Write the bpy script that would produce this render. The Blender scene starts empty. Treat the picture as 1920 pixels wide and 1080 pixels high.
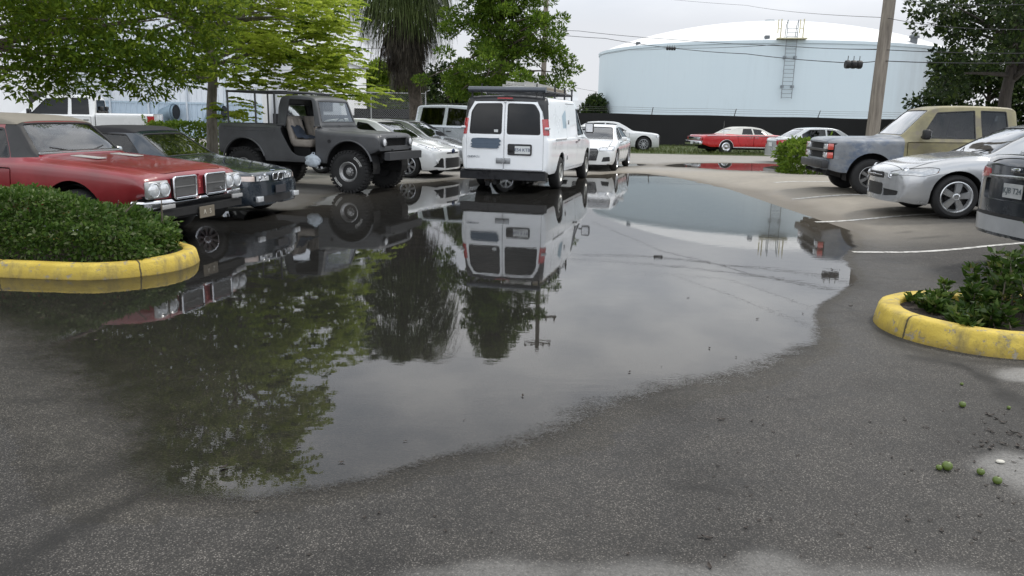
import bpy, bmesh, math, random
import numpy as np
from mathutils import Vector, Matrix, Euler
from mathutils.geometry import tessellate_polygon
PI = math.pi
sc = bpy.context.scene
COL = sc.collection
rng = np.random.default_rng(7)
random.seed(7)

# ------------------------------------------------------------------ camera
CAM_Z, FPX, PITCH, ROLL = 1.6, 1456.0, math.radians(12.43), math.radians(1.2)
CAM_ROT = (Matrix.Rotation(PI/2 - PITCH, 3, 'X') @ Matrix.Rotation(ROLL, 3, 'Z'))
cam_d = bpy.data.cameras.new('camera')
cam_d.sensor_width = 36.0
cam_d.lens = 36.0*FPX/1920.0
cam_d.clip_start = 0.05
cam_d.clip_end = 4000
cam = bpy.data.objects.new('camera', cam_d)
COL.objects.link(cam)
cam.matrix_world = Matrix.Translation((0, 0, CAM_Z)) @ CAM_ROT.to_4x4()
sc.camera = cam

def ray(px, py):
    return CAM_ROT @ Vector(((px-960)/FPX, (540-py)/FPX, -1.0))
def G(px, py, z=0.0):
    """ground point seen at a photo pixel"""
    d = ray(px, py); t = (z-CAM_Z)/d.z
    return (d.x*t, d.y*t)
def AT(px, py, Y):
    """world point at depth Y seen at a photo pixel"""
    d = ray(px, py); t = Y/d.y
    return Vector((d.x*t, Y, CAM_Z + d.z*t))

def proj(p):
    q = CAM_ROT.transposed() @ (Vector(p)-Vector((0, 0, CAM_Z)))
    return (960+FPX*q.x/-q.z, 540-FPX*q.y/-q.z)

# ------------------------------------------------------------------ numeric helpers
def pchip(pts):
    pts = sorted(pts); x = np.array([p[0] for p in pts], float); y = np.array([p[1] for p in pts], float)
    n = len(x)
    if n == 1:
        return lambda q: np.full_like(np.asarray(q, float), y[0])
    h = np.diff(x); dl = np.diff(y)/h
    m = np.zeros(n)
    for i in range(1, n-1):
        if dl[i-1]*dl[i] > 0:
            w1, w2 = 2*h[i]+h[i-1], h[i]+2*h[i-1]
            m[i] = (w1+w2)/(w1/dl[i-1]+w2/dl[i])
    m[0], m[-1] = dl[0], dl[-1]
    def f(q):
        q = np.clip(np.asarray(q, float), x[0], x[-1])
        i = np.clip(np.searchsorted(x, q, side='right')-1, 0, n-2)
        t = (q-x[i])/h[i]
        return ((2*t**3-3*t**2+1)*y[i] + (t**3-2*t**2+t)*h[i]*m[i] + (-2*t**3+3*t**2)*y[i+1] + (t**3-t**2)*h[i]*m[i+1])
    return f

def smooth(a, b, v):
    t = np.clip((np.asarray(v, float)-a)/(b-a), 0, 1)
    return t*t*(3-2*t)

def vnoise(x, y, seed=0):
    """value noise on numpy arrays"""
    x = np.asarray(x, float); y = np.asarray(y, float)
    xi = np.floor(x).astype(np.int64); yi = np.floor(y).astype(np.int64)
    xf, yf = x-xi, y-yi
    def hsh(a, b):
        v = (a*374761393 + b*668265263 + seed*1442695041) & 0xffffffff
        v = ((v ^ (v >> 13))*1274126177) & 0xffffffff
        return ((v ^ (v >> 16)) & 0xffff)/65535.0
    u, v = xf*xf*(3-2*xf), yf*yf*(3-2*yf)
    return (hsh(xi, yi)*(1-u)+hsh(xi+1, yi)*u)*(1-v) + (hsh(xi, yi+1)*(1-u)+hsh(xi+1, yi+1)*u)*v
def fbm(x, y, seed=0, o=4):
    s, a, t = 0, 0.5, 0
    for k in range(o):
        s = s + a*vnoise(x*2**k, y*2**k, seed+k); t += a; a *= .5
    return s/t

# ------------------------------------------------------------------ objects
def mesh_obj(name, bm, mat, parent=None, smooth_=False, sharp=None, free=True):
    me = bpy.data.meshes.new(name)
    bm.to_mesh(me)
    if free: bm.free()
    for m in (mat if isinstance(mat, (list, tuple)) else [mat]):
        me.materials.append(m)
    if smooth_:
        me.polygons.foreach_set('use_smooth', [True]*len(me.polygons))
        if sharp is not None and hasattr(me, 'set_sharp_from_angle'):
            me.set_sharp_from_angle(angle=math.radians(sharp))
    o = bpy.data.objects.new(name, me)
    COL.objects.link(o)
    if parent is not None: o.parent = parent
    return o

def empty(name, loc=(0, 0, 0), rz=0.0):
    o = bpy.data.objects.new(name, None)
    COL.objects.link(o)
    o.location = loc; o.rotation_euler = (0, 0, rz)
    o.empty_display_size = .2
    return o

def tag(o, label=None, cat=None, group=None, kind=None):
    if label: o['label'] = label
    if cat: o['category'] = cat
    if group: o['group'] = group
    if kind: o['kind'] = kind
    return o

def arr_mesh(name, verts, faces_n, mat, parent=None, mat_idx=None, smooth_=False):
    """verts (N,k,3): N separate k-gons"""
    N, k = verts.shape[0], verts.shape[1]
    me = bpy.data.meshes.new(name)
    me.vertices.add(N*k); me.vertices.foreach_set('co', verts.reshape(-1).astype(np.float32))
    me.loops.add(N*k); me.loops.foreach_set('vertex_index', np.arange(N*k, dtype=np.int32))
    me.polygons.add(N); me.polygons.foreach_set('loop_start', np.arange(0, N*k, k, dtype=np.int32))
    for m in (mat if isinstance(mat, (list, tuple)) else [mat]): me.materials.append(m)
    if mat_idx is not None: me.polygons.foreach_set('material_index', mat_idx.astype(np.int32))
    me.update(calc_edges=True)
    o = bpy.data.objects.new(name, me); COL.objects.link(o)
    if parent is not None: o.parent = parent
    return o

def add_box(bm, c, s, rz=0.0, bevel=0.0, rot=None, taper=None):
    """box centred at c, full size s"""
    vs = []
    M = rot if rot is not None else Matrix.Rotation(rz, 3, 'Z')
    for sx in (-1, 1):
        for sy in (-1, 1):
            for sz in (-1, 1):
                p = Vector((sx*s[0]/2, sy*s[1]/2, sz*s[2]/2))
                if taper and sz > 0: p.x *= taper[0]; p.y *= taper[1]
                vs.append(bm.verts.new(Vector(c) + M @ p))
    idx = [(0, 1, 3, 2), (4, 6, 7, 5), (0, 4, 5, 1), (2, 3, 7, 6), (0, 2, 6, 4), (1, 5, 7, 3)]
    fs = [bm.faces.new([vs[i] for i in q]) for q in idx]
    if bevel > 0:
        es = list({e for f in fs for e in f.edges})
        bmesh.ops.bevel(bm, geom=es, offset=bevel, segments=2, affect='EDGES', profile=.5)
    return fs

def add_tube(bm, pts, r, n=8, cap=True):
    """tube through points with radius r (number or list)"""
    pts = [Vector(p) for p in pts]
    rs = r if isinstance(r, (list, tuple)) else [r]*len(pts)
    rings = []
    up = Vector((0, 0, 1))
    prev = None
    for i, p in enumerate(pts):
        d = (pts[min(i+1, len(pts)-1)] - pts[max(i-1, 0)])
        if d.length < 1e-9: d = Vector((0, 0, 1))
        d.normalize()
        if prev is None:
            a = d.cross(up)
            if a.length < .05: a = d.cross(Vector((1, 0, 0)))
        else:
            a = prev - d*prev.dot(d)
            if a.length < 1e-6: a = d.cross(up)
        a.normalize(); prev = a
        b = d.cross(a)
        rings.append([bm.verts.new(p + (a*math.cos(2*PI*k/n) + b*math.sin(2*PI*k/n))*rs[i]) for k in range(n)])
    for i in range(len(rings)-1):
        for k in range(n):
            bm.faces.new((rings[i][k], rings[i][(k+1) % n], rings[i+1][(k+1) % n], rings[i+1][k]))
    if cap:
        bm.faces.new(rings[0][::-1]); bm.faces.new(rings[-1])

def add_lathe(bm, prof, n=32, axis='Z', c=(0, 0, 0), closed=False):
    """prof: (r, h) list"""
    c = Vector(c); rings = []
    def P(r, h, a):
        x, y = r*math.cos(a), r*math.sin(a)
        return c + (Vector((x, y, h)) if axis == 'Z' else (Vector((x, h, y)) if axis == 'Y' else Vector((h, x, y))))
    for r, h in prof:
        if r < 1e-6: rings.append([bm.verts.new(P(0, h, 0))])
        else: rings.append([bm.verts.new(P(r, h, 2*PI*k/n)) for k in range(n)])
    prs = list(zip(rings[:-1], rings[1:]))
    if closed: prs.append((rings[-1], rings[0]))
    for A, B in prs:
        for k in range(n):
            k2 = (k+1) % n
            if len(A) == 1 and len(B) == 1: continue
            if len(A) == 1: bm.faces.new((A[0], B[k2], B[k]))
            elif len(B) == 1: bm.faces.new((A[k], A[k2], B[0]))
            else: bm.faces.new((A[k], A[k2], B[k2], B[k]))
    return rings

def add_prism(bm, poly, h0, h1, axis='Z', M=None):
    """extruded 2D polygon (may be concave) between h0 and h1"""
    def P(p, h):
        v = Vector((p[0], p[1], h)) if axis == 'Z' else (Vector((p[0], h, p[1])) if axis == 'Y' else Vector((h, p[0], p[1])))
        return M @ v if M is not None else v
    a = [bm.verts.new(P(p, h0)) for p in poly]
    b = [bm.verts.new(P(p, h1)) for p in poly]
    n = len(poly)
    for i in range(n):
        bm.faces.new((a[i], a[(i+1) % n], b[(i+1) % n], b[i]))
    for t in tessellate_polygon([[Vector((p[0], p[1], 0)) for p in poly]]):
        try:
            bm.faces.new([a[i] for i in t]); bm.faces.new([b[i] for i in reversed(t)])
        except ValueError: pass
    bmesh.ops.recalc_face_normals(bm, faces=list(bm.faces))

def rnd(poly, r, n=4):
    """round the corners of a convex 2D/3D polygon"""
    out = []; m = len(poly); V = [Vector(p) for p in poly]
    for i in range(m):
        p, a, b = V[i], V[i-1], V[(i+1) % m]
        ra = min(r, .45*(a-p).length); rb = min(r, .45*(b-p).length)
        s = p + (a-p).normalized()*ra; e = p + (b-p).normalized()*rb
        for k in range(n+1):
            t = k/n
            out.append((1-t)**2*s + 2*t*(1-t)*p + t*t*e)
    return out

def text_mesh(s, size, depth=.002):
    cu = bpy.data.curves.new('lettering', 'FONT'); cu.body = s; cu.size = size; cu.align_x = 'CENTER'; cu.align_y = 'CENTER'; cu.extrude = depth
    o = bpy.data.objects.new('lettering', cu); COL.objects.link(o)
    me = bpy.data.meshes.new_from_object(o)
    bpy.data.objects.remove(o); bpy.data.curves.remove(cu)
    return me

def recalc(bm): bmesh.ops.recalc_face_normals(bm, faces=list(bm.faces))
# ------------------------------------------------------------------ materials
MATS = {}
class NT:
    def __init__(s, name):
        s.m = bpy.data.materials.new(name); s.m.use_nodes = True
        s.t = s.m.node_tree; s.t.nodes.clear()
        s.out = s.t.nodes.new('ShaderNodeOutputMaterial')
    def n(s, typ, **kw):
        nd = s.t.nodes.new('ShaderNode'+typ)
        for k, v in kw.items():
            if k in nd.inputs.keys(): s.set(nd.inputs[k], v)
            else: setattr(nd, k, v)
        return nd
    def set(s, sock, v):
        if hasattr(v, 'is_output') or isinstance(v, bpy.types.NodeSocket): s.t.links.new(v, sock)
        else:
            if sock.type == 'RGBA' and isinstance(v, (tuple, list)) and len(v) == 3: v = (*v, 1)
            sock.default_value = v
    def link(s, a, b): s.t.links.new(a, b)
    def coord(s, scale=None, kind='Object'):
        c = s.n('TexCoord').outputs[kind]
        if scale is not None:
            mp = s.n('Mapping'); s.link(c, mp.inputs['Vector']); mp.inputs['Scale'].default_value = scale if isinstance(scale, (tuple, list)) else (scale,)*3
            return mp.outputs[0]
        return c
    def noise(s, vec, scale, detail=4, rough=.55, out='Fac'):
        nd = s.n('TexNoise'); s.link(vec, nd.inputs['Vector'])
        nd.inputs['Scale'].default_value = scale; nd.inputs['Detail'].default_value = detail; nd.inputs['Roughness'].default_value = rough
        return nd.outputs[out]
    def ramp(s, fac, stops, interp='LINEAR'):
        nd = s.n('ValToRGB'); s.link(fac, nd.inputs[0]); cr = nd.color_ramp; cr.interpolation = interp
        while len(cr.elements) < len(stops): cr.elements.new(.5)
        for e, (p, c) in zip(cr.elements, stops):
            e.position = p; e.color = (*c, 1) if isinstance(c, (tuple, list)) else (c, c, c, 1)
        return nd.outputs[0]
    def mix(s, fac, a, b, mode='MIX'):
        nd = s.n('MixRGB', blend_type=mode)
        s.set(nd.inputs[0], fac); s.set(nd.inputs[1], a); s.set(nd.inputs[2], b)
        return nd.outputs[0]
    def math(s, op, a, b=0.0, clamp=False):
        nd = s.n('Math', operation=op, use_clamp=clamp); s.set(nd.inputs[0], a); s.set(nd.inputs[1], b); return nd.outputs[0]
    def bump(s, h, strength, dist=.01):
        nd = s.n('Bump'); s.link(h, nd.inputs['Height']); nd.inputs['Strength'].default_value = strength; nd.inputs['Distance'].default_value = dist
        return nd.outputs[0]
    def pbr(s, **kw):
        p = s.n('BsdfPrincipled')
        al = {'color': 'Base Color', 'rough': 'Roughness', 'metal': 'Metallic', 'normal': 'Normal', 'coat': 'Coat Weight', 'coatr': 'Coat Roughness', 'spec': 'Specular IOR Level'}
        for k, v in kw.items(): s.set(p.inputs[al[k]], v)
        s.link(p.outputs[0], s.out.inputs[0]); return p

def simple(name, col, rough=.5, metal=0.0, var=.12, scale=6.0, bump=0.0, coat=0.0, spec=.5):
    """plain surface with slight procedural unevenness"""
    if name in MATS: return MATS[name]
    t = NT(name); v = t.coord()
    nz = t.noise(v, scale, 5)
    c = t.mix(nz, tuple(x*(1-var) for x in col), tuple(min(1, x*(1+var)) for x in col))
    kw = dict(color=c, metal=metal, coat=coat, spec=spec)
    kw['rough'] = t.ramp(nz, [(.3, max(0, rough-.06)), (.7, min(1, rough+.06))])
    if bump: kw['normal'] = t.bump(t.noise(v, scale*8, 4), bump, .01)
    t.pbr(**kw); MATS[name] = t.m
    return t.m

def paint(name, col, rough=.28, metal=0.0, dirt=.35, dirtcol=(.16, .14, .12), fade=.1, coat=.8, blotch=None):
    """car paint: clear coat, uneven fading, road dirt gathering low down and in blotches"""
    if name in MATS: return MATS[name]
    t = NT(name); v = t.coord()
    n1 = t.noise(v, 1.7, 6, .6); n2 = t.noise(v, 9, 5, .6)
    base = t.mix(t.ramp(n1, [(.3, 0), (.72, 1)]), tuple(x*(1-fade) for x in col), tuple(min(1, x*(1+fade)+.01*fade) for x in col))
    sep = t.n('SeparateXYZ'); t.link(v, sep.inputs[0])
    low = t.n('MapRange'); t.link(sep.outputs['Z'], low.inputs['Value'])
    low.inputs['From Min'].default_value = .75; low.inputs['From Max'].default_value = .2; low.clamp = True
    d = t.math('MULTIPLY', low.outputs[0], t.ramp(n2, [(.35, .25), (.7, 1)]))
    d = t.math('ADD', t.math('MULTIPLY', d, dirt), t.math('MULTIPLY', t.ramp(n2, [(.55, 0), (.8, 1)]), dirt*.25), True)
    c = t.mix(d, base, dirtcol)
    if blotch:
        for (bc, sc_, lo, hi, k) in blotch:
            c = t.mix(t.math('MULTIPLY', t.ramp(t.noise(t.coord((1, 1, 1.6)), sc_, 7, .68), [(lo, 0), (hi, 1)]), k), c, bc)
    r = t.math('ADD', t.math('MULTIPLY', d, .45), t.ramp(n1, [(.3, rough-.05), (.7, rough+.08)]), True)
    t.pbr(color=c, rough=r, metal=metal, coat=coat, coatr=.08)
    MATS[name] = t.m
    return t.m

def glass(name, tint=(.5, .55, .55), refl=1.0, dust=.35):
    if name in MATS: return MATS[name]
    t = NT(name); v = t.coord()
    fr = t.n('Fresnel'); fr.inputs['IOR'].default_value = 1.55
    nrm = t.bump(t.noise(v, 3, 2), .02, .02)
    t.link(nrm, fr.inputs['Normal'])
    f = t.math('MULTIPLY', fr.outputs[0], 1.25*refl, True)
    f = t.math('ADD', f, .02 if refl >= 1 else .004, True)
    dn = t.ramp(t.noise(v, 5, 6, .65), [(.45, 0), (.8, .25)])
    tr = t.n('BsdfTransparent', Color=tint); gl = t.n('BsdfGlossy'); gl.inputs['Roughness'].default_value = .03
    gl.inputs['Color'].default_value = (.95, .97, 1, 1)
    t.link(nrm, gl.inputs['Normal'])
    df = t.n('BsdfDiffuse', Color=(.3, .3, .28))
    m0 = t.n('MixShader'); t.set(m0.inputs[0], t.math('MULTIPLY', dn, dust)); t.link(tr.outputs[0], m0.inputs[1]); t.link(df.outputs[0], m0.inputs[2])
    m1 = t.n('MixShader'); t.link(f, m1.inputs[0]); t.link(m0.outputs[0], m1.inputs[1]); t.link(gl.outputs[0], m1.inputs[2])
    t.link(m1.outputs[0], t.out.inputs[0]); MATS[name] = t.m
    return t.m

def leafmat(name, stops, trans=.35, rough=.5, spec=.18):
    """leaf surface: colour differs leaf by leaf, light shines through"""
    if name in MATS: return MATS[name]
    t = NT(name)
    ri = t.n('NewGeometry').outputs['Random Per Island']
    c = t.ramp(ri, stops)
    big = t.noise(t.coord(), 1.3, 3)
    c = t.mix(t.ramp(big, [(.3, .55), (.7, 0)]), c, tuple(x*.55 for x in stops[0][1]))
    p = t.n('BsdfPrincipled'); t.link(c, p.inputs['Base Color']); p.inputs['Roughness'].default_value = rough; p.inputs['Specular IOR Level'].default_value = spec
    tl = t.n('BsdfTranslucent'); t.link(t.mix(.5, c, (.35, .45, .05), 'MIX') if trans > .5 else c, tl.inputs['Color'])
    m = t.n('MixShader'); m.inputs[0].default_value = trans
    t.link(p.outputs[0], m.inputs[1]); t.link(tl.outputs[0], m.inputs[2]); t.link(m.outputs[0], t.out.inputs[0])
    MATS[name] = t.m
    return t.m

def bark(name, a, b, sc_=(18, 18, 3)):
    if name in MATS: return MATS[name]
    t = NT(name); v = t.coord(sc_); n = t.noise(v, 1.0, 6, .65)
    t.pbr(color=t.ramp(n, [(.3, a), (.7, b)]), rough=.9, normal=t.bump(n, .6, .03)); MATS[name] = t.m
    return t.m

RUBBER = simple('tyre_rubber', (.011, .011, .0115), .8, var=.35, scale=14)
CHROME = simple('chrome', (.62, .63, .65), .16, 1.0, var=.15, scale=9)
ALLOY = simple('alloy', (.46, .47, .49), .33, .85, var=.2, scale=12)
DARK = simple('dark_trim', (.010, .010, .011), .55, var=.3)
BLACK = simple('underbody_black', (.004, .004, .0045), .85)
INTER = simple('interior_dark', (.015, .015, .016), .8)
INTGREY = simple('interior_grey', (.05, .05, .05), .85)
REDLENS = simple('red_lens', (.38, .012, .015), .14, var=.2, coat=1)
AMBER = simple('amber_lens', (.5, .16, .04), .16, coat=1)
CLEARLENS = simple('lamp_lens', (.62, .64, .66), .1, .35, var=.2, scale=20, coat=1)
PLATE = simple('plate_white', (.6, .62, .62), .45)
GLASS = glass('window_glass', (.50, .55, .56), 1.3)
SIDEG = glass('side_glass', (.26, .28, .29), .6, .12)
TINT = glass('tinted_glass', (.016, .018, .021), .42, .04)
# ------------------------------------------------------------------ vehicle builder
WHEELS = {}
def wheel_meshes(r, w, rr, style, rimmat, tread=False, letters=False):
    key = (r, w, rr, style, rimmat.name, tread, letters)
    if key in WHEELS: return WHEELS[key]
    bm = bmesh.new()
    h = w/2
    prof = [(rr-.03, -h+.03), (rr, -h+.01), (rr+.012, -h), ((r+rr)/2, -h-.006), (r-.035, -h+.004), (r-.012, -h+.025), (r, -h+.055),
            (r+.002, 0), (r, h-.055), (r-.012, h-.025), (r-.035, h-.004), ((r+rr)/2, h+.006), (rr+.012, h), (rr, h-.01), (rr-.03, h-.03)]
    add_lathe(bm, prof, 40, 'Y')
    if tread:
        for k in range(34):
            a = 2*PI*k/34
            for sgn in (-1, 1):
                M = Matrix.Rotation(a + (.09 if sgn > 0 else 0), 3, 'Y')
                add_box(bm, M @ Vector((r+.004, sgn*(h-.045), 0)), (.02, .10, .05), rot=M, bevel=.004)
                M2 = Matrix.Rotation(a+.045, 3, 'Y')
                add_box(bm, M2 @ Vector((r+.003, sgn*.035, 0)), (.016, .055, .045), rot=M2)
                add_box(bm, M @ Vector((r-.022, sgn*(h-.002), 0)), (.045, .022, .04), rot=M)
    else:
        for yy in (-.3, 0, .3):
            pass
    recalc(bm)
    tyre = bpy.data.meshes.new('tyre'); bm.to_mesh(tyre); bm.free(); tyre.materials.append(RUBBER)
    tyre.polygons.foreach_set('use_smooth', [True]*len(tyre.polygons)); tyre.set_sharp_from_angle(angle=.7)
    # rim
    bm = bmesh.new()
    add_lathe(bm, [(rr-.004, -h+.02), (rr-.004, h-.02), (rr+.004, h-.004), (rr-.008, h+.003), (rr-.018, h-.01), (rr-.03, h-.035), (rr-.045, h-.06)], 40, 'Y')
    def spoke(n, w0, w1, y0, y1, r0, r1, off=0.0):
        for k in range(n):
            M = Matrix.Rotation(2*PI*k/n+off, 3, 'Y')
            V = []
            for (rad, wd, yy) in ((r0, w0, y0), (r1, w1, y1)):
                for sx in (-1, 1):
                    for dy in (-.03, 0):
                        V.append(bm.verts.new(M @ Vector((rad, yy+dy, sx*wd/2*(1 if dy < 0 else .8)))))
            q = [(0, 1, 3, 2), (4, 6, 7, 5), (0, 4, 5, 1), (2, 3, 7, 6), (1, 5, 7, 3), (0, 2, 6, 4)]
            for f in q: bm.faces.new([V[i] for i in f])
    hubr = .05
    if style == 'alloy5':
        spoke(5, .085, .125, h-.012, h-.02, .03, rr-.012)
    elif style == 'alloy10':
        spoke(10, .03, .035, h-.02, h-.015, .04, rr-.015)
    elif style == 'alloy15':
        spoke(7, .03, .03, h-.025, h-.012, .04, rr-.012, .10); spoke(7, .03, .03, h-.025, h-.012, .04, rr-.012, -.10)
    elif style == 'alloy6':
        spoke(6, .06, .085, h-.03, h-.02, .03, rr-.015)
    elif style == 'slot8':
        add_lathe(bm, [(rr-.02, h-.02), (rr-.05, h-.05), (rr-.055, h-.085)], 40, 'Y')
        spoke(8, .045, .085, h-.07, h-.085, .05, rr-.045)
        add_lathe(bm, [(.0, h-.02), (.035, h-.02), (.05, h-.03), (.055, h-.075)], 20, 'Y'); hubr = 0
    elif style == 'steel':
        add_lathe(bm, [(rr-.03, h-.03), (rr-.06, h-.055), (.11, h-.04), (.085, h-.03), (.08, h-.06), (.045, h-.06), (.045, h-.01), (0, h-.01)], 32, 'Y'); hubr = 0
    elif style == 'cap':
        add_lathe(bm, [(rr-.01, h-.01), (rr-.04, h+.006), (rr-.09, h-.008), (.07, h-.002), (.05, h+.022), (0, h+.03)], 32, 'Y'); hubr = 0
    if hubr:
        add_lathe(bm, [(hubr+.02, h-.05), (hubr+.012, h-.014), (hubr-.008, h-.006), (hubr-.012, h-.01), (0, h-.008)], 24, 'Y')
    if style in ('alloy5', 'alloy6', 'slot8', 'alloy10'):
        for k in range(5):
            a = 2*PI*k/5+.3
            add_lathe(bm, [(.009, h-.02), (.009, h-.002), (0, h-.002)], 8, 'Y', c=(.042*math.cos(a), 0, .042*math.sin(a)))
    recalc(bm)
    rim = bpy.data.meshes.new('rim'); bm.to_mesh(rim); bm.free(); rim.materials.append(rimmat)
    rim.polygons.foreach_set('use_smooth', [True]*len(rim.polygons)); rim.set_sharp_from_angle(angle=.6)
    # drum behind the spokes
    bm = bmesh.new()
    add_lathe(bm, [(0, -h+.02), (rr-.03, -h+.02), (rr-.03, h-.10), (.16, h-.10), (.15, h-.075), (0, h-.075)], 32, 'Y')
    recalc(bm)
    drum = bpy.data.meshes.new('wheel'); bm.to_mesh(drum); bm.free(); drum.materials.append(DARK)
    let = None
    if letters:
        bm = bmesh.new()
        for (a0, cnt) in ((PI*.80, 7), (PI*.80-PI*1.0, 7)):
            for k in range(cnt):
                a = a0 - k*.105
                M = Matrix.Rotation(-a, 3, 'Y'); rm = (r+rr)/2+.012
                for (dx, dz, sx, sz) in ((-.018, 0, .008, .028), (.018, 0, .008, .028), (0, -.011, .03, .007), (0, .011, .03, .007))[: (4 if k % 3 else 3)]:
                    add_box(bm, M @ Vector((rm+dx, h+.006, dz)), (sx, .005, sz), rot=M)
        let = bpy.data.meshes.new('raised_lettering'); bm.to_mesh(let); bm.free(); let.materials.append(simple('tyre_white', (.55, .55, .53), .7))
    WHEELS[key] = (drum, tyre, rim, let)
    return WHEELS[key]

class Car:
    def __init__(s, name, label, cat, loc, heading, L, group=None):
        s.root = empty(name, loc, math.radians(heading)); tag(s.root, label, cat, group)
        s.L = L; s.bm = None; s.mats = []
    def X(s, u): return s.L/2 - u
    def P(s, u, y, z): return Vector((s.L/2-u, y, z))
    # -- body surface lofted from profile curves; u runs from the front bumper back
    def loft(s, top, belt, bot, wid, rail, crown=.05, bw=.955, sw=.93, mz=.62, shoulder=.035, nose=None, tail=None, bow=(.12, .08), fall=(.5, .4),
             corner=((.3, .10), (.25, .08)), u0=0.0, u1=None, nu=44, roofround=1.0):
        L1 = s.L if u1 is None else u1
        us = list(np.linspace(u0, L1, nu)) + [u0+d for d in (.012, .035, .07, .12, .18)] + [L1-d for d in (.012, .035, .07, .12, .18)]
        for c in (top, belt, rail): us += [p[0] for p in c if u0 < p[0] < L1]
        us = sorted(us); k = [us[0]]
        for u in us[1:]:
            if u-k[-1] > .01: k.append(u)
        if L1 - k[-1] > 1e-6: k[-1] = L1
        us = np.array(k)
        fT, fB, fb, fW, fR = pchip(top), pchip(belt), pchip(bot), pchip(wid), pchip(rail)
        fC = pchip(crown) if isinstance(crown, list) else (lambda q: np.full_like(q, crown))
        T, B, bo, W, R, C = fT(us), fB(us), fb(us), fW(us), fR(us), fC(us)
        (rf, af), (rb, ab) = corner
        def cr(d, r, a): return a*(1-np.sqrt(np.clip(1-np.clip(1-d/r, 0, 1)**2.2, 0, 1)))
        cut = cr(us-u0, rf, af)+cr(L1-us, rb, ab)
        W = W-cut; R = np.minimum(R, W*bw-.03)
        B = np.minimum(B, T-.012)
        sub = [2, 1, 2, 4, 4, 3, 2, 6, 2, 4, 5]
        rings = []
        for i in range(len(us)):
            h = B[i]-bo[i]; rz = max(T[i]-C[i], B[i]+.004); tt = T[i]; W_ = W[i]; Wb = W_*bw
            p6 = (Wb-shoulder, B[i]); p8 = (R[i], rz)
            pts = [(0, bo[i]), (W_*sw-.06, bo[i]), (W_*sw-.01, bo[i]+.02), (W_*(sw*.4+.6), bo[i]+.22*h), (W_, bo[i]+mz*h), (Wb+.012, B[i]-min(.05, .3*h)),
                   p6, (p6[0]+(p8[0]-p6[0])*.92, p6[1]+(p8[1]-p6[1])*.90), (R[i]-.02*roofround, rz+.45*(tt-rz)), (R[i]*.72, tt-.16*(tt-rz)), (R[i]*.35, tt-.03*(tt-rz)), (0, tt)]
            A = np.array(pts); d = np.maximum(np.sqrt((np.diff(A, axis=0)**2).sum(1)), 1e-4); t = np.concatenate([[0], np.cumsum(d)])
            q = np.concatenate([np.linspace(t[j], t[j+1], sub[j], endpoint=False) for j in range(len(d))]+[[t[-1]]])
            y = pchip(list(zip(t, A[:, 0])))(q); z = pchip(list(zip(t, A[:, 1])))(q)
            rings.append((y, z))
        m = len(rings[0][0])-1
        bm = bmesh.new()
        nf = pchip(nose) if nose else None; tf = pchip(tail) if tail else None
        def place(u, y, z, Wh):
            df = math.exp(-((u-u0)/fall[0])**2); dr = math.exp(-((L1-u)/fall[1])**2)
            x = u; q = (abs(y)/max(Wh, .1))**2.4
            x += df*(bow[0]*q + (float(nf(z)) if nf else 0)); x -= dr*(bow[1]*q + (float(tf(z)) if tf else 0))
            return Vector((s.L/2-x, y, z))
        V = []
        for i, u in enumerate(us):
            y, z = rings[i]; Wh = fW(np.array([u]))[0]
            l = [bm.verts.new(place(u, y[j], z[j], Wh)) for j in range(m+1)]
            r = [l[0]] + [bm.verts.new(place(u, -y[j], z[j], Wh)) for j in range(1, m)] + [l[m]]
            V.append((l, r))
        for i in range(len(us)-1):
            for j in range(m):
                a, b = V[i][0], V[i+1][0]; bm.faces.new((a[j], b[j], b[j+1], a[j+1]))
                a, b = V[i][1], V[i+1][1]; bm.faces.new((a[j], a[j+1], b[j+1], b[j]))
        nc = 14
        for i, u in ((0, us[0]), (len(us)-1, us[-1])):
            y, z = rings[i]; Wh = fW(np.array([u]))[0]; l, r = V[i]
            grid = []
            for j in range(m+1):
                if j in (0, m): grid.append([l[j]]*(nc+1)); continue
                grid.append([l[j]]+[bm.verts.new(place(u, y[j]*(1-2*k/nc), z[j], Wh)) for k in range(1, nc)]+[r[j]])
            for j in range(m):
                for k in range(nc):
                    q = []
                    for v in (grid[j][k], grid[j][k+1], grid[j+1][k+1], grid[j+1][k]):
                        if v not in q: q.append(v)
                    if len(q) > 2:
                        try: bm.faces.new(q)
                        except ValueError: pass
        bmesh.ops.remove_doubles(bm, verts=list(bm.verts), dist=.0008)
        recalc(bm)
        s.bm = bm
        return s
    # -- cut a convex outline into the surface, seen along `view`
    def cut(s, pts, view, faces=None, shrink=0.0, filt=.15, side=0, near=None):
        bm = s.bm; bm.normal_update()
        view = Vector(view).normalized(); up = Vector((0, 0, 1)) if abs(view.z) < .9 else Vector((1, 0, 0))
        e1 = up.cross(view).normalized(); e2 = view.cross(e1)
        pts = [Vector(p) for p in pts]; Q = [Vector((p.dot(e1), p.dot(e2))) for p in pts]
        ar = sum(Q[i-1].x*Q[i].y-Q[i].x*Q[i-1].y for i in range(len(Q)))
        if ar < 0: Q = Q[::-1]
        x0, x1 = min(q.x for q in Q), max(q.x for q in Q); y0, y1 = min(q.y for q in Q), max(q.y for q in Q)
        if faces is None:
            faces = []
            dm = sum(p.dot(view) for p in pts)/len(pts)
            for f in bm.faces:
                if filt is not None and f.normal.dot(view) < filt: continue
                c = f.calc_center_median()
                if side and c.y*side < 0: continue
                if near is not None and abs(c.dot(view)-dm) > near: continue
                a = [v.co.dot(e1) for v in f.verts]; b = [v.co.dot(e2) for v in f.verts]
                if max(a) < x0 or min(a) > x1 or max(b) < y0 or min(b) > y1: continue
                faces.append(f)
        rest = []
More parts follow.
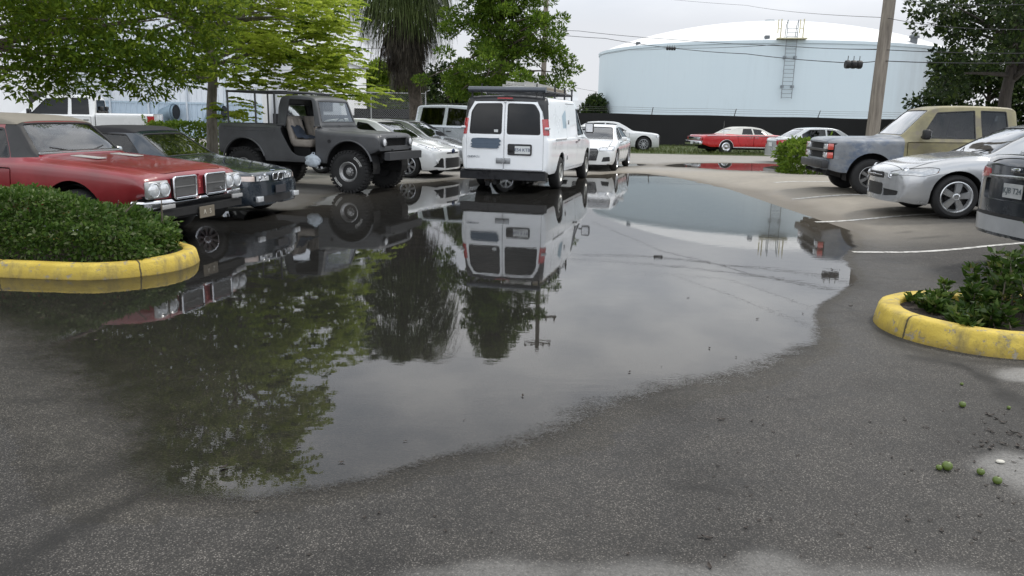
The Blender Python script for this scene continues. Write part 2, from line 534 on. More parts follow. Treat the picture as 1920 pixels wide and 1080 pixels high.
        for i in range(len(Q)):
            p, q = Q[i], Q[(i+1) % len(Q)]; d = q-p
            if d.length < 1e-6 or not faces: continue
            no = (e1*d.y - e2*d.x).normalized(); co = e1*p.x+e2*p.y - no*shrink
            ge = set(faces)
            for f in faces: ge.update(f.edges); ge.update(f.verts)
            r = bmesh.ops.bisect_plane(bm, geom=list(ge), dist=1e-5, plane_co=co, plane_no=no)
            nfs = [g for g in r['geom'] if isinstance(g, bmesh.types.BMFace)]
            faces = []
            for f in nfs:
                (faces if (f.calc_center_median()-co).dot(no) < 0 else rest).append(f)
        s.rest = rest
        return faces
    def drop(s, faces):
        bmesh.ops.delete(s.bm, geom=[f for f in set(faces) if f.is_valid], context='FACES')
    def part(s, faces, name, mat, inset=0.0, parent=None, rim=0.0, remove=True, label=None, bulge=0.0):
        """lift faces out as a part of their own"""
        if not faces: return None
        s.bm.normal_update()
        b = bmesh.new(); mp = {}
        for f in faces:
            for v in f.verts:
                if v not in mp: mp[v] = b.verts.new(v.co - v.normal*inset)
        for f in faces:
            try:
                nf = b.faces.new([mp[v] for v in f.verts]); nf.smooth = True
                if isinstance(mat, (list, tuple)): nf.material_index = f.material_index
            except ValueError: pass
        if remove: s.drop(faces)
        b.normal_update()
        if rim: s._flange(b, rim)
        o = mesh_obj(name, b, mat, parent or s.root, True, 40)
        if label: o['label'] = label
        return o
    def _flange(s, b, t, mi=None):
        b.normal_update()
        ed = [e for e in b.edges if e.is_boundary]
        nv = {v: v.normal.copy() for e in ed for v in e.verts}
        r = bmesh.ops.extrude_edge_only(b, edges=ed)
        new = [g for g in r['geom'] if isinstance(g, bmesh.types.BMVert)]
        old = {}
        for e in [g for g in r['geom'] if isinstance(g, bmesh.types.BMEdge)]: pass
        for v in new:
            for e in v.link_edges:
                o = e.other_vert(v)
                if o in nv: v.co = o.co - nv[o]*t; break
        for f in [g for g in r['geom'] if isinstance(g, bmesh.types.BMFace)]:
            f.smooth = False
            if mi is not None: f.material_index = mi
    def sides(s): return (1, -1)
    def window(s, pts, mat=None, inset=.014, name='window', r=.03, sides=(1, -1), rubber=True):
        for sd in sides:
            p3 = rnd([s.P(u, sd, z) for u, z in pts], r, 3)
            f = s.cut(p3, (0, sd, 0), side=sd, filt=.2)
            if rubber:
                g = s.cut(p3, (0, sd, 0), faces=f, shrink=.018)
                for q in s.rest:
                    if q.is_valid: q.material_index = 2
                f = g
            s.part(f, name, SIDEG if (mat is None or mat == GLASS) else mat, inset)
    def screen(s, pts, view, mat=None, name='windshield', inset=.010, r=.06, rubber=True, filt=.12, near=.7):
        """pts (u,y,z) on one half, mirrored to a full outline"""
        full = [s.P(*p) for p in pts]+[s.P(p[0], -p[1], p[2]) for p in pts[::-1]]
        p3 = rnd(full, r, 4)
        f = s.cut(p3, view, filt=filt, near=near)
        if rubber:
            g = s.cut(p3, view, faces=f, shrink=.02)
            for q in s.rest:
                if q.is_valid: q.material_index = 2
            f = g
        return s.part(f, name, mat or GLASS, inset)
    def door(s, pts, name='door', mat=None, gap=.014, sides=(1, -1), view=None, r=.03, handle=None, label=None):
        out = []
        for sd in sides:
            p3 = rnd([s.P(u, sd, z) for u, z in pts], r, 3)
            f = s.cut(p3, (0, sd, 0), side=sd, filt=.2)
            g = s.cut(p3, (0, sd, 0), faces=f, shrink=gap)
            s.drop(s.rest)
            o = s.part(g, name, mat or s.mats[0], 0, rim=.02, label=label)
            out.append((sd, o))
            if handle and o:
                b = bmesh.new(); hu, hz, hm = handle
                # sit on the surface
                c = min(o.data.vertices, key=lambda v: (v.co.x-s.X(hu))**2+(v.co.z-hz)**2).co
                add_box(b, (s.X(hu), c.y+sd*.012, hz), (.17, .03, .028), bevel=.008)
                mesh_obj('handle', b, hm, o, True, 40)
        return out
    def lid(s, pts, name, view=(0, 0, 1), gap=.012, filt=.4, mat=None, r=.05, label=None, rim=.02):
        full = [s.P(*p) for p in pts]+[s.P(p[0], -p[1], p[2]) for p in pts[::-1]]
        p3 = rnd(full, r, 3)
        f = s.cut(p3, view, filt=filt)
        g = s.cut(p3, view, faces=f, shrink=gap)
        s.drop(s.rest)
        return s.part(g, name, mat or s.mats[0], 0, rim=rim, label=label)
    def lamp(s, pts, view, name='headlight', mat=None, inset=.004, sides=(1, -1), r=.03, near=.5, filt=.1, bulbs=None, recess=.0, label=None):
        outs = []
        for sd in sides:
            p3 = rnd([s.P(p[0], sd*p[1], p[2]) for p in pts], r, 3)
            v = Vector(view); v.y *= sd
            f = s.cut(p3, v, side=sd, filt=filt, near=near)
            g = s.cut(p3, v, faces=f, shrink=.007)
            for q in s.rest:
                if q.is_valid: q.material_index = 2
            o = s.part(g, name, mat or CLEARLENS, inset, label=label)
            outs.append(o)
            if o and bulbs:
                for (u, y, z, rad) in bulbs:
                    b = bmesh.new(); vv = v.normalized()
                    c = s.P(u, sd*y, z)
                    near_v = min(o.data.vertices, key=lambda q: (q.co-c).length).co
                    M = vv.to_track_quat('Z', 'Y').to_matrix()
                    prof = [(rad, -.02), (rad, .004), (rad*.86, .008), (rad*.8, -.004), (rad*.5, .006), (0, .012)]
                    n = 20; rings = []
                    for (rr_, hh) in prof:
                        rings.append([b.verts.new(near_v*1.0 + M @ Vector((rr_*math.cos(2*PI*k/n), rr_*math.sin(2*PI*k/n), hh))) for k in range(n)] if rr_ > 0 else [b.verts.new(near_v + M @ Vector((0, 0, hh)))])
                    for A_, B_ in zip(rings[:-1], rings[1:]):
                        for k in range(n):
                            if len(B_) == 1: b.faces.new((A_[k], A_[(k+1) % n], B_[0]))
                            else: b.faces.new((A_[k], A_[(k+1) % n], B_[(k+1) % n], B_[k]))
                    mesh_obj('bulb', b, CHROME, o, True, 50)
        return outs
    def mark(s, pts, view, mi, side=0, filt=.15, near=None, r=0):
        p = [s.P(*q) for q in pts]
        if r: p = rnd(p, r, 3)
        f = s.cut(p, view, side=side, filt=filt, near=near)
        for q in f: q.material_index = mi
        return f
    def arch(s, u, z, R, sides=(1, -1), W=.9, depth=.34, lip=None, drop=.5):
        if not hasattr(s, 'wells'): s.wells = bmesh.new()
        for sd in sides:
            pts = [s.P(u-R*math.cos(a), sd, z+R*math.sin(a)) for a in np.linspace(0, PI, 19)]
            pts += [s.P(u+R, sd, z-drop), s.P(u-R, sd, z-drop)]
            f = s.cut(pts, (0, sd, 0), side=sd, filt=None)
            s.drop([q for q in f if abs(q.calc_center_median().y) > W-.45])
            b = s.wells; n = 18; ro = R+.004
            a_ = [(b.verts.new((s.X(u)+ro*math.cos(t), sd*(W-.05), z+ro*math.sin(t))), b.verts.new((s.X(u)+ro*math.cos(t), sd*(W-.05-depth), z+ro*math.sin(t)))) for t in np.linspace(-.25, PI+.25, n)]
            for i in range(n-1): b.faces.new((a_[i][0], a_[i+1][0], a_[i+1][1], a_[i][1]))
            b.faces.new([q[1] for q in a_])
    def wheels(s, uf, ur, y, r, w, rr, style, rimmat=None, tread=False, letters=False, steer=0.0, sides=(1, -1)):
        ms = wheel_meshes(r, w, rr, style, rimmat or ALLOY, tread, letters)
        for u in (uf, ur):
            for sd in sides:
                d = bpy.data.objects.new('wheel', ms[0]); COL.objects.link(d); d.parent = s.root
                d.location = (s.X(u), sd*(y-w/2), r-.004)
                spin = random.uniform(0, 6)
                rz = (0 if sd > 0 else PI) + (math.radians(steer) if u == uf else 0)
                d.rotation_euler = Euler((0, spin, rz), 'XYZ')
                for nm, me in (('tyre', ms[1]), ('rim', ms[2]), ('raised_lettering', ms[3])):
                    if me is None: continue
                    c = bpy.data.objects.new(nm, me); COL.objects.link(c); c.parent = d
    def finish(s, name='body', flange=.03, keepbelow=None):
        bm = s.bm; bm.normal_update()
        for f in bm.faces:
            f.smooth = True
            if f.normal.z < -.75: f.material_index = 1
        s._flange(bm, flange)
        o = mesh_obj(name, bm, s.mats, s.root, True, 32); s.bm = None
        s.body = o
        return o
    def underbody(s, u0, u1, W, z0=.2, z1=.42):
        b = getattr(s, 'wells', None) or bmesh.new()
        add_box(b, ((s.X(u0)+s.X(u1))/2, 0, (z0+z1)/2), (u1-u0, 2*W, z1-z0))
        mesh_obj('underbody', b, BLACK, s.root)
    def cabin(s, u0, u1, W, zf, zs, seats=((1.0, .36),), dash=None, zback=None, mat=None, wheel=True, zf0=.3):
        """floor block, dashboard, seats with headrests and steering wheel"""
        b = bmesh.new(); add_box(b, ((s.X(u0)+s.X(u1))/2, 0, (zf0+zf)/2), (u1-u0, 2*W, zf-zf0)); mesh_obj('cabin_floor', b, INTER, s.root)
        if dash:
            b = bmesh.new(); add_box(b, (s.X(dash[0]), 0, (zf+dash[1])/2), (.42, 2*W-.04, dash[1]-zf), bevel=.05, taper=(.6, 1)); mesh_obj('dashboard', b, INTER, s.root, True, 40)
            if wheel:
                b = bmesh.new(); c = Vector((s.X(dash[0]+.32), .36, dash[1]+.0)); M = Matrix.Rotation(math.radians(-65), 3, 'Y')
                pts = [c + M @ Vector((.18*math.cos(a), .18*math.sin(a), 0)) for a in np.linspace(0, 2*PI, 25)]
                add_tube(b, pts, .014, 6, False); add_tube(b, [c, c+Vector((.25, 0, -.12))], .025, 6); add_tube(b, [c+M @ Vector((0, -.17, 0)), c+M @ Vector((0, .17, 0))], .012, 6)
                mesh_obj('steering_wheel', b, INTER, s.root, True, 60)
        for (u, y) in seats:
            for sd in (1, -1):
                b = bmesh.new(); x = s.X(u); sw = .48 if y > 0 else 1.0
                add_box(b, (x, sd*y, zf+.07), (.5, .48, .16), bevel=.05)
                M = Matrix.Rotation(math.radians(-14), 3, 'Y')
                add_box(b, (x-.30, sd*y, zf+.12+(zs-zf)*.4), (.13, .48, (zs-zf)*.95), rot=M, bevel=.05)
                st = mesh_obj('seat', b, mat or INTGREY, s.root, True, 50)
                b = bmesh.new(); add_box(b, (x-.30-(zs-zf)*.16, sd*y, zs+.10), (.09, .25, .17), rot=M, bevel=.035); mesh_obj('headrest', b, mat or INTGREY, st, True, 50)
    def box(s, name, u, y, z, sz, mat, bevel=.0, parent=None, rot=None, sides=(1,), label=None, ang=40):
        o = None
        for sd in sides:
            b = bmesh.new(); add_box(b, (s.X(u), sd*y, z), sz, bevel=bevel, rot=rot); o = mesh_obj(name, b, mat, parent or s.root, bevel > 0, ang)
            if label: o['label'] = label
        return o
    def mirrors(s, u, y, z, mat, sz=(.12, .2, .14), sides=(1, -1), arm=True):
        for sd in sides:
            b = bmesh.new(); add_box(b, (s.X(u), sd*(y+sz[1]/2+.04), z), sz, bevel=.035)
            add_tube(b, [(s.X(u)+.02, sd*(y-.04), z-.05), (s.X(u)+.01, sd*(y+.08), z-.03)], .022, 6)
            o = mesh_obj('mirror', b, mat, s.root, True, 50)
            b = bmesh.new(); add_box(b, (s.X(u)-sz[0]/2-.001, sd*(y+sz[1]/2+.04), z), (.006, sz[1]*.84, sz[2]*.78), bevel=.002); mesh_obj('mirror_glass', b, CHROME, o)
    def plate(s, u, y, z, txt=None, back=False, mat=None, tcol=(.03, .05, .12), name='license_plate', tilt=0, w=.305, h=.152, parent=None):
        sg = -1 if back else 1
        x = s.X(u)
        b = bmesh.new(); M = Matrix.Rotation(math.radians(tilt), 3, 'Y')
        add_box(b, (x, y, z), (.012, w, h), bevel=.003, rot=M)
        o = mesh_obj(name, b, mat or PLATE, parent or s.root)
        if txt:
            me = text_mesh(txt, h*.58); me.materials.append(simple('plate_ink_%d' % int(1000*sum(tcol)), tcol, .6))
            t = bpy.data.objects.new('plate_lettering', me); COL.objects.link(t); t.parent = o
            t.matrix_local = Matrix.Translation(Vector((x, y, z)) + M @ Vector((sg*.009, 0, 0))) @ M.to_4x4() @ Matrix(((0, 0, sg, 0), (sg, 0, 0, 0), (0, 1, 0, 0), (0, 0, 0, 1)))
        return o
# ------------------------------------------------------------------ ground height (needed to stand things on it)
def gz(x, y):
    x = np.asarray(x, float); y = np.asarray(y, float)
    return .16*smooth(4.9, 7.2, x)*smooth(6.3, 9.0, y)*(1-smooth(20, 26, y)) + .10*smooth(-5.5, -9, x)*smooth(15, 22, y)
def stand(front, heading, L):
    a = math.radians(heading); x = front[0]-L/2*math.cos(a); y = front[1]-L/2*math.sin(a)
    return (x, y, float(gz(x, y)))

def sedan(name, label, front, heading, L, W, H, wb, fo, nz, hz, dz, uc, uh, ur, ub, um, col, r=.325, rr=.22, wheel='alloy10', cat='car', z=None,
          group=None, rimmat=None, glassm=None, arch=.385, cab=True, hatch=False, doors=2, bow=(.16, .1), steer=0, rw=.60, glassr=None, tails=True, handles=None, wt=.205, bh=.50, seatm=None, decor=True):
    loc = stand(front, heading, L)
    if z is not None: loc = (loc[0], loc[1], z)
    c = Car(name, label, cat, loc, heading, L, group)
    c.mats = [col, BLACK, DARK]
    top = [(0, nz-.05), (.03, nz), (.14, nz+.055), (.5, nz+.055+.42*(hz-nz-.055)), (uc-.12, hz-.012), (uc, hz), ((uc+uh)/2, hz+(H-.06-hz)*.56), (uh, H-.06), (uh+.28, H-.012), ((uh+ur)/2, H), (ur, H-.05),
           ((ur+ub)/2, dz+(H-.05-dz)*.60), (ub, dz+.02), (ub+.1, dz)]
    if L-ub > .35: top += [(L-.12, dz-.015)]
    top += [(L-.03, dz-.07), (L, dz-.13)]
    belt = [(0, nz-.09), (.05, nz-.03), (.3, nz+.045), (uc, hz-.075), (uh+.4, hz-.06), (ur, hz-.02), (min(ub, L-.3), hz-.005), (L-.1, min(dz-.06, hz)), (L, dz-.2)]
    bot = [(0, .22), (.25, .19), (.7, .19), (L-.6, .2), (L, .27)]
    wid = [(0, W-.07), (.35, W-.02), (1.2, W), (L-1.0, W), (L, W-.07)]
    rail = [(0, W-.25), (.6, W-.2), (uc, W-.16), (uh, rw), (ur, rw-.01), (ub, W-.24), (L, W-.25)]
    crown = [(0, .02), (uc-.1, .03), (uc+.1, .06), ((uc+uh)/2, .09), (uh, .05), (ur, .05), ((ur+ub)/2, .07), (ub, .03), (L, .02)]
    c.loft(top, belt, bot, wid, rail, crown, bow=bow, sw=.92)
    G_ = glassm or GLASS
    # screens
    c.screen([(uc+.03, W-.23, hz+.03), (uh-.06, rw-.05, H-.09)], (.7, 0, .7), G_)
    c.screen([(ur+.08, rw-.07, H-.09), (ub-.04, W-.32, dz+.06)], (-.6, 0, .8), glassr or G_, name='rear_window')
    a0 = uc+.42
    c.window([(a0, hz-.015), (uh+.17, H-.125), (um-.035, H-.085), (um-.035, hz-.02)], G_)
    c.window([(um+.035, hz-.015), (um+.035, H-.085), (ur-.12, H-.095), (ur+.22, hz+(H-hz)*.42), (ur+.24, hz+.03)], G_)
    # doors
    hm = handles or col
    wf, wr = fo, fo+wb
    c.arch(wf, r+.01, arch, W=W); c.arch(wr, r+.01, arch, W=W)
    c.door([(uc+.28, bh*0+.30), (uc+.24, hz-.10), (um, hz-.06), (um, .30)], handle=(um-.16, hz-.16, hm))
    if doors == 2:
        c.door([(um+.004, .30), (um+.004, hz-.06), (ur+.2, hz-.04), (ur+.22, .62), (ur-.02, .30)], handle=(ur+.05, hz-.13, hm))
    # hood and boot
    c.lid([(.18, W-.28, nz), (.3, W-.21, nz), (uc-.05, W-.2, hz)], 'hood')
    if not hatch and L-ub > .3: c.lid([(ub+.03, W-.28, dz), (L-.05, W-.26, dz)], 'trunk_lid')
    c.uf, c.ur = wf, wr
    c.W, c.H, c.wf, c.wr, c.r = W, H, wf, wr, r
    c.o = dict(wheel=wheel, rr=rr, rimmat=rimmat, steer=steer, wt=wt, cab=cab, uc=uc, hz=hz, um=um, ur=ur, bh=bh, arch=arch, seatm=seatm, uh=uh)
    return c

def sedan_end(c, lampback=None):
    o = c.o; W = c.W
    # bumpers go last so that lamps and grilles cut into them first
    for nm, u0, u1 in (('front_bumper', -.5, c.wf-o['arch']+.03), ('rear_bumper', c.wr+o['arch']-.03, c.L+.5)):
        f = c.cut([c.P(u0, 0, -.2), c.P(u1, 0, -.2), c.P(u1, 0, o['bh']), c.P(u0, 0, o['bh'])], (0, 1, 0), filt=None)
        f = [q for q in f if q.is_valid]
        bs = [q for q in f if q.normal.z > -.75]
        c.part(bs, nm, c.mats, -.006, rim=.03)
    c.finish()
    c.wheels(c.wf, c.wr, W-.015, c.r, o['wt'], o['rr'], o['wheel'], o['rimmat'], steer=o['steer'])
    c.underbody(.45, c.L-.35, W-.30, .2, .45)
    if o['cab']:
        c.cabin(o['uc']+.1, o['ur']+.2, W-.12, .42, .86, seats=((o['um']-.12, .36), (o['ur']-.05, .3)), dash=(o['uc']+.22, o['hz']-.04), mat=o['seatm'])
    c.mirrors(o['uc']+.48, W-.06, o['hz']+.03, c.mats[0], (.11, .17, .12))

# ------------------------------------------------------------------ the faded red two-door with a beige vinyl top
def red_coupe():
    RED = paint('paint_faded_red', (.20, .016, .022), .33, 0, .25, (.10, .05, .045), .25, .55)
    VINYL = simple('vinyl_top_beige', (.19, .172, .14), .8, var=.2, scale=5, bump=.2)
    L = 5.17; c = Car('parked_car', 'faded red vintage coupe with beige vinyl top behind the clipped hedge', 'car', stand((-3.92, 9.66), -12, L), -12, L)
    c.mats = [RED, BLACK, DARK, VINYL, simple('hood_louvre_grey', (.34, .34, .32), .5)]
    top = [(0, .755), (.03, .80), (.12, .835), (.6, .895), (1.2, .95), (1.48, .975), (1.57, .985), (1.78, 1.16), (1.99, 1.295), (2.3, 1.338), (3.0, 1.35), (3.35, 1.325), (3.6, 1.24), (4.05, 1.02), (4.2, .99), (4.8, .955), (5.1, .9), (5.17, .82)]
    belt = [(0, .72), (.03, .765), (.12, .805), (.6, .86), (1.2, .90), (1.7, .925), (2.5, .92), (3.1, .93), (3.9, .965), (4.6, .92), (5.1, .86), (5.17, .78)]
    bot = [(0, .53), (.12, .5), (.4, .33), (.7, .27), (4.3, .27), (4.9, .36), (5.17, .45)]
    wid = [(0, .955), (.2, .965), (.8, .98), (2.5, .985), (4.3, .975), (5.17, .92)]
    rail = [(0, .72), (1.35, .76), (1.58, .76), (2.0, .62), (3.3, .61), (3.6, .63), (4.05, .68), (4.2, .72), (5.17, .70)]
    crown = [(0, .008), (1.45, .02), (1.58, .04), (1.78, .085), (2.02, .05), (3.4, .05), (3.8, .06), (4.1, .02), (5.17, .015)]
    c.loft(top, belt, bot, wid, rail, crown, bow=(.05, .08), corner=((.10, .02), (.25, .08)), shoulder=.035, bw=.98, mz=.64, sw=.90)
    c.screen([(1.615, .70, 1.005), (1.95, .575, 1.275)], (.7, 0, .7))
    c.screen([(3.66, .48, 1.21), (3.98, .5, 1.06)], (-.6, 0, .8), name='rear_window')
    c.window([(1.84, .955), (2.10, 1.225), (2.95, 1.265), (2.95, .955)])
    c.window([(2.99, .96), (2.99, 1.26), (3.4, 1.235), (3.56, .99)])
    for sd in (1, -1):
        c.mark([(1.58, sd, .965), (1.84, sd, .96), (2.10, sd, 1.228), (2.10, sd, 1.262), (1.96, sd, 1.27)], (0, sd, 0), 2, side=sd, filt=.05)
    f1 = c.cut([c.P(1.965, 0, 1.252), c.P(1.965, 0, 1.6), c.P(3.60, 0, 1.6), c.P(3.60, 0, 1.262)], (0, 1, 0), filt=None)
    f2 = c.cut([c.P(3.60, 0, .985), c.P(3.60, 0, 1.6), c.P(4.12, 0, 1.6), c.P(4.12, 0, 1.012)], (0, 1, 0), filt=None)
    c.part([f for f in f1+f2 if f.is_valid], 'vinyl_top', VINYL, -.006, rim=.03)
    # hood with its two long creases, louvres
    hood = c.lid([(.06, .60, .8), (1.51, .70, .98)], 'hood', rim=.02)
    for y in (.34, -.34):
        b = bmesh.new()
        for k in range(7): add_box(b, (c.X(1.09+k*.05), y, .953+.004*k-.002), (.03, .13, .012), bevel=.003)
        add_box(b, (c.X(1.24), y, .961), (.38, .16, .012), rot=Matrix.Rotation(math.radians(3.6), 3, 'Y'), bevel=.004)
        mesh_obj('hood_louvre', b, c.mats[4], hood)
    b = bmesh.new(); add_box(b, (c.X(1.60), 0, .998), (.02, 1.42, .02), bevel=.004); mesh_obj('windshield_trim', b, CHROME, c.root)
    for sd in (1, -1):
        b = bmesh.new(); add_tube(b, [(c.X(1.60), sd*.1, 1.0), (c.X(1.68), sd*.45, 1.045)], .008, 5); mesh_obj('wiper', b, DARK, c.root)
    c.door([(1.80, .36), (1.76, .85), (3.10, .88), (3.05, .36)], handle=(2.98, .83, CHROME))
    c.lid([(4.22, .66, .98), (5.08, .64, .9)], 'trunk_lid')
    c.arch(.98, .34, .39, W=.98); c.arch(3.83, .34, .37, W=.98)
    # nose pieces
    for sd in (1, -1):
        b = bmesh.new(); add_box(b, (c.X(.02), sd*.76, .645), (.07, .36, .20), bevel=.02)
        hl = mesh_obj('headlight_bezel', b, simple('bezel_silver', (.38, .38, .38), .35, .7), c.root, True, 50)
        for y in (.665, .85):
            b = bmesh.new(); add_lathe(b, [(.088, c.X(.02)), (.088, c.X(-.028)), (.078, c.X(-.034)), (.074, c.X(-.025))], 24, 'X', c=(0, sd*y, .645))
            add_lathe(b, [(.074, c.X(-.022)), (.05, c.X(-.038)), (0, c.X(-.044))], 24, 'X', c=(0, sd*y, .645)); recalc(b)
            mesh_obj('headlight', b, CLEARLENS, hl, True, 40)
        b = bmesh.new(); gy, gw, gh, gzc = sd*.315, .43, .245, .645
        add_box(b, (c.X(-.0), gy, gzc), (.02, gw-.03, gh-.03))
        gr = mesh_obj('grille', b, DARK, c.root)
        b = bmesh.new()
        for k in range(20): add_box(b, (c.X(-.03), gy-(gw-.05)/2+k*(gw-.05)/19, gzc), (.03, .008, gh-.04))
        add_box(b, (c.X(-.042), gy, gzc+.01), (.02, gw-.04, .012))
        mesh_obj('grille_bars', b, simple('grille_grey', (.26, .26, .26), .4, .6), gr)
        b = bmesh.new()
        P2 = rnd([Vector((gy-gw/2, gzc-gh/2, 0)), Vector((gy+gw/2, gzc-gh/2, 0)), Vector((gy+gw/2, gzc+gh/2, 0)), Vector((gy-gw/2, gzc+gh/2, 0))], .03, 3)
        add_tube(b, [(c.X(-.045), p.x, p.y) for p in P2]+[(c.X(-.045), P2[0].x, P2[0].y)], .016, 8, False)
        mesh_obj('grille_surround', b, CHROME, gr, True, 60)
    b = bmesh.new()
    add_tube(b, [(c.X(-.062), .48, .575), (c.X(-.062), .44, .60), (c.X(-.062), .42, .565), (c.X(-.062), .37, .60), (c.X(-.062), .35, .575), (c.X(-.062), .25, .585)], .006, 5)
    mesh_obj('script_emblem', b, CHROME, c.root)
    b = bmesh.new()
    for z_, w_ in ((.70, .012), (.675, .02), (.65, .012), (.625, .018)): add_box(b, (c.X(-.024), 0, z_), (.008, w_*2.2, .016))
    mesh_obj('nose_emblem', b, simple('emblem_red', (.45, .1, .09), .4), c.root)
    # stepped chrome bumper
    half = [(0, .515), (.07, .515), (.10, .488), (.545, .488), (.58, .525), (.99, .525), (1.0, .50), (.99, .40), (.60, .375), (0, .375)]
    out = half+[(-y, z) for y, z in half[::-1] if y > 0]
    b = bmesh.new(); add_prism(b, out, c.X(.10), c.X(-.09), 'X')
    for v in b.verts: v.co.x -= .10*(abs(v.co.y)/1.0)**3 + .03*abs(v.co.z-.46)/.08*(1 if v.co.x > c.X(0) else 0)
    bp = mesh_obj('front_bumper', b, CHROME, c.root)
    m = bp.modifiers.new('bevel', 'BEVEL'); m.width = .012; m.segments = 2; m.limit_method = 'ANGLE'
    b = bmesh.new(); add_box(b, (c.X(-.02), 0, .36), (.1, 1.7, .09)); mesh_obj('valance', b, BLACK, c.root)
    for sd in (1, -1):
        c.box('turn_signal', -.088, sd*.72, .45, (.02, .24, .05), simple('lens_grey', (.3, .3, .3), .2), .006, bp)
    c.plate(-.09, .02, .315, 'A   5', mat=simple('plate_worn', (.13, .11, .08), .6), tcol=(.45, .42, .36), w=.31, h=.14)
    b = bmesh.new(); add_box(b, (c.X(5.2), 0, .5), (.16, 1.9, .14), bevel=.03); mesh_obj('rear_bumper', b, CHROME, c.root)
    c.finish()
    c.wheels(.98, 3.83, .95, .34, .2, .19, 'steel', CHROME)
    c.underbody(.5, 4.8, .66, .22, .5)
    c.cabin(1.8, 4.0, .86, .45, .88, seats=((2.75, .38), (3.5, .3)), dash=(1.78, .93))
    c.mirrors(1.95, .95, .98, CHROME, (.09, .14, .09), sides=(1,))
    for o in c.root.children:      # sits high on its springs
        if o.name.split('.')[0] not in ('wheel', 'underbody'): o.location.z += .055
    for o in c.root.children_recursive:      # tall greenhouse of the period
        if o.type == 'MESH' and o.parent == c.root and o.data.users == 1:
            for v in o.data.vertices:
                if v.co.z > .985: v.co.z = .985+(v.co.z-.985)*1.30

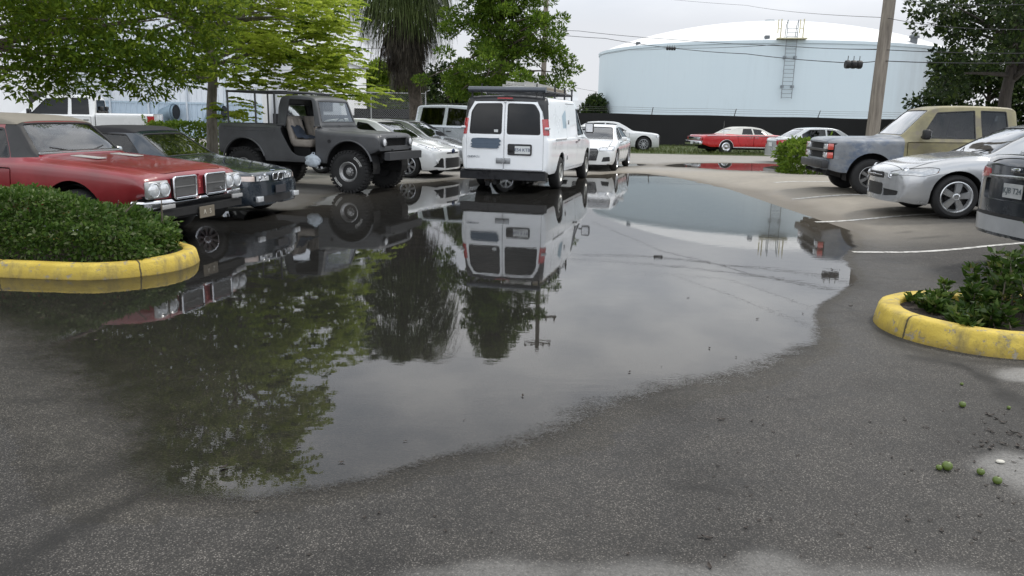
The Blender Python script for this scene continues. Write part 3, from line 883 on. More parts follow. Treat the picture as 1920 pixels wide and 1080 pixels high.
# ------------------------------------------------------------------ the dark teal convertible beside it
def teal_convertible():
    TEAL = paint('paint_dark_teal', (.010, .020, .033), .2, .25, .3, (.05, .05, .05), .2, 1)
    CLOTH = simple('soft_top_black', (.018, .018, .02), .85, var=.3, bump=.15)
    L = 4.43
    c = Car('parked_car', 'dark teal convertible with black soft top next to the red coupe', 'car', stand((-3.72, 12.25), -12, L), -12, L)
    c.mats = [TEAL, BLACK, DARK, CLOTH]
    top = [(0, .655), (.03, .69), (.12, .72), (.5, .78), (1.1, .86), (1.38, .895), (1.75, 1.11), (2.02, 1.265), (2.3, 1.335), (2.7, 1.34), (3.1, 1.29), (3.45, 1.10), (3.65, .985), (3.8, .955), (4.3, .93), (4.40, .88), (4.43, .8)]
    belt = [(0, .61), (.05, .655), (.3, .705), (1.3, .83), (2.2, .86), (3.6, .90), (4.3, .87), (4.43, .74)]
    bot = [(0, .22), (.3, .19), (4.0, .2), (4.43, .28)]
    wid = [(0, .79), (.4, .835), (1.2, .855), (3.6, .85), (4.43, .79)]
    rail = [(0, .62), (1.3, .68), (2.02, .57), (3.0, .57), (3.5, .6), (3.7, .62), (4.43, .6)]
    crown = [(0, .02), (1.3, .03), (1.75, .085), (2.02, .05), (3.1, .05), (3.7, .03), (4.43, .02)]
    c.loft(top, belt, bot, wid, rail, crown, bow=(.10, .08))
    c.screen([(1.42, .63, .93), (1.96, .52, 1.235)], (.7, 0, .7))
    c.screen([(3.2, .4, 1.22), (3.5, .42, 1.07)], (-.6, 0, .8), name='rear_window')
    c.window([(1.82, .875), (2.18, 1.225), (2.85, 1.25), (2.85, .875)])
    c.window([(2.88, .88), (2.88, 1.24), (3.1, 1.2), (3.2, .91)])
    f1 = c.cut([c.P(2.04, 0, 1.24), c.P(2.04, 0, 1.6), c.P(3.22, 0, 1.6), c.P(3.22, 0, 1.24)], (0, 1, 0), filt=None)
    f2 = c.cut([c.P(3.22, 0, .92), c.P(3.22, 0, 1.6), c.P(3.68, 0, 1.6), c.P(3.68, 0, .97)], (0, 1, 0), filt=None)
    c.part([f for f in f1+f2 if f.is_valid], 'soft_top', CLOTH, -.006, rim=.03)
    c.lid([(.14, .15, .7), (.17, .62, .7), (1.33, .66, .89)], 'hood')
    c.lid([(3.8, .58, .95), (4.36, .56, .93)], 'trunk_lid')
    c.door([(1.72, .28), (1.68, .80), (2.9, .83), (2.9, .5), (2.7, .28)], handle=(2.75, .76, TEAL))
    c.arch(.74, .315, .36, W=.85); c.arch(3.44, .315, .36, W=.85)
    c.lamp([(0, .23, .565), (0, .23, .652), (.05, .55, .658), (.05, .55, .565)], (1, .15, 0), bulbs=[(0, .31, .61, .04), (0, .45, .61, .042)], r=.015)
    c.lamp([(.05, .565, .565), (.05, .565, .658), (.25, .78, .665), (.25, .78, .58)], (1, .9, 0), 'turn_signal', simple('signal_pale', (.5, .42, .38), .15, coat=1), r=.015, filt=.05)
    # bumper shell, lower intake
    c.mark([(0, .40, .235), (0, -.40, .235), (0, -.42, .345), (0, .42, .345)], (1, 0, 0), 2, r=.03)
    for sd in (1, -1): c.box('fog_lamp', -.01, sd*.56, .31, (.05, .17, .085), CLEARLENS, .015)
    f = c.cut([c.P(-.5, 0, -.2), c.P(.385, 0, -.2), c.P(.385, 0, .53), c.P(-.5, 0, .53)], (0, 1, 0), filt=None)
    fb = c.part([q for q in f if q.normal.z > -.75], 'front_bumper', c.mats, -.02, rim=.04)
    c.plate(-.055, 0, .43, None, mat=simple('plate_blank_black', (.03, .03, .035), .5), name='plate_blank', w=.31, h=.12)
    for sd in (1, -1):
        b = bmesh.new(); P2 = rnd([Vector((sd*.085-.068, .565, 0)), Vector((sd*.085+.068, .565, 0)), Vector((sd*.085+.068, .67, 0)), Vector((sd*.085-.068, .67, 0))], .03, 3)
        add_prism(b, [(p.x, p.y) for p in P2], c.X(.05), c.X(-.012), 'X'); kd = mesh_obj('grille', b, BLACK, c.root)
        b = bmesh.new(); add_tube(b, [(c.X(-.014), p.x, p.y) for p in P2]+[(c.X(-.014), P2[0].x, P2[0].y)], .010, 8, False); mesh_obj('grille_surround', b, CHROME, kd, True, 60)
    b = bmesh.new(); add_lathe(b, [(0, .006), (.038, .004), (.04, 0)], 20, 'Z', c=(c.X(.08), 0, .712)); mesh_obj('badge', b, simple('badge_blue', (.3, .35, .45), .3), c.root, True)
    c.lamp([(4.43, .5, .62), (4.43, .5, .8), (4.4, .78, .8), (4.4, .78, .62)], (-1, .3, 0), 'tail_light', REDLENS)
    c.finish()
    c.wheels(.74, 3.44, .835, .31, .205, .2, 'alloy10')
    c.underbody(.45, 4.1, .56, .2, .45)
    c.cabin(1.4, 3.5, .74, .42, .84, seats=((2.45, .34), (3.15, .3)), dash=(1.55, .85))
    c.mirrors(1.98, .80, .92, TEAL, (.1, .16, .11))

# ------------------------------------------------------------------ the lifted primer-grey off-roader
def off_roader():
    PRM = paint('paint_grey_primer', (.054, .056, .060), .48, 0, .3, (.07, .066, .062), .35, .15)
    CLOTHB = simple('seat_beige', (.27, .24, .21), .9, var=.4, scale=7, bump=.3)
    L = 3.9
    c = Car('off_roader', 'lifted matte grey half-cab off-roader without doors on knobbly tyres', 'off-roader', stand((-2.50, 16.75), -18, L), -18, L)
    c.mats = [PRM, BLACK, DARK]
    top = [(0, 1.13), (.03, 1.185), (.10, 1.21), (.5, 1.235), (1.25, 1.265), (1.38, 1.30), (1.5, 1.335), (1.7, 1.35), (3.85, 1.35), (3.9, 1.33)]
    belt = [(u, z-.03) for u, z in top]
    bot = [(0, .86), (.12, .80), (.3, .74), (1.2, .56), (2.6, .56), (3.2, .62), (3.9, .72)]
    wid = [(0, .80), (.2, .83), (.6, .86), (3.9, .86)]
    c.loft(top, belt, bot, wid, [(0, .66), (1.2, .70), (1.5, .78), (3.9, .78)], .018, bw=.985, sw=.985, mz=.75, shoulder=.05, bow=(.03, .02), corner=((.12, .03), (.12, .04)))
    # open tub, door openings
    f = c.cut([c.P(1.44, .76, 0), c.P(1.44, -.76, 0), c.P(3.80, -.76, 0), c.P(3.80, .76, 0)], (0, 0, 1), filt=.3); c.drop(f)
    for sd in (1, -1):
        f = c.cut(rnd([c.P(1.45, sd, .70), c.P(1.45, sd, 1.7), c.P(2.32, sd, 1.7), c.P(2.30, sd, 1.2), c.P(2.05, sd, .78), c.P(1.90, sd, .70)], .08, 4), (0, sd, 0), side=sd, filt=-.4)
        c.drop([q for q in f if abs(q.calc_center_median().y) > .6])
    c.arch(.68, .52, .53, W=.86, depth=.3, drop=.9); c.arch(3.22, .52, .53, W=.86, depth=.3, drop=.9)
    # bonnet seam and grille mouth
    c.lid([(.13, .60, 1.2), (1.27, .64, 1.25)], 'hood', rim=.02)
    c.door([(2.42, 1.20), (2.42, 1.27), (3.7, 1.27), (3.7, 1.20)], name='side_moulding', gap=.006)
    f = c.cut(rnd([c.P(0, .46, .955), c.P(0, -.46, .955), c.P(0, -.46, 1.115), c.P(0, .46, 1.115)], .02, 2), (1, 0, 0), filt=.4); c.drop(f)
    b = bmesh.new(); add_box(b, (c.X(.10), 0, 1.035), (.02, .94, .18)); gr = mesh_obj('grille', b, BLACK, c.root)
    b = bmesh.new()
    for k in range(11): add_box(b, (c.X(.05), 0, .965+k*.0145), (.02, .90, .004))
    mesh_obj('grille_mesh', b, DARK, gr)
    for sd in (1, -1):
        b = bmesh.new(); add_lathe(b, [(.095, c.X(.08)), (.097, c.X(-.02)), (.085, c.X(-.03)), (.08, c.X(-.01))], 24, 'X', c=(0, sd*.60, 1.035)); recalc(b)
        h = mesh_obj('headlight_ring', b, PRM, c.root, True, 40)
        b = bmesh.new(); add_lathe(b, [(.08, c.X(-.012)), (.05, c.X(-.03)), (0, c.X(-.036))], 24, 'X', c=(0, sd*.60, 1.035)); recalc(b); mesh_obj('headlight', b, simple('lamp_white', (.75, .76, .78), .12, .1, coat=1), h, True)
    c.finish(flange=.035)
    # flared arch lips
    for sd in (1, -1):
        for u in (.68, 3.22):
            b = bmesh.new(); add_tube(b, [(c.X(u)+.535*math.cos(a), sd*.858, .52+.535*math.sin(a)) for a in np.linspace(.25 if u < 1 else .3, PI-.2, 22)], .022, 6); mesh_obj('fender_lip', b, PRM, c.root, True, 60)
        b = bmesh.new(); add_lathe(b, [(.0, .012), (.03, .01), (.035, 0)], 12, 'Y', c=(c.X(1.12), sd*.86 if sd > 0 else -.872, 1.03)); mesh_obj('filler_cap', b, DARK, c.root)
    # winch bumper
    b = bmesh.new(); add_prism(b, [(.74, -.0), (.76, .10), (-.76, .10), (-.74, 0)], .68, .84, 'Z', Matrix.Translation((c.X(.05), 0, 0)).to_3x3())
    for v in b.verts: v.co = Vector((c.X(-.08)+v.co.y*1.3, v.co.x, v.co.z))
    recalc(b); fb = mesh_obj('front_bumper', b, simple('bumper_grey', (.035, .036, .039), .6), c.root)
    b = bmesh.new()
    b.free()
    for sd in (1, -1):
        b = bmesh.new(); add_box(b, (c.X(-.02), sd*.42, .74), (.3, .10, .12)); add_box(b, (c.X(-.10), sd*.42, .865), (.06, .03, .06), bevel=.006); add_box(b, (c.X(-.08), sd*.42, .82), (.05, .03, .06))
        mesh_obj('bumper_bracket', b, DARK, fb)
    # half cab
    c.loft([(1.36, 1.345), (1.44, 1.60), (1.54, 1.885), (1.62, 1.93), (2.0, 1.965), (2.34, 1.945), (2.40, 1.88), (2.44, 1.75)], [(1.36, 1.33), (2.44, 1.36)], [(1.36, 1.31), (2.44, 1.31)],
           [(1.36, .80), (2.44, .82)], [(1.36, .76), (1.54, .67), (2.44, .68)], .05, bw=.985, sw=.98, bow=(.02, .01), u0=1.36, u1=2.44, nu=26, corner=((.02, .0), (.10, .04)), fall=(.2, .2))
    c.drop([f for f in c.bm.faces if f.normal.z < -.7])
    ws = c.screen([(1.385, .68, 1.40), (1.515, .60, 1.85)], (.97, 0, .3), glass('dusty_glass', (.55, .58, .58), 1.3), r=.03)
    for sd in (1, -1):
        f = c.cut(rnd([c.P(1.50, sd, 1.2), c.P(1.62, sd, 1.86), c.P(2.17, sd, 1.875), c.P(2.25, sd, 1.2)], .05, 4), (0, sd, 0), side=sd, filt=-.3)
        c.drop([q for q in f if abs(q.calc_center_median().y) > .5])
    c.screen([(2.44, .52, 1.42), (2.44, .46, 1.78)], (-1, 0, .1), name='rear_window', filt=.3)
    c.finish('half_cab', flange=.04)
    # tub floor, inner walls, rack
    b = bmesh.new(); add_box(b, (c.X(2.0), 0, .62), (1.2, 1.6, .10)); add_box(b, (c.X(3.1), 0, .80), (1.45, 1.5, .06)); add_box(b, (c.X(2.42), 0, 1.0), (.03, 1.5, .55)); add_box(b, (c.X(1.40), 0, .95), (.04, 1.5, .60))
    mesh_obj('tub_floor', b, DARK, c.root)
    b = bmesh.new()
    for sd in (1, -1):
        y = sd*.72
        add_tube(b, [(c.X(3.68), y, 1.33), (c.X(3.68), y, 2.02)], .020, 8); add_tube(b, [(c.X(2.98), y, 1.33), (c.X(2.98), y, 2.02)], .020, 8); add_tube(b, [(c.X(2.5), y, 1.33), (c.X(2.5), y, 2.02)], .022, 8)
        add_tube(b, [(c.X(3.70), y, 2.02), (c.X(2.2), y, 2.02)], .020, 8)
    for u in (3.68, 2.98, 2.2): add_tube(b, [(c.X(u), .72, 2.02), (c.X(u), -.72, 2.02)], .024, 8)
    mesh_obj('roof_rack', b, simple('rack_grey', (.05, .052, .055), .55), c.root, True, 60)
    for sd in (1, -1):
        b = bmesh.new(); M = Matrix.Rotation(math.radians(-16), 3, 'Y'); y = sd*.36
        add_box(b, (c.X(1.95), y, .96), (.50, .50, .17), bevel=.05)
        add_box(b, (c.X(2.24), y, 1.22), (.14, .50, .62), rot=M, bevel=.05)
        add_box(b, (c.X(2.17), y+.14, 1.22), (.06, .10, .5), rot=M, bevel=.02); add_box(b, (c.X(2.17), y-.14, 1.22), (.06, .10, .5), rot=M, bevel=.02)
        st = mesh_obj('seat', b, CLOTHB, c.root, True, 50)
        b = bmesh.new(); add_box(b, (c.X(1.97), y, .78), (.4, .4, .2)); mesh_obj('seat_base', b, BLACK, st)
    b = bmesh.new(); cc = Vector((c.X(1.62), .36, 1.32)); M = Matrix.Rotation(math.radians(-60), 3, 'Y')
    add_tube(b, [cc+M @ Vector((.2*math.cos(a), .2*math.sin(a), 0)) for a in np.linspace(0, 2*PI, 25)], .013, 6, False); add_tube(b, [cc, cc+Vector((.25, 0, -.18))], .022, 6); add_tube(b, [cc+M @ Vector((0, -.2, 0)), cc+M @ Vector((0, .2, 0))], .01, 6)
    mesh_obj('steering_wheel', b, DARK, c.root, True, 60)
    b = bmesh.new(); add_box(b, (c.X(1.42), 0, 1.22), (.14, 1.5, .18), bevel=.03); mesh_obj('dashboard', b, PRM, c.root, True, 40)
    # axles, springs, frame
    b = bmesh.new()
    for u in (.68, 3.22):
        add_tube(b, [(c.X(u), -.6, .42), (c.X(u), .6, .42)], .05, 10); add_lathe(b, [(0, -.13), (.1, -.11), (.14, 0), (.1, .11), (0, .13)], 14, 'X', c=(c.X(u), .18, .42))
        for sd in (1, -1):
            add_tube(b, [(c.X(u)+.55, sd*.42, .66), (c.X(u)+.2, sd*.42, .50), (c.X(u)-.2, sd*.42, .50), (c.X(u)-.55, sd*.42, .66)], .03, 6)
            add_tube(b, [(c.X(u)+.1, sd*.5, .45), (c.X(u)+.2, sd*.46, .9)], .03, 8)
    for sd in (1, -1): add_box(b, (c.X(2.0), sd*.42, .66), (3.7, .08, .12))
    add_tube(b, [(c.X(.68), .18, .42), (c.X(1.7), .1, .55), (c.X(3.22), .18, .42)], .04, 8); add_box(b, (c.X(1.7), .05, .55), (.6, .4, .2))
    if hasattr(c, 'wells'):
        me = bpy.data.meshes.new('w'); c.wells.to_mesh(me); c.wells.free(); b.from_mesh(me)
    mesh_obj('chassis', b, BLACK, c.root)
    c.wheels(.68, 3.22, .90, .425, .28, .205, 'slot8', simple('rim_scout_steel', (.34, .34, .34), .4, .7, var=.3), tread=True, letters=True, steer=0)
    # things left in it
    th = empty('cloth_bundle', c.root.matrix_basis @ Vector((c.X(1.98), -.40, 1.045)), math.radians(-18))
    tag(th, 'crumpled dark blue cloth lying on the off-roader seat', 'cloth')
    b = bmesh.new()
    n = 16; vv = {}
    for i in range(n+1):
        for j in range(n+1):
            x, y = (i/n-.5)*.46, (j/n-.5)*.40
            z = .07*(1-(abs(x)/.23)**3)*(1-(abs(y)/.2)**3) + .10*float(fbm(i*.35, j*.35, 5)) + (.25*smooth(-.05, -.23, x)) - .03
            vv[i, j] = b.verts.new((x, y, z))
    for i in range(n):
        for j in range(n): b.faces.new((vv[i, j], vv[i+1, j], vv[i+1, j+1], vv[i, j+1]))
    mesh_obj('cloth', b, simple('cloth_navy', (.03, .04, .06), .9, var=.6, scale=30), th, True)
    tg = empty('plastic_bag', c.root.matrix_basis @ Vector((c.X(1.50), -.90, .62)), math.radians(-18))
    tag(tg, 'crumpled white plastic bag hanging at the off-roader doorway', 'plastic bag')
    b = bmesh.new()
    bmesh.ops.create_icosphere(b, subdivisions=4, radius=1)
    for v in b.verts:
        k = .75+.6*float(fbm(v.co.x*2.3+5, v.co.y*2.3+v.co.z*2.9, 9))
        v.co = Vector((v.co.x*.17*k, v.co.y*.07*k, v.co.z*.125*k))
    tg_o = mesh_obj('bag', b, simple('bag_white', (.42, .47, .52), .35, var=.3, scale=25), tg, True)
    b = bmesh.new(); add_tube(b, [(-.05, 0, .08), (-.02, .02, .17), (.02, .04, .17), (.05, 0, .08)], .008, 5); mesh_obj('handle', b, simple('bag_white', (.5, .5, .5)), tg)
# ------------------------------------------------------------------ white work van, tail towards us
def work_van():
    WH = paint('paint_van_white', (.84, .86, .88), .3, 0, .14, (.35, .33, .30), .04, .7)
    GRP = simple('patch_grey_primer', (.085, .115, .155), .75, var=.15, scale=9)
    GRL = simple('patch_pale_grey', (.33, .43, .50), .75, var=.12)
    L = 5.69; h = 75.0; a = math.radians(h)
    rear = (-.24, 17.05)
    loc = (rear[0]+L/2*math.cos(a), rear[1]+L/2*math.sin(a), 0.0)
    c = Car('work_van', 'white panel van with roof rack and grey paint patches standing in the puddle', 'van', loc, h, L)
    c.mats = [WH, BLACK, DARK, GRP, GRL, simple('trim_black', (.02, .02, .022), .4)]
    top = [(0, .86), (.04, .94), (.25, 1.04), (.7, 1.14), (.88, 1.19), (1.35, 1.62), (1.72, 1.92), (1.95, 2.0), (2.6, 2.06), (5.35, 2.06), (5.58, 2.03), (5.66, 1.97), (5.69, 1.90)]
    belt = [(0, .80), (.3, .98), (.9, 1.10), (1.2, 1.14), (5.4, 1.16), (5.69, 1.16)]
    bot = [(0, .42), (.3, .34), (5.3, .36), (5.69, .44)]
    wid = [(0, .95), (.5, 1.0), (5.3, 1.0), (5.69, .985)]
    rail = [(0, .80), (.85, .86), (1.72, .82), (1.95, .86), (5.4, .90), (5.62, .885), (5.69, .86)]
    c.loft(top, belt, bot, wid, rail, [(0, .03), (.9, .06), (1.4, .10), (1.9, .09), (5.5, .11), (5.69, .10)], bw=.985, sw=.95, bow=(.16, .05), shoulder=.012, corner=((.3, .1), (.10, .045)), nu=50, fall=(.5, .25), tail=[(.4, .0), (1.1, 0), (1.95, .07)], roofround=1.6)
    R = (-1, 0, 0)
    # rear doors with their panes
    for sd in (1, -1):
        p = rnd([c.P(L, sd*.055, 1.225), c.P(L, sd*.80, 1.225), c.P(L, sd*.765, 1.70), c.P(L, sd*.65, 1.875), c.P(L, sd*.055, 1.885)], .06, 4)
        f = c.cut(p, R, filt=.3); g = c.cut(p, R, faces=f, shrink=.014)
        for q in c.rest: q.material_index = 5
        c.part(g, 'rear_window', TINT, .012)
    for sd in (1, -1):
        # black surround outside the door frames
        f = c.cut([c.P(L, sd*.85, 1.56), c.P(L, sd*1.2, 1.56), c.P(L, sd*1.2, 1.72), c.P(L, sd*.82, 1.72)], R, filt=.1, near=.3)
        for q in f: q.material_index = 5
        f = c.cut([c.P(L, 0, 1.93), c.P(L, sd*.70, 1.92), c.P(L, sd*.70, 2.2), c.P(L, 0, 2.2)], R, filt=.1, near=.3)
        for q in f: q.material_index = 5
        f = c.cut([c.P(L, sd*.82, 1.72), c.P(L, sd*1.2, 1.72), c.P(L, sd*1.2, 2.2), c.P(L, sd*.70, 2.2), c.P(L, sd*.70, 1.92)], R, filt=.1, near=.3)
        for q in f: q.material_index = 5
        # tall lamps
        f = c.cut(rnd([c.P(L, sd*.885, 1.22), c.P(L-.10, sd*1.0, 1.22), c.P(L-.10, sd*.97, 1.56), c.P(L, sd*.86, 1.56)], .02, 2), (-1, sd*.7, 0), filt=.05, near=.30, side=sd)
        t = c.part(f, 'tail_light', REDLENS, -.012, rim=.03)
        if t:
            b = bmesh.new(); vs = [v.co for v in t.data.vertices]; xm = min(v.x for v in vs)
            add_box(b, (xm+.05, sd*.935, 1.365), (.125, .10, .055), bevel=.01); mesh_obj('reversing_lens', b, CLEARLENS, t, True)
    for sd in (1, -1):
        p = rnd([c.P(L, sd*.004, .475), c.P(L, sd*.87, .475), c.P(L, sd*.865, 1.2), c.P(L, sd*.82, 1.72), c.P(L, sd*.70, 1.92), c.P(L, sd*.004, 1.93)], .03, 2)
        f = c.cut(p, R, filt=.2, near=.4); g = c.cut(p, R, faces=f, shrink=.007)
        c.drop(c.rest)
        if sd > 0:   # brushed primer patch on the left door
            ys = np.linspace(.07, .76, 15); up = [1.145+.018*random.uniform(-1, 1) for _ in ys]; lo = [.925+.02*random.uniform(-1, 1) for _ in ys]
        d = c.part(g, 'rear_door', c.mats, 0, rim=.02)
        if sd > 0:
            b = bmesh.new(); x0 = c.X(L)-.004
            def sx(y, z): return min((v.co for v in d.data.vertices), key=lambda q: (q.y-y)**2+(q.z-z)**2).x
            jag = [(.06+random.uniform(0, .07), 1.15-.025*k) for k in range(9)]; jag2 = [(.77-random.uniform(0, .06), .93+.025*k) for k in range(9)]
            poly = [(y, z) for y, z in jag]+[(y, .925+random.uniform(-.006, .006)) for y in (.15, .3, .45, .6)]+jag2+[(y, 1.15+random.uniform(-.01, .01)) for y in (.6, .45, .3, .15)]
            for tri in tessellate_polygon([[Vector((p_[0], p_[1], 0)) for p_ in poly]]):
                b.faces.new([b.verts.new((c.X(L)-.022+.05*(abs(poly[i][0])/1.0)**2.4, poly[i][0], poly[i][1])) for i in tri])
            bmesh.ops.subdivide_edges(b, edges=list(b.edges), cuts=2)
            mesh_obj('primer_patch', b, GRP, d)
            c.box('sticker', L+.0, .18, 1.30, (.01, .09, .055), PLATE, 0, d)
            b = bmesh.new()
            me = text_mesh('CHEVROLET', .062, .004); me.materials.append(simple('badge_grey', (.10, .12, .15), .4))
            t = bpy.data.objects.new('maker_badge', me); COL.objects.link(t); t.parent = d
            t.matrix_local = Matrix.Translation((c.X(L)-.004+.02, .66, .735)) @ Matrix(((0, 0, -1, 0), (-1, 0, 0, 0), (0, 1, 0, 0), (0, 0, 0, 1)))
        else:
            b = bmesh.new(); P2 = rnd([Vector((-.085, .79, 0)), Vector((-.62, .79, 0)), Vector((-.62, 1.03, 0)), Vector((-.085, 1.03, 0))], .04, 4)
            add_prism(b, [(p_.x, p_.y) for p_ in P2], c.X(L)+.02, c.X(L)-.012, 'X')
            pb = mesh_obj('plate_recess', b, c.mats[5], d)
            c.plate(L+.018, -.42, .905, 'E54 KTB', True, parent=pb, w=.34, h=.165)
            c.box('latch_handle', L+.012, -.16, .91, (.02, .10, .12), DARK, .01, pb)
    b = bmesh.new(); add_box(b, (c.X(L)-.008, .10, .665), (.03, .14, .12), bevel=.008); add_box(b, (c.X(L)-.008, -.08, .665), (.03, .14, .12), bevel=.008); add_lathe(b, [(.05, c.X(L)-.02), (.05, c.X(L)-.055), (0, c.X(L)-.06)], 14, 'X', c=(0, .01, .665))
    mesh_obj('security_hasp', b, simple('steel_worn', (.28, .29, .30), .4, .7, var=.4), c.root, True, 40)
    b = bmesh.new(); add_lathe(b, [(.012, .0), (.012, .3)], 6, 'Y', c=(c.X(L)+.06, -.15, 1.985)); add_box(b, (c.X(L)+.045, 0, 1.985), (.04, .34, .03), bevel=.006); mesh_obj('brake_lamp', b, REDLENS, c.root)
    # right and left side details
    c.window([(1.30, 1.19), (1.80, 1.80), (2.25, 1.84), (2.25, 1.17)], TINT, r=.05)
    c.screen([(1.0, .78, 1.27), (1.65, .70, 1.84)], (.75, 0, .65))
    for sd in (-1,):
        f = c.cut([c.P(4.02, -1, 1.36), c.P(3.45, -1, 1.36), c.P(3.42, -1, 1.60), c.P(3.68, -1, 1.78), c.P(4.08, -1, 1.64)], (0, -1, 0), side=-1, filt=.2)
        for q in f: q.material_index = 4
    c.door([(1.25, .42), (1.22, 1.12), (2.34, 1.12), (2.34, .42)], handle=(2.2, 1.06, DARK))
    c.door([(2.40, .42), (2.40, 1.93), (3.62, 1.93), (3.62, .42)], name='cargo_door', sides=(-1,), handle=(2.55, 1.02, DARK))
    for z_ in (.68, 1.5): c.box('hinge', 3.64, -1.0, z_, (.09, .02, .10), simple('hinge_grey', (.3, .3, .3), .5), .005)
    c.box('door_track', 4.4, -1.003, 1.12, (1.2, .012, .03), simple('track_grey', (.40, .41, .41), .5), .003)
    c.arch(.86, .37, .46, W=1.0); c.arch(4.29, .37, .46, W=1.0)
    c.lamp([(0, .55, .66), (0, .55, .83), (.2, .93, .86), (.2, .93, .66)], (1, .4, 0))
    c.finish()
    b = bmesh.new(); add_prism(b, [(-.985, .0), (-.96, .12), (.96, .12), (.985, 0), (.94, -.02), (-.94, -.02)], .265, .44, 'Z')
    for v in b.verts: v.co = Vector((c.X(L)+.02-v.co.y, v.co.x, v.co.z))
    add_box(b, (c.X(L)-.05, 0, .462), (.17, 1.86, .022), bevel=.005)
    recalc(b); rb = mesh_obj('rear_bumper', b, simple('bumper_dark', (.018, .019, .022), .32, .3, var=.5), c.root)
    b = bmesh.new(); add_box(b, (c.X(L)+.1, .18, .20), (.3, .07, .10)); add_box(b, (c.X(L)-.02, .35, .17), (.06, .10, .12), bevel=.02); add_tube(b, [(c.X(L)+.1, -.62, .26), (c.X(L)+.9, -.62, .28)], .035, 8); add_box(b, (c.X(3.2), 0, .36), (4.6, .9, .18)); add_tube(b, [(c.X(4.29), -.75, .35), (c.X(4.29), .75, .35)], .06, 8); add_lathe(b, [(0, -.16), (.13, -.12), (.17, 0), (.13, .12), (0, .16)], 14, 'X', c=(c.X(4.29), 0, .35))
    mesh_obj('tow_hitch', b, BLACK, rb)
    b = bmesh.new(); add_lathe(b, [(.0, -.10), (.07, -.08), (.09, 0), (.07, .08), (0, .10)], 14, 'X', c=(c.X(L)+.25, .42, .22)); mesh_obj('axle_shackle', b, simple('rusty_steel', (.16, .14, .12), .6, .5, var=.6, scale=20), c.root, True)
    c.wheels(.86, 4.29, .99, .365, .235, .21, 'alloy6', simple('rim_steel_grey', (.40, .40, .38), .4, .5, var=.3))
    c.underbody(.5, 5.2, .6, .3, .5)
    b = bmesh.new(); add_box(b, (c.X(3.9), 0, 1.0), (3.2, 1.7, .02)); add_box(b, (c.X(2.45), 0, 1.25), (.04, 1.75, 1.2)); mesh_obj('cargo_floor', b, INTER, c.root)
    c.cabin(1.0, 2.3, .82, .7, 1.3, seats=((2.0, .42),), dash=(1.2, 1.2))
    c.mirrors(1.55, 1.0, 1.36, c.mats[5], (.12, .22, .27))
    # roof rack
    b = bmesh.new()
    for u in (5.45, 4.35, 3.25, 2.35):
        add_tube(b, [(c.X(u), -.80, 2.13), (c.X(u), .80, 2.13)], .022, 6)
        for sd in (1, -1): add_tube(b, [(c.X(u), sd*.80, 1.98), (c.X(u), sd*.80, 2.30 if u < 5 else 2.15)], .022, 6); add_box(b, (c.X(u), sd*.80, 1.985), (.12, .08, .03))
    for sd in (1, -1): add_tube(b, [(c.X(5.5), sd*.80, 2.15), (c.X(2.3), sd*.80, 2.15)], .02, 6)
    rk = mesh_obj('roof_rack', b, simple('rack_black', (.03, .031, .034), .45, .3), c.root, True, 50)
    b = bmesh.new(); add_tube(b, [(c.X(5.52), -.86, 2.17), (c.X(5.52), .86, 2.17)], .062, 12); mesh_obj('rear_roller', b, simple('roller_grey', (.09, .10, .115), .3, .3), rk, True, 50)
    b = bmesh.new()
    b.free()
    for sd in (1, -1): b = bmesh.new(); add_tube(b, [(c.X(5.35), sd*.62, 2.02), (c.X(5.35), sd*.62, 2.3)], .015, 6); mesh_obj('rack_post', b, DARK, rk)
    # ladder lying on it
    a_ = empty('ladder', c.root.matrix_basis @ Vector((c.X(3.9), -.12, 2.19)), math.radians(h)); tag(a_, 'aluminium extension ladder lying on the van roof rack', 'ladder')
    b = bmesh.new()
    for y in (-.24, .24): add_box(b, (0, y, .05), (3.0, .035, .09)); add_box(b, (.1, y*.86, .13), (2.9, .03, .08))
    mesh_obj('rails', b, simple('ladder_alu', (.42, .42, .40), .5, .5, var=.3), a_)
    b = bmesh.new()
    for k in range(10): add_tube(b, [(-1.4+k*.31, -.24, .05), (-1.4+k*.31, .24, .05)], .016, 6); add_tube(b, [(-1.25+k*.29, -.2, .13), (-1.25+k*.29, .2, .13)], .016, 6)
    mesh_obj('rungs', b, MATS['ladder_alu'], a_)
    a_ = empty('plank', c.root.matrix_basis @ Vector((c.X(3.6), -.58, 2.16)), math.radians(h)); tag(a_, 'weathered wooden plank tied beside the ladder on the van roof', 'plank')
    b = bmesh.new(); add_box(b, (0, 0, .03), (2.6, .16, .05), bevel=.006); add_box(b, (.2, 0, .082), (2.2, .13, .045), bevel=.006); mesh_obj('board', b, simple('plank_wood', (.22, .19, .15), .8, var=.3, scale=9), a_)

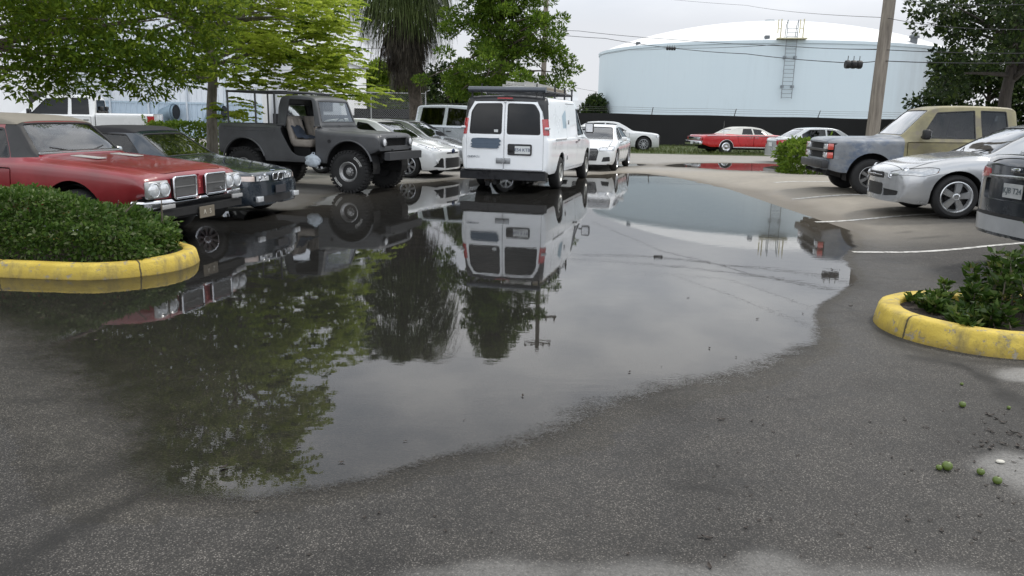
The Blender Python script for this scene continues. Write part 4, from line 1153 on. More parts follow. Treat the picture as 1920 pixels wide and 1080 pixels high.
# ------------------------------------------------------------------ saloons and hatchbacks
def white_hatch():
    WH = paint('paint_pearl_white', (.76, .77, .78), .25, 0, .12, (.25, .23, .2), .05, 1)
    c = sedan('parked_car', 'white compact hatchback parked between the off-roader and the van', (-1.62, 20.75), -20, 4.36, .91, 1.48, 2.65, .89, .72, .98, 1.0, 1.12, 2.02, 3.5, 4.05, 2.55, WH, .325, .225, 'alloy15', hatch=True, bow=(.20, .1), rw=.60, handles=WH)
    c.lamp([(.08, .52, .70), (.10, .60, .76), (.55, .80, .90), (.62, .86, .86), (.25, .78, .70)], (.75, .75, .35), r=.03, bulbs=[(.25, .66, .745, .05), (.38, .74, .79, .045)])
    for sd in (1, -1):
        c.mark([(0, sd*.48, .27), (0, sd*.80, .30), (0, sd*.60, .52), (0, sd*.50, .52)], (1, sd*.1, 0), 2, filt=.1, r=.02)
    c.mark([(0, .44, .26), (0, -.44, .26), (0, -.44, .52), (0, .44, .52)], (1, 0, 0), 2, r=.03)
    c.mark([(0, .36, .625), (0, -.36, .625), (0, -.33, .665), (0, .33, .665)], (1, 0, 0), 2, r=.01)
    for sd in (1, -1): c.box('fog_lamp', .12, sd*.715, .43, (.06, .10, .10), CLEARLENS, .03)
    b = bmesh.new()
    for sd in (1, -1): add_tube(b, [(c.X(.01), sd*.46, .26), (c.X(.01), sd*.46, .53)], .012, 6)
    mesh_obj('grille_trim', b, CHROME, c.root)
    b = bmesh.new(); add_lathe(b, [(0, c.X(-.02)), (.055, c.X(-.015)), (.065, c.X(.0))], 20, 'X')
    for v in b.verts: v.co.y *= 1.5
    for v in b.verts: v.co.z += .69
    mesh_obj('badge', b, simple('badge_navy', (.03, .05, .12), .25, .5), c.root, True)
    c.lamp([(4.3, .6, .8), (4.3, .6, 1.05), (4.1, .86, 1.05), (4.1, .86, .8)], (-1, .6, 0), 'tail_light', REDLENS)
    sedan_end(c)

def grey_sedan():
    GR = paint('paint_silver_grey', (.24, .25, .26), .26, .55, .2, (.2, .19, .17), .06, 1)
    c = sedan('parked_car', 'silver grey saloon behind the white hatchback, nose hidden by the van', (-1.15, 23.6), -20, 4.8, .92, 1.47, 2.78, .97, .70, .97, 1.0, 1.15, 2.05, 3.45, 4.2, 2.6, GR, .33, .22, 'alloy10')
    c.lamp([(.08, .50, .66), (.10, .58, .74), (.5, .82, .84), (.55, .87, .80), (.25, .8, .66)], (.75, .75, .35))
    c.mark([(0, .45, .28), (0, -.45, .28), (0, -.5, .48), (0, .5, .48)], (1, 0, 0), 2, r=.03)
    c.mark([(0, .40, .58), (0, -.40, .58), (0, -.35, .66), (0, .35, .66)], (1, 0, 0), 2, r=.02)
    c.lamp([(4.75, .5, .78), (4.75, .5, .98), (4.5, .88, .98), (4.5, .88, .78)], (-1, .6, 0), 'tail_light', REDLENS)
    sedan_end(c)

def white_saloon():
    WH = paint('paint_bright_white', (.66, .67, .67), .22, 0, .15, (.3, .28, .25), .03, 1)
    c = sedan('parked_car', 'white compact saloon facing us just beyond the van', (2.16, 24.3), -106, 4.46, .90, 1.42, 2.63, .86, .70, .95, 1.02, 1.1, 1.95, 3.35, 4.0, 2.5, WH, .32, .225, 'alloy10', bow=(.18, .1), rw=.58)
    c.lamp([(.08, .40, .60), (.08, .42, .71), (.45, .80, .78), (.5, .86, .74), (.3, .82, .62)], (.85, .6, .3), bulbs=[(.12, .5, .66, .04), (.2, .62, .67, .04)])
    f = c.cut(rnd([c.P(0, .36, .33), c.P(0, -.36, .33), c.P(0, -.42, .62), c.P(0, -.36, .70), c.P(0, .36, .70), c.P(0, .42, .62)], .03, 3), (1, 0, 0))
    gr = c.part(f, 'grille', simple('grille_dark', (.05, .05, .055), .35, .3), .004)
    b = bmesh.new()
    for k in range(8): add_box(b, (c.X(-.003), 0, .36+k*.04), (.02, .76, .008))
    mesh_obj('grille_bars', b, CHROME, gr)
    b = bmesh.new()
    for k in range(4): add_tube(b, [(c.X(-.02), -.09+k*.06+.04*math.cos(t), .63+.04*math.sin(t)) for t in np.linspace(0, 2*PI, 15)], .006, 5, False)
    mesh_obj('ring_badge', b, CHROME, gr)
    for sd in (1, -1): c.mark([(.1, sd*.50, .30), (.1, sd*.78, .32), (.1, sd*.76, .46), (.1, sd*.55, .44)], (1, sd*.3, 0), 2, filt=.1, r=.02)
    c.plate(-.03, 0, .42, None, mat=simple('plate_blank_black', (.03, .03, .035), .5), name='plate_blank', w=.5, h=.1)
    c.lamp([(4.4, .45, .76), (4.4, .45, .9), (4.2, .86, .92), (4.2, .86, .76)], (-1, .6, 0), 'tail_light', REDLENS)
    sedan_end(c)

def white_big_saloon():
    WH = paint('paint_bright_white2', (.60, .61, .61), .24, 0, .15, (.3, .28, .25), .03, 1)
    c = sedan('parked_car', 'large white saloon on the grass verge in front of the black fence', (7.55, 41.6), -4, 5.02, .94, 1.48, 3.05, .86, .84, 1.02, 1.08, 1.35, 2.15, 3.7, 4.35, 2.85, WH, .365, .25, 'alloy10', bow=(.10, .08), rw=.60, arch=.43)
    c.lamp([(.0, .58, .66), (.0, .58, .80), (.25, .86, .84), (.25, .86, .68)], (.9, .5, 0))
    f = c.cut(rnd([c.P(0, .48, .50), c.P(0, -.48, .50), c.P(0, -.50, .80), c.P(0, .50, .80)], .05, 3), (1, 0, 0))
    gr = c.part(f, 'grille', simple('grille_dark', (.05, .05, .055), .35, .3), .004)
    b = bmesh.new()
    for k in range(6): add_box(b, (c.X(-.003), 0, .54+k*.045), (.02, .9, .01))
    mesh_obj('grille_bars', b, CHROME, gr)
    c.mark([(0, .6, .26), (0, -.6, .26), (0, -.6, .40), (0, .6, .40)], (1, 0, 0), 2, r=.03)
    c.lamp([(5.0, .6, .8), (5.0, .6, 1.0), (4.9, .88, 1.0), (4.9, .88, .75)], (-1, .5, 0), 'tail_light', REDLENS)
    sedan_end(c)

def silver_saloon_far():
    SI = paint('paint_pale_silver', (.46, .48, .49), .26, .4, .2, (.25, .24, .22), .05, 1)
    a = math.radians(6); L = 4.55
    rear = (10.45, 32.3)
    c = sedan('parked_car', 'pale silver saloon half hidden behind the rounded green shrub', (rear[0]+L*math.cos(a), rear[1]+L*math.sin(a)), 6, L, .87, 1.43, 2.72, .78, .70, .95, 1.0, 1.25, 2.0, 3.35, 4.05, 2.55, SI, .315, .21, 'alloy10', rw=.57)
    c.lamp([(4.5, .45, .70), (4.5, .42, .90), (4.3, .84, .95), (4.25, .84, .78)], (-1, .5, 0), 'tail_light', REDLENS)
    c.lamp([(.05, .45, .60), (.05, .48, .70), (.4, .78, .76), (.4, .80, .64)], (.85, .6, .2))
    c.plate(L+.02, 0, .72, None, True)
    sedan_end(c)

def silver_saloon_near():
    SI = paint('paint_champagne_silver', (.40, .41, .42), .22, .45, .06, (.3, .28, .25), .03, 1)
    c = sedan('parked_car', 'silver saloon with large five-spoke wheels next to the olive pickup', (6.12, 13.30), 174, 5.09, .925, 1.52, 2.81, .96, .72, 1.01, 1.06, 1.36, 2.28, 3.75, 4.5, 2.95, SI, .345, .245, 'alloy5', bow=(.24, .1), rw=.62, arch=.40, steer=0, wt=.215,
              rimmat=simple('alloy_bright', (.50, .51, .52), .28, .8, var=.15))
    lam = c.lamp([(.12, .40, .60), (.10, .44, .69), (.52, .84, .80), (.66, .905, .79), (.62, .91, .70), (.45, .86, .64)], (.62, .78, .22), mat=simple('lens_smoky', (.40, .41, .42), .06, .5, var=.5, scale=25, coat=1), bulbs=[(.16, .50, .645, .052), (.26, .64, .665, .055)], r=.03)
    c.lamp([(.56, .85, .71), (.54, .85, .765), (.64, .9, .775), (.65, .9, .715)], (.4, .9, .2), 'side_marker', AMBER, r=.015)
    for sd in (1, -1):
        f = c.cut(rnd([c.P(.02, sd*.36, .295), c.P(.02, sd*.74, .33), c.P(.02, sd*.76, .40), c.P(.02, sd*.36, .42)], .03, 3), (.9, sd*.45, 0), filt=.1, side=sd, near=.6)
        c.part(f, 'lower_intake', DARK, .015)
    f = c.cut(rnd([c.P(0, .34, .30), c.P(0, -.34, .30), c.P(0, -.34, .50), c.P(0, .34, .50)], .05, 3), (1, 0, 0)); gr = c.part(f, 'grille', DARK, .006)
    c.mark([(0, .34, .58), (0, -.34, .58), (0, -.34, .68), (0, .34, .68)], (1, 0, 0), 2, r=.03)
    b = bmesh.new(); add_box(b, (c.X(-.012), 0, .63), (.02, .66, .018), bevel=.004); add_box(b, (c.X(-.02), 0, .63), (.02, .10, .035), bevel=.006); mesh_obj('chrome_bar', b, CHROME, c.root)
    c.lamp([(5.05, .45, .76), (5.05, .45, .94), (4.85, .88, .96), (4.85, .88, .78)], (-1, .6, 0), 'tail_light', REDLENS)
    sedan_end(c)
    for sd in (1, -1):
        b = bmesh.new(); add_tube(b, [(c.X(1.40), sd*.2, 1.035), (c.X(1.62), sd*.55, 1.10)], .008, 5); mesh_obj('wiper', b, DARK, c.root)

def dark_saloon_near():
    DG = paint('paint_slate_grey', (.030, .036, .045), .2, .5, .35, (.10, .10, .10), .1, 1)
    LOW = paint('paint_bumper_silver', (.36, .37, .38), .35, .3, .2, (.2, .19, .18), .1, .4)
    L = 4.9; a = math.radians(2); rear = (5.40, 8.45)
    c = sedan('parked_car', 'dark grey saloon at the right edge showing its tail, plate and grey lower bumper', (rear[0]+L*math.cos(a), rear[1]+L*math.sin(a)), 2, L, .92, 1.60, 2.85, .95, .74, 1.10, 1.17, 1.15, 2.1, 3.5, 4.25, 2.7, DG, .34, .23, 'alloy10', bow=(.2, .16), rw=.62, arch=.40)
    c.mats.append(LOW)
    R = (-1, 0, 0)
    for sd in (1, -1):
        f = c.cut(rnd([c.P(L, sd*.50, .92), c.P(L, sd*1.0, .90), c.P(L, sd*1.0, 1.05), c.P(L, sd*.52, 1.0)], .03, 3), (-.9, sd*.45, .15), filt=.03, side=sd, near=.7)
        o = c.part(f, 'tail_light', REDLENS, -.008, rim=.02)
    # boot lid lines, plate recess, garnish
    p = rnd([c.P(L, .60, .66), c.P(L, -.60, .66), c.P(L, -.60, .89), c.P(L, .60, .89)], .05, 3)
    f = c.cut(p, R, filt=.3, near=.4); c.part(f, 'plate_recess', DG, .025)
    c.box('chrome_garnish', L+.005, 0, .925, (.03, .84, .035), CHROME, .008)
    c.box('badge', L+.01, 0, 1.0, (.02, .14, .05), CHROME, .01)
    b = bmesh.new(); add_box(b, (c.X(L)-.0, -.22, .965), (.03, .5, .03), bevel=.008); mesh_obj('trunk_seam', b, DARK, c.root)
    pl = c.plate(L-.005, .02, .775, 'KJB T24', True, tilt=0, w=.31, h=.155, mat=simple('plate_grey', (.34, .35, .35), .5, var=.3, scale=14), tcol=(.07, .09, .10))
    for q in c.cut([c.P(L, 1.2, .30), c.P(L, -1.2, .30), c.P(L, -1.2, .475), c.P(L, 1.2, .475)], R, filt=-.05, near=.8): q.material_index = 3
    for q in c.cut([c.P(L, 1.2, .478), c.P(L, -1.2, .478), c.P(L, -1.2, .515), c.P(L, 1.2, .515)], R, filt=.05, near=.8): q.material_index = 2
    c.lamp([(.08, .45, .66), (.08, .48, .75), (.5, .82, .84), (.5, .84, .70)], (.85, .6, .2))
    sedan_end(c)

# ------------------------------------------------------------------ red and white vintage convertible on the verge
def red_convertible():
    RED = paint('paint_bright_red', (.50, .012, .018), .25, 0, .1, (.2, .08, .06), .12, .9)
    WT = simple('soft_top_white', (.50, .50, .47), .8, var=.1, bump=.1)
    L = 5.45; a = math.radians(9); rear = (9.05, 39.9)
    c = Car('vintage_convertible', 'long red vintage convertible with raised white top on the grass verge', 'car', (rear[0]+L/2*math.cos(a), rear[1]+L/2*math.sin(a), 0), 9, L)
    c.mats = [RED, BLACK, DARK, WT]
    top = [(0, .84), (.05, .89), (.3, .92), (1.3, .96), (1.62, .985), (1.9, 1.13), (2.18, 1.27), (2.4, 1.315), (2.8, 1.345), (3.3, 1.335), (3.6, 1.27), (3.95, 1.08), (4.15, .975), (4.4, .955), (5.3, .92), (5.42, .90), (5.45, .85)]
    belt = [(0, .82), (.3, .90), (1.6, .935), (4.2, .93), (5.3, .91), (5.45, .83)]
    bot = [(0, .45), (.3, .33), (4.9, .33), (5.45, .45)]
    c.loft(top, belt, bot, [(0, .97), (.4, .99), (5.0, .99), (5.45, .96)], [(0, .80), (1.6, .84), (2.2, .62), (3.4, .62), (3.8, .66), (4.2, .80), (5.45, .8)], [(0, .015), (1.6, .02), (1.9, .06), (2.2, .05), (3.4, .05), (4.1, .02), (5.45, .015)], bw=.985, sw=.97, bow=(.06, .06), shoulder=.03, corner=((.1, .03), (.1, .03)))
    c.screen([(1.68, .76, .99), (2.12, .58, 1.24)], (.7, 0, .7))
    c.screen([(3.68, .45, 1.20), (3.95, .47, 1.06)], (-.6, 0, .8), name='rear_window')
    c.window([(1.92, .955), (2.25, 1.225), (2.72, 1.27), (2.72, .955)]); c.window([(2.76, .955), (2.76, 1.27), (3.22, 1.265), (3.40, .955)])
    f1 = c.cut([c.P(1.69, 0, .962), c.P(1.95, 0, 1.6), c.P(3.42, 0, 1.6), c.P(3.42, 0, .955)], (0, 1, 0), filt=None)
    f2 = c.cut([c.P(3.42, 0, .955), c.P(3.42, 0, 1.6), c.P(4.14, 0, 1.6), c.P(4.14, 0, .99)], (0, 1, 0), filt=None)
    c.part([f for f in f1+f2 if f.is_valid], 'soft_top', WT, -.006, rim=.03)
    c.lid([(.1, .72, .9), (1.56, .74, .97)], 'hood'); c.lid([(4.25, .72, .96), (5.36, .70, .92)], 'trunk_lid')
    c.door([(1.7, .40), (1.7, .88), (2.74, .89), (2.74, .40)], handle=(2.6, .82, CHROME)); c.door([(2.75, .40), (2.75, .89), (3.62, .89), (3.55, .6), (3.4, .40)], handle=(2.9, .82, CHROME))
    c.arch(.95, .34, .36, W=.98); c.arch(4.17, .34, .36, W=.98)
    for sd in (1, -1):
        c.box('tail_light', L+.0, sd*.86, .74, (.05, .18, .16), REDLENS, .015)
        c.box('headlight', .0, sd*.76, .70, (.05, .36, .16), CLEARLENS, .02)
        b = bmesh.new(); add_tube(b, [(c.X(u), sd*.985, .905+.01*math.sin(u)) for u in np.linspace(.3, 5.2, 20)], .014, 6); mesh_obj('chrome_strip', b, CHROME, c.root)
        for u in (.95, 4.17):
            b = bmesh.new(); add_tube(b, [(c.X(u)+.368*math.cos(t), sd*.982, .34+.368*math.sin(t)) for t in np.linspace(0, PI, 18)], .014, 6); mesh_obj('arch_trim', b, CHROME, c.root)
        b = bmesh.new(); add_box(b, (c.X(2.55), sd*.97, .345), (2.5, .03, .05)); mesh_obj('sill_trim', b, CHROME, c.root)
    for nm, x, u in (('rear_bumper', -1, L), ('front_bumper', 1, 0)):
        b = bmesh.new(); add_box(b, (c.X(u)+x*.06, 0, .53), (.16, 1.98, .20), bevel=.04); add_box(b, (c.X(u)+x*.02, 0, .74), (.04, 1.5, .16), bevel=.01); mesh_obj(nm, b, CHROME, c.root, True, 40)
    c.plate(L+.15, 0, .53, None, True)
    c.finish()
    c.wheels(.95, 4.17, .96, .355, .19, .22, 'cap', CHROME)
    c.underbody(.5, 5.0, .66, .22, .5); c.cabin(1.8, 4.0, .86, .45, .88, seats=((2.6, .38), (3.4, .3)), dash=(1.85, .93))
    b = bmesh.new(); add_tube(b, [(c.X(4.3), -.85, .93), (c.X(4.33), -.87, 1.62)], .009, 5); mesh_obj('aerial', b, CHROME, c.root)

# ------------------------------------------------------------------ pickups
def pickup(name, label, front, heading, L, W, hz, H, mats, uc, uh, cab_end, bedz, fo, wb, r, rr, style, double=True, tint=GLASS, wide_lamp=None, tread=False, fend=None, rimmat=None, bedmat=None, botz=.45, nosez=None, mirror=None, hoodmat=None):
    c = Car(name, label, 'pickup truck', stand(front, heading, L), heading, L)
    c.mats = mats; nz = nosez or hz-.10
    top = [(0, nz-.05), (.04, nz), (.2, nz+.03), (.8, hz-.02), (uc-.05, hz), (uc, hz+.01), ((uc+uh)/2, hz+(H-.06-hz)*.53), (uh, H-.07), (uh+.25, H-.015), ((uh+cab_end)/2, H), (cab_end-.12, H-.02), (cab_end-.03, H-.08), (cab_end, H-.16)]
    belt = [(0, nz-.09), (.3, nz-.03), (uc, hz-.07), (uc+.5, hz-.05), (cab_end, hz-.03)]
    c.loft(top, belt, [(0, botz+.04), (.3, botz-.02), (cab_end, botz-.04)], [(0, W-.05), (.3, W-.005), (cab_end, W)], [(0, W-.22), (uc, W-.16), (uh, W-.30), (cab_end-.05, W-.29), (cab_end, W-.32)], [(0, .02), (uc, .04), ((uc+uh)/2, .08), (uh, .05), (cab_end, .07)], bw=.985, sw=.97, shoulder=.03, bow=(.06, .0), corner=((.2, .06), (.08, .03)), u1=cab_end, fall=(.4, .2))
    c.screen([(uc+.05, W-.22, hz+.05), (uh-.06, W-.36, H-.10)], (.7, 0, .7), tint)
    um = uh+.88 if double else cab_end-.3
    c.window([(uc+.42, hz-.02), (uh+.10, H-.15), (um-.05, H-.10), (um-.05, hz-.02)], tint)
    if double: c.window([(um+.07, hz-.01), (um+.05, H-.10), (cab_end-.22, H-.11), (cab_end-.17, hz-.01)], tint)
    c.screen([(cab_end, W-.36, hz+.05), (cab_end, W-.42, H-.16)], (-1, 0, 0), tint, name='rear_window', filt=.3)
    hm = MATS['dark_trim']
    c.door([(uc+.18, botz+.02), (uc+.15, hz-.10), (um, hz-.08), (um, botz+.02)], handle=(um-.16, hz-.20, hm), mat=c.mats)
    if double: c.door([(um+.006, botz+.02), (um+.006, hz-.08), (cab_end-.12, hz-.08), (cab_end-.12, botz+.02)], handle=(um+.2 if cab_end-um < .8 else cab_end-.28, hz-.20, hm), mat=c.mats)
    c.uc, c.um, c.hz, c.H, c.cab_end, c.W, c.nz = uc, um, hz, H, cab_end, W, nz
    c.o = dict(L=L, fo=fo, wb=wb, r=r, rr=rr, style=style, tread=tread, rimmat=rimmat, bedz=bedz, botz=botz, bedmat=bedmat, uh=uh, mirror=mirror)
    return c
def pickup_end(c):
    o = c.o; W = c.W
    c.arch(o['fo'], o['r']+.02, o['r']+.10, W=W, drop=.8)
    c.finish()
    # bed
    s0 = c.cab_end+.03; L = o['L']; bz = o['bedz']
    m0 = c.mats
    if o['bedmat']: c.mats = [o['bedmat']]+m0[1:]
    c.loft([(s0, bz), (L, bz)], [(s0, bz-.03), (L, bz-.03)], [(s0, o['botz']), (L, o['botz']+.05)], [(s0, W), (L, W-.01)], [(s0, W-.07), (L, W-.07)], .012, bw=.99, sw=.97, shoulder=.02, bow=(0, .02), corner=((.04, .01), (.08, .03)), u0=s0, u1=L, nu=24, fall=(.1, .2))
    c.drop(c.cut([c.P(s0+.06, W-.09, 0), c.P(s0+.06, -W+.09, 0), c.P(L-.07, -W+.09, 0), c.P(L-.07, W-.09, 0)], (0, 0, 1), filt=.3))
    c.lid([(L, W-.2, o['botz']+.16), (L, W-.2, bz-.01)], 'tailgate', (-1, 0, 0), filt=.3)
    for sd in (1, -1):
        f = c.cut([c.P(L, sd*(W-.17), bz-.45), c.P(L, sd*(W+.1), bz-.45), c.P(L, sd*(W+.1), bz-.08), c.P(L, sd*(W-.17), bz-.08)], (-1, sd*.5, 0), filt=.05, near=.4, side=sd)
        c.part(f, 'tail_light', REDLENS, -.004)
    c.arch(o['fo']+o['wb'], o['r']+.02, o['r']+.10, W=W, drop=.8)
    c.finish('cargo_bed', flange=.05)
    c.mats = m0
    b = bmesh.new(); add_box(b, ((c.X(s0)+c.X(L))/2, 0, o['botz']+.12), (L-s0-.1, 2*W-.16, .06)); mesh_obj('bed_floor', b, DARK, c.root)
    b = bmesh.new(); add_box(b, (c.X(L)-.09, 0, o['botz']+.02), (.14, 2*W-.1, .17), bevel=.02); mesh_obj('rear_bumper', b, CHROME, c.root, True, 40)
    c.wheels(o['fo'], o['fo']+o['wb'], W-.01, o['r'], .25, o['rr'], o['style'], o['rimmat'], tread=o['tread'])
    c.underbody(.4, L-.3, W-.36, .32, .58)
    c.cabin(c.uc+.1, c.cab_end-.05, W-.12, .72, c.hz+.1, seats=((c.um-.1, .42),)+(((c.cab_end-.3, .36),) if c.cab_end-c.um > .8 else ()), dash=(c.uc+.22, c.hz), zf0=.5)
    c.mirrors(c.uc+.45, W-.02, c.hz+.06, o['mirror'] or DARK, (.12, .2, .2))

def olive_pickup():
    OLV = paint('paint_faded_olive', (.225, .20, .105), .5, 0, .6, (.20, .165, .12), .4, .1, [((.15, .128, .10), 2.1, .50, .60, .75), ((.25, .22, .10), 5.0, .55, .66, .5), ((.10, .075, .055), 11, .62, .72, .6)])
    GRY = paint('paint_grey_primer_blue', (.20, .215, .235), .42, 0, .6, (.12, .135, .155), .4, .3, [((.075, .105, .16), 2.6, .50, .62, .8), ((.30, .33, .36), 4.5, .58, .70, .6), ((.14, .10, .07), 13, .66, .74, .5)])
    c = pickup('pickup_truck', 'weathered pickup with olive cab and blue-grey primer front end', (6.62, 17.36), 173, 5.55, .97, 1.20, 1.86, [OLV, BLACK, DARK, GRY], 1.40, 2.05, 3.70, 1.22, .90, 3.35, .37, .215, 'alloy6', True, GLASS, rimmat=simple('rim_grey_steel', (.20, .20, .20), .4, .7, var=.3), nosez=1.13, botz=.44)
    f = c.cut([c.P(-.5, 0, -.2), c.P(1.50, 0, -.2), c.P(1.50, 0, 1.16), c.P(1.44, 0, 1.24), c.P(-.5, 0, 1.4)], (0, 1, 0), filt=None)
    for q in f: q.material_index = 3 if q.material_index == 0 else q.material_index
    c.lid([(.10, .70, 1.12), (1.38, .76, 1.2)], 'hood', mat=GRY)
    # grille, stacked lamps
    f = c.cut([c.P(0, .95, .72), c.P(0, -.95, .72), c.P(0, -.95, 1.045), c.P(0, .95, 1.045)], (1, 0, 0), filt=.35); gr = c.part(f, 'grille', BLACK, .03)
    b = bmesh.new(); add_box(b, (c.X(.02), 0, .89), (.06, 1.7, .055), bevel=.01)
    for k in range(6): add_box(b, (c.X(.05), 0, .75+k*.052), (.02, 1.16, .012))
    mesh_obj('grille_bars', b, simple('grille_black', (.03, .03, .03), .4), gr)
    for sd in (1, -1):
        for z_ in (.965, .79):
            c.box('headlight', .035, sd*.72, z_, (.07, .26, .115), CLEARLENS, .012)
            c.box('turn_signal', .065, sd*.895, z_, (.11, .10, .125), simple('signal_redorange', (.48, .07, .05), .2, coat=1), .015)
    c.box('front_bumper', -.02, 0, .60, (.14, 1.84, .16), simple('bumper_black', (.025, .026, .028), .45, .2), .02)
    c.box('air_dam', .1, 0, .46, (.08, 1.6, .14), BLACK, .01)
    for sd in (1, -1): c.box('tow_hook', .02, sd*.42, .46, (.2, .05, .07), BLACK, .015)
    pickup_end(c)

def white_extended_pickup():
    WH = paint('paint_fleet_white', (.66, .67, .67), .26, 0, .15, (.3, .28, .25), .03, .9)
    L = 5.9; a = math.radians(194); rear = (-13.4, 29.8)
    c = pickup('pickup_truck', 'white extended-cab pickup beyond the red coupe by the pale metal building', (rear[0]+L*math.cos(a), rear[1]+L*math.sin(a)), 194, L, 1.0, 1.28, 1.95, [WH, BLACK, DARK], 1.45, 2.25, 3.95, 1.33, .95, 3.6, .39, .24, 'alloy6', True, TINT, mirror=DARK)
    f = c.cut(rnd([c.P(0, .55, .72), c.P(0, -.55, .72), c.P(0, -.6, 1.08), c.P(0, .6, 1.08)], .04, 3), (1, 0, 0)); c.part(f, 'grille', DARK, .01)
    c.lamp([(0, .64, .78), (0, .64, 1.04), (.15, .96, 1.06), (.15, .96, .78)], (.95, .4, 0))
    c.box('front_bumper', -.03, 0, .56, (.16, 1.92, .22), CHROME, .03)
    c.lid([(.12, .70, 1.2), (1.4, .8, 1.26)], 'hood')
    pickup_end(c)

def silver_crew_pickup():
    SI = paint('paint_ice_silver', (.44, .47, .50), .26, .3, .15, (.25, .24, .22), .04, 1)
    L = 5.9; a = math.radians(-16)
    rearcab = AT(797, 215, 27.0)
    fx, fy = rearcab.x+4.15*math.cos(a), rearcab.y+4.15*math.sin(a)
    c = pickup('pickup_truck', 'silver crew-cab pickup with dark windows behind the saloons left of the van', (fx, fy), -16, L, 1.0, 1.30, 1.95, [SI, BLACK, DARK], 1.45, 2.2, 4.15, 1.36, .95, 3.65, .40, .24, 'alloy6', True, TINT, mirror=SI)
    f = c.cut(rnd([c.P(0, .6, .72), c.P(0, -.6, .72), c.P(0, -.6, 1.08), c.P(0, .6, 1.08)], .04, 3), (1, 0, 0)); c.part(f, 'grille', CHROME, .01)
    c.lamp([(0, .66, .80), (0, .66, 1.04), (.15, .96, 1.06), (.15, .96, .80)], (.95, .4, 0))
    c.box('front_bumper', -.03, 0, .56, (.16, 1.92, .22), CHROME, .03)
    pickup_end(c)
# ------------------------------------------------------------------ sky and light
SUN_EL, SUN_AZ = math.radians(52), math.radians(58)      # azimuth measured from +Y (view direction) towards +X
world = bpy.data.worlds.new('World'); sc.world = world; world.use_nodes = True
wt = world.node_tree; wt.nodes.clear()
def wn(t, **kw):
    n = wt.nodes.new('ShaderNode'+t)
    for k, v in kw.items(): setattr(n, k, v)
    return n
wo = wn('OutputWorld'); sky = wn('TexSky', sky_type='NISHITA'); sky.sun_disc = False
sky.sun_elevation = SUN_EL; sky.sun_rotation = SUN_AZ; sky.air_density = 1.0; sky.dust_density = 2.0
b1 = wn('Background'); wt.links.new(sky.outputs[0], b1.inputs[0]); b1.inputs[1].default_value = .10
tc = wn('TexCoord'); mp = wn('Mapping'); mp.inputs['Scale'].default_value = (1.0, 1.0, 2.6); wt.links.new(tc.outputs['Generated'], mp.inputs[0])
n1 = wn('TexNoise'); n1.inputs['Scale'].default_value = 2.3; n1.inputs['Detail'].default_value = 6; n1.inputs['Roughness'].default_value = .52; wt.links.new(mp.outputs[0], n1.inputs[0])
n2 = wn('TexNoise'); n2.inputs['Scale'].default_value = 7; n2.inputs['Detail'].default_value = 5; wt.links.new(mp.outputs[0], n2.inputs[0])
ad = wn('Math', operation='MULTIPLY_ADD'); wt.links.new(n2.outputs[0], ad.inputs[0]); ad.inputs[1].default_value = .25; wt.links.new(n1.outputs[0], ad.inputs[2])
cr = wn('ValToRGB'); wt.links.new(ad.outputs[0], cr.inputs[0])
e = cr.color_ramp.elements; e[0].position = .47; e[0].color = (.76, .86, .98, 1); e[1].position = .76; e[1].color = (1.72, 1.73, 1.74, 1)
m_ = cr.color_ramp.elements.new(.62); m_.color = (1.18, 1.23, 1.31, 1)
# paler, evenly bright haze near the horizon
sx = wn('SeparateXYZ'); wt.links.new(tc.outputs['Generated'], sx.inputs[0])
hz_ = wn('MapRange'); wt.links.new(sx.outputs[2], hz_.inputs[0]); hz_.inputs[1].default_value = .11; hz_.inputs[2].default_value = .21; hz_.inputs[3].default_value = 1; hz_.inputs[4].default_value = 0
mx = wn('MixRGB'); wt.links.new(hz_.outputs[0], mx.inputs[0]); wt.links.new(cr.outputs[0], mx.inputs[1]); mx.inputs[2].default_value = (.83, .85, .90, 1)
bk = wn('MapRange'); wt.links.new(sx.outputs[1], bk.inputs[0]); bk.inputs[1].default_value = .1; bk.inputs[2].default_value = -.7; bk.inputs[3].default_value = 1.0; bk.inputs[4].default_value = 1.5  # extra sky brightness behind the camera, added to fill surfaces that face it
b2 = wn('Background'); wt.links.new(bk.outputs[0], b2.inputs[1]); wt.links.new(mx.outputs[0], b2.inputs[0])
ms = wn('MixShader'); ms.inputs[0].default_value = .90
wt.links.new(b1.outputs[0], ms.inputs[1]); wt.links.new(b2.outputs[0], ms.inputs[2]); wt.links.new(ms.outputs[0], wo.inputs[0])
sun_d = bpy.data.lights.new('sun', 'SUN'); sun_d.energy = 1.9; sun_d.angle = math.radians(11); sun_d.color = (1, .95, .87)
sun = bpy.data.objects.new('sun', sun_d); COL.objects.link(sun)
sdir = Vector((math.sin(SUN_AZ)*math.cos(SUN_EL), math.cos(SUN_AZ)*math.cos(SUN_EL), math.sin(SUN_EL)))
sun.rotation_euler = sdir.to_track_quat('Z', 'Y').to_euler(); sun.location = (20, 10, 40)
sc.view_settings.view_transform = 'Standard'; sc.view_settings.look = 'None'; sc.view_settings.exposure = 0

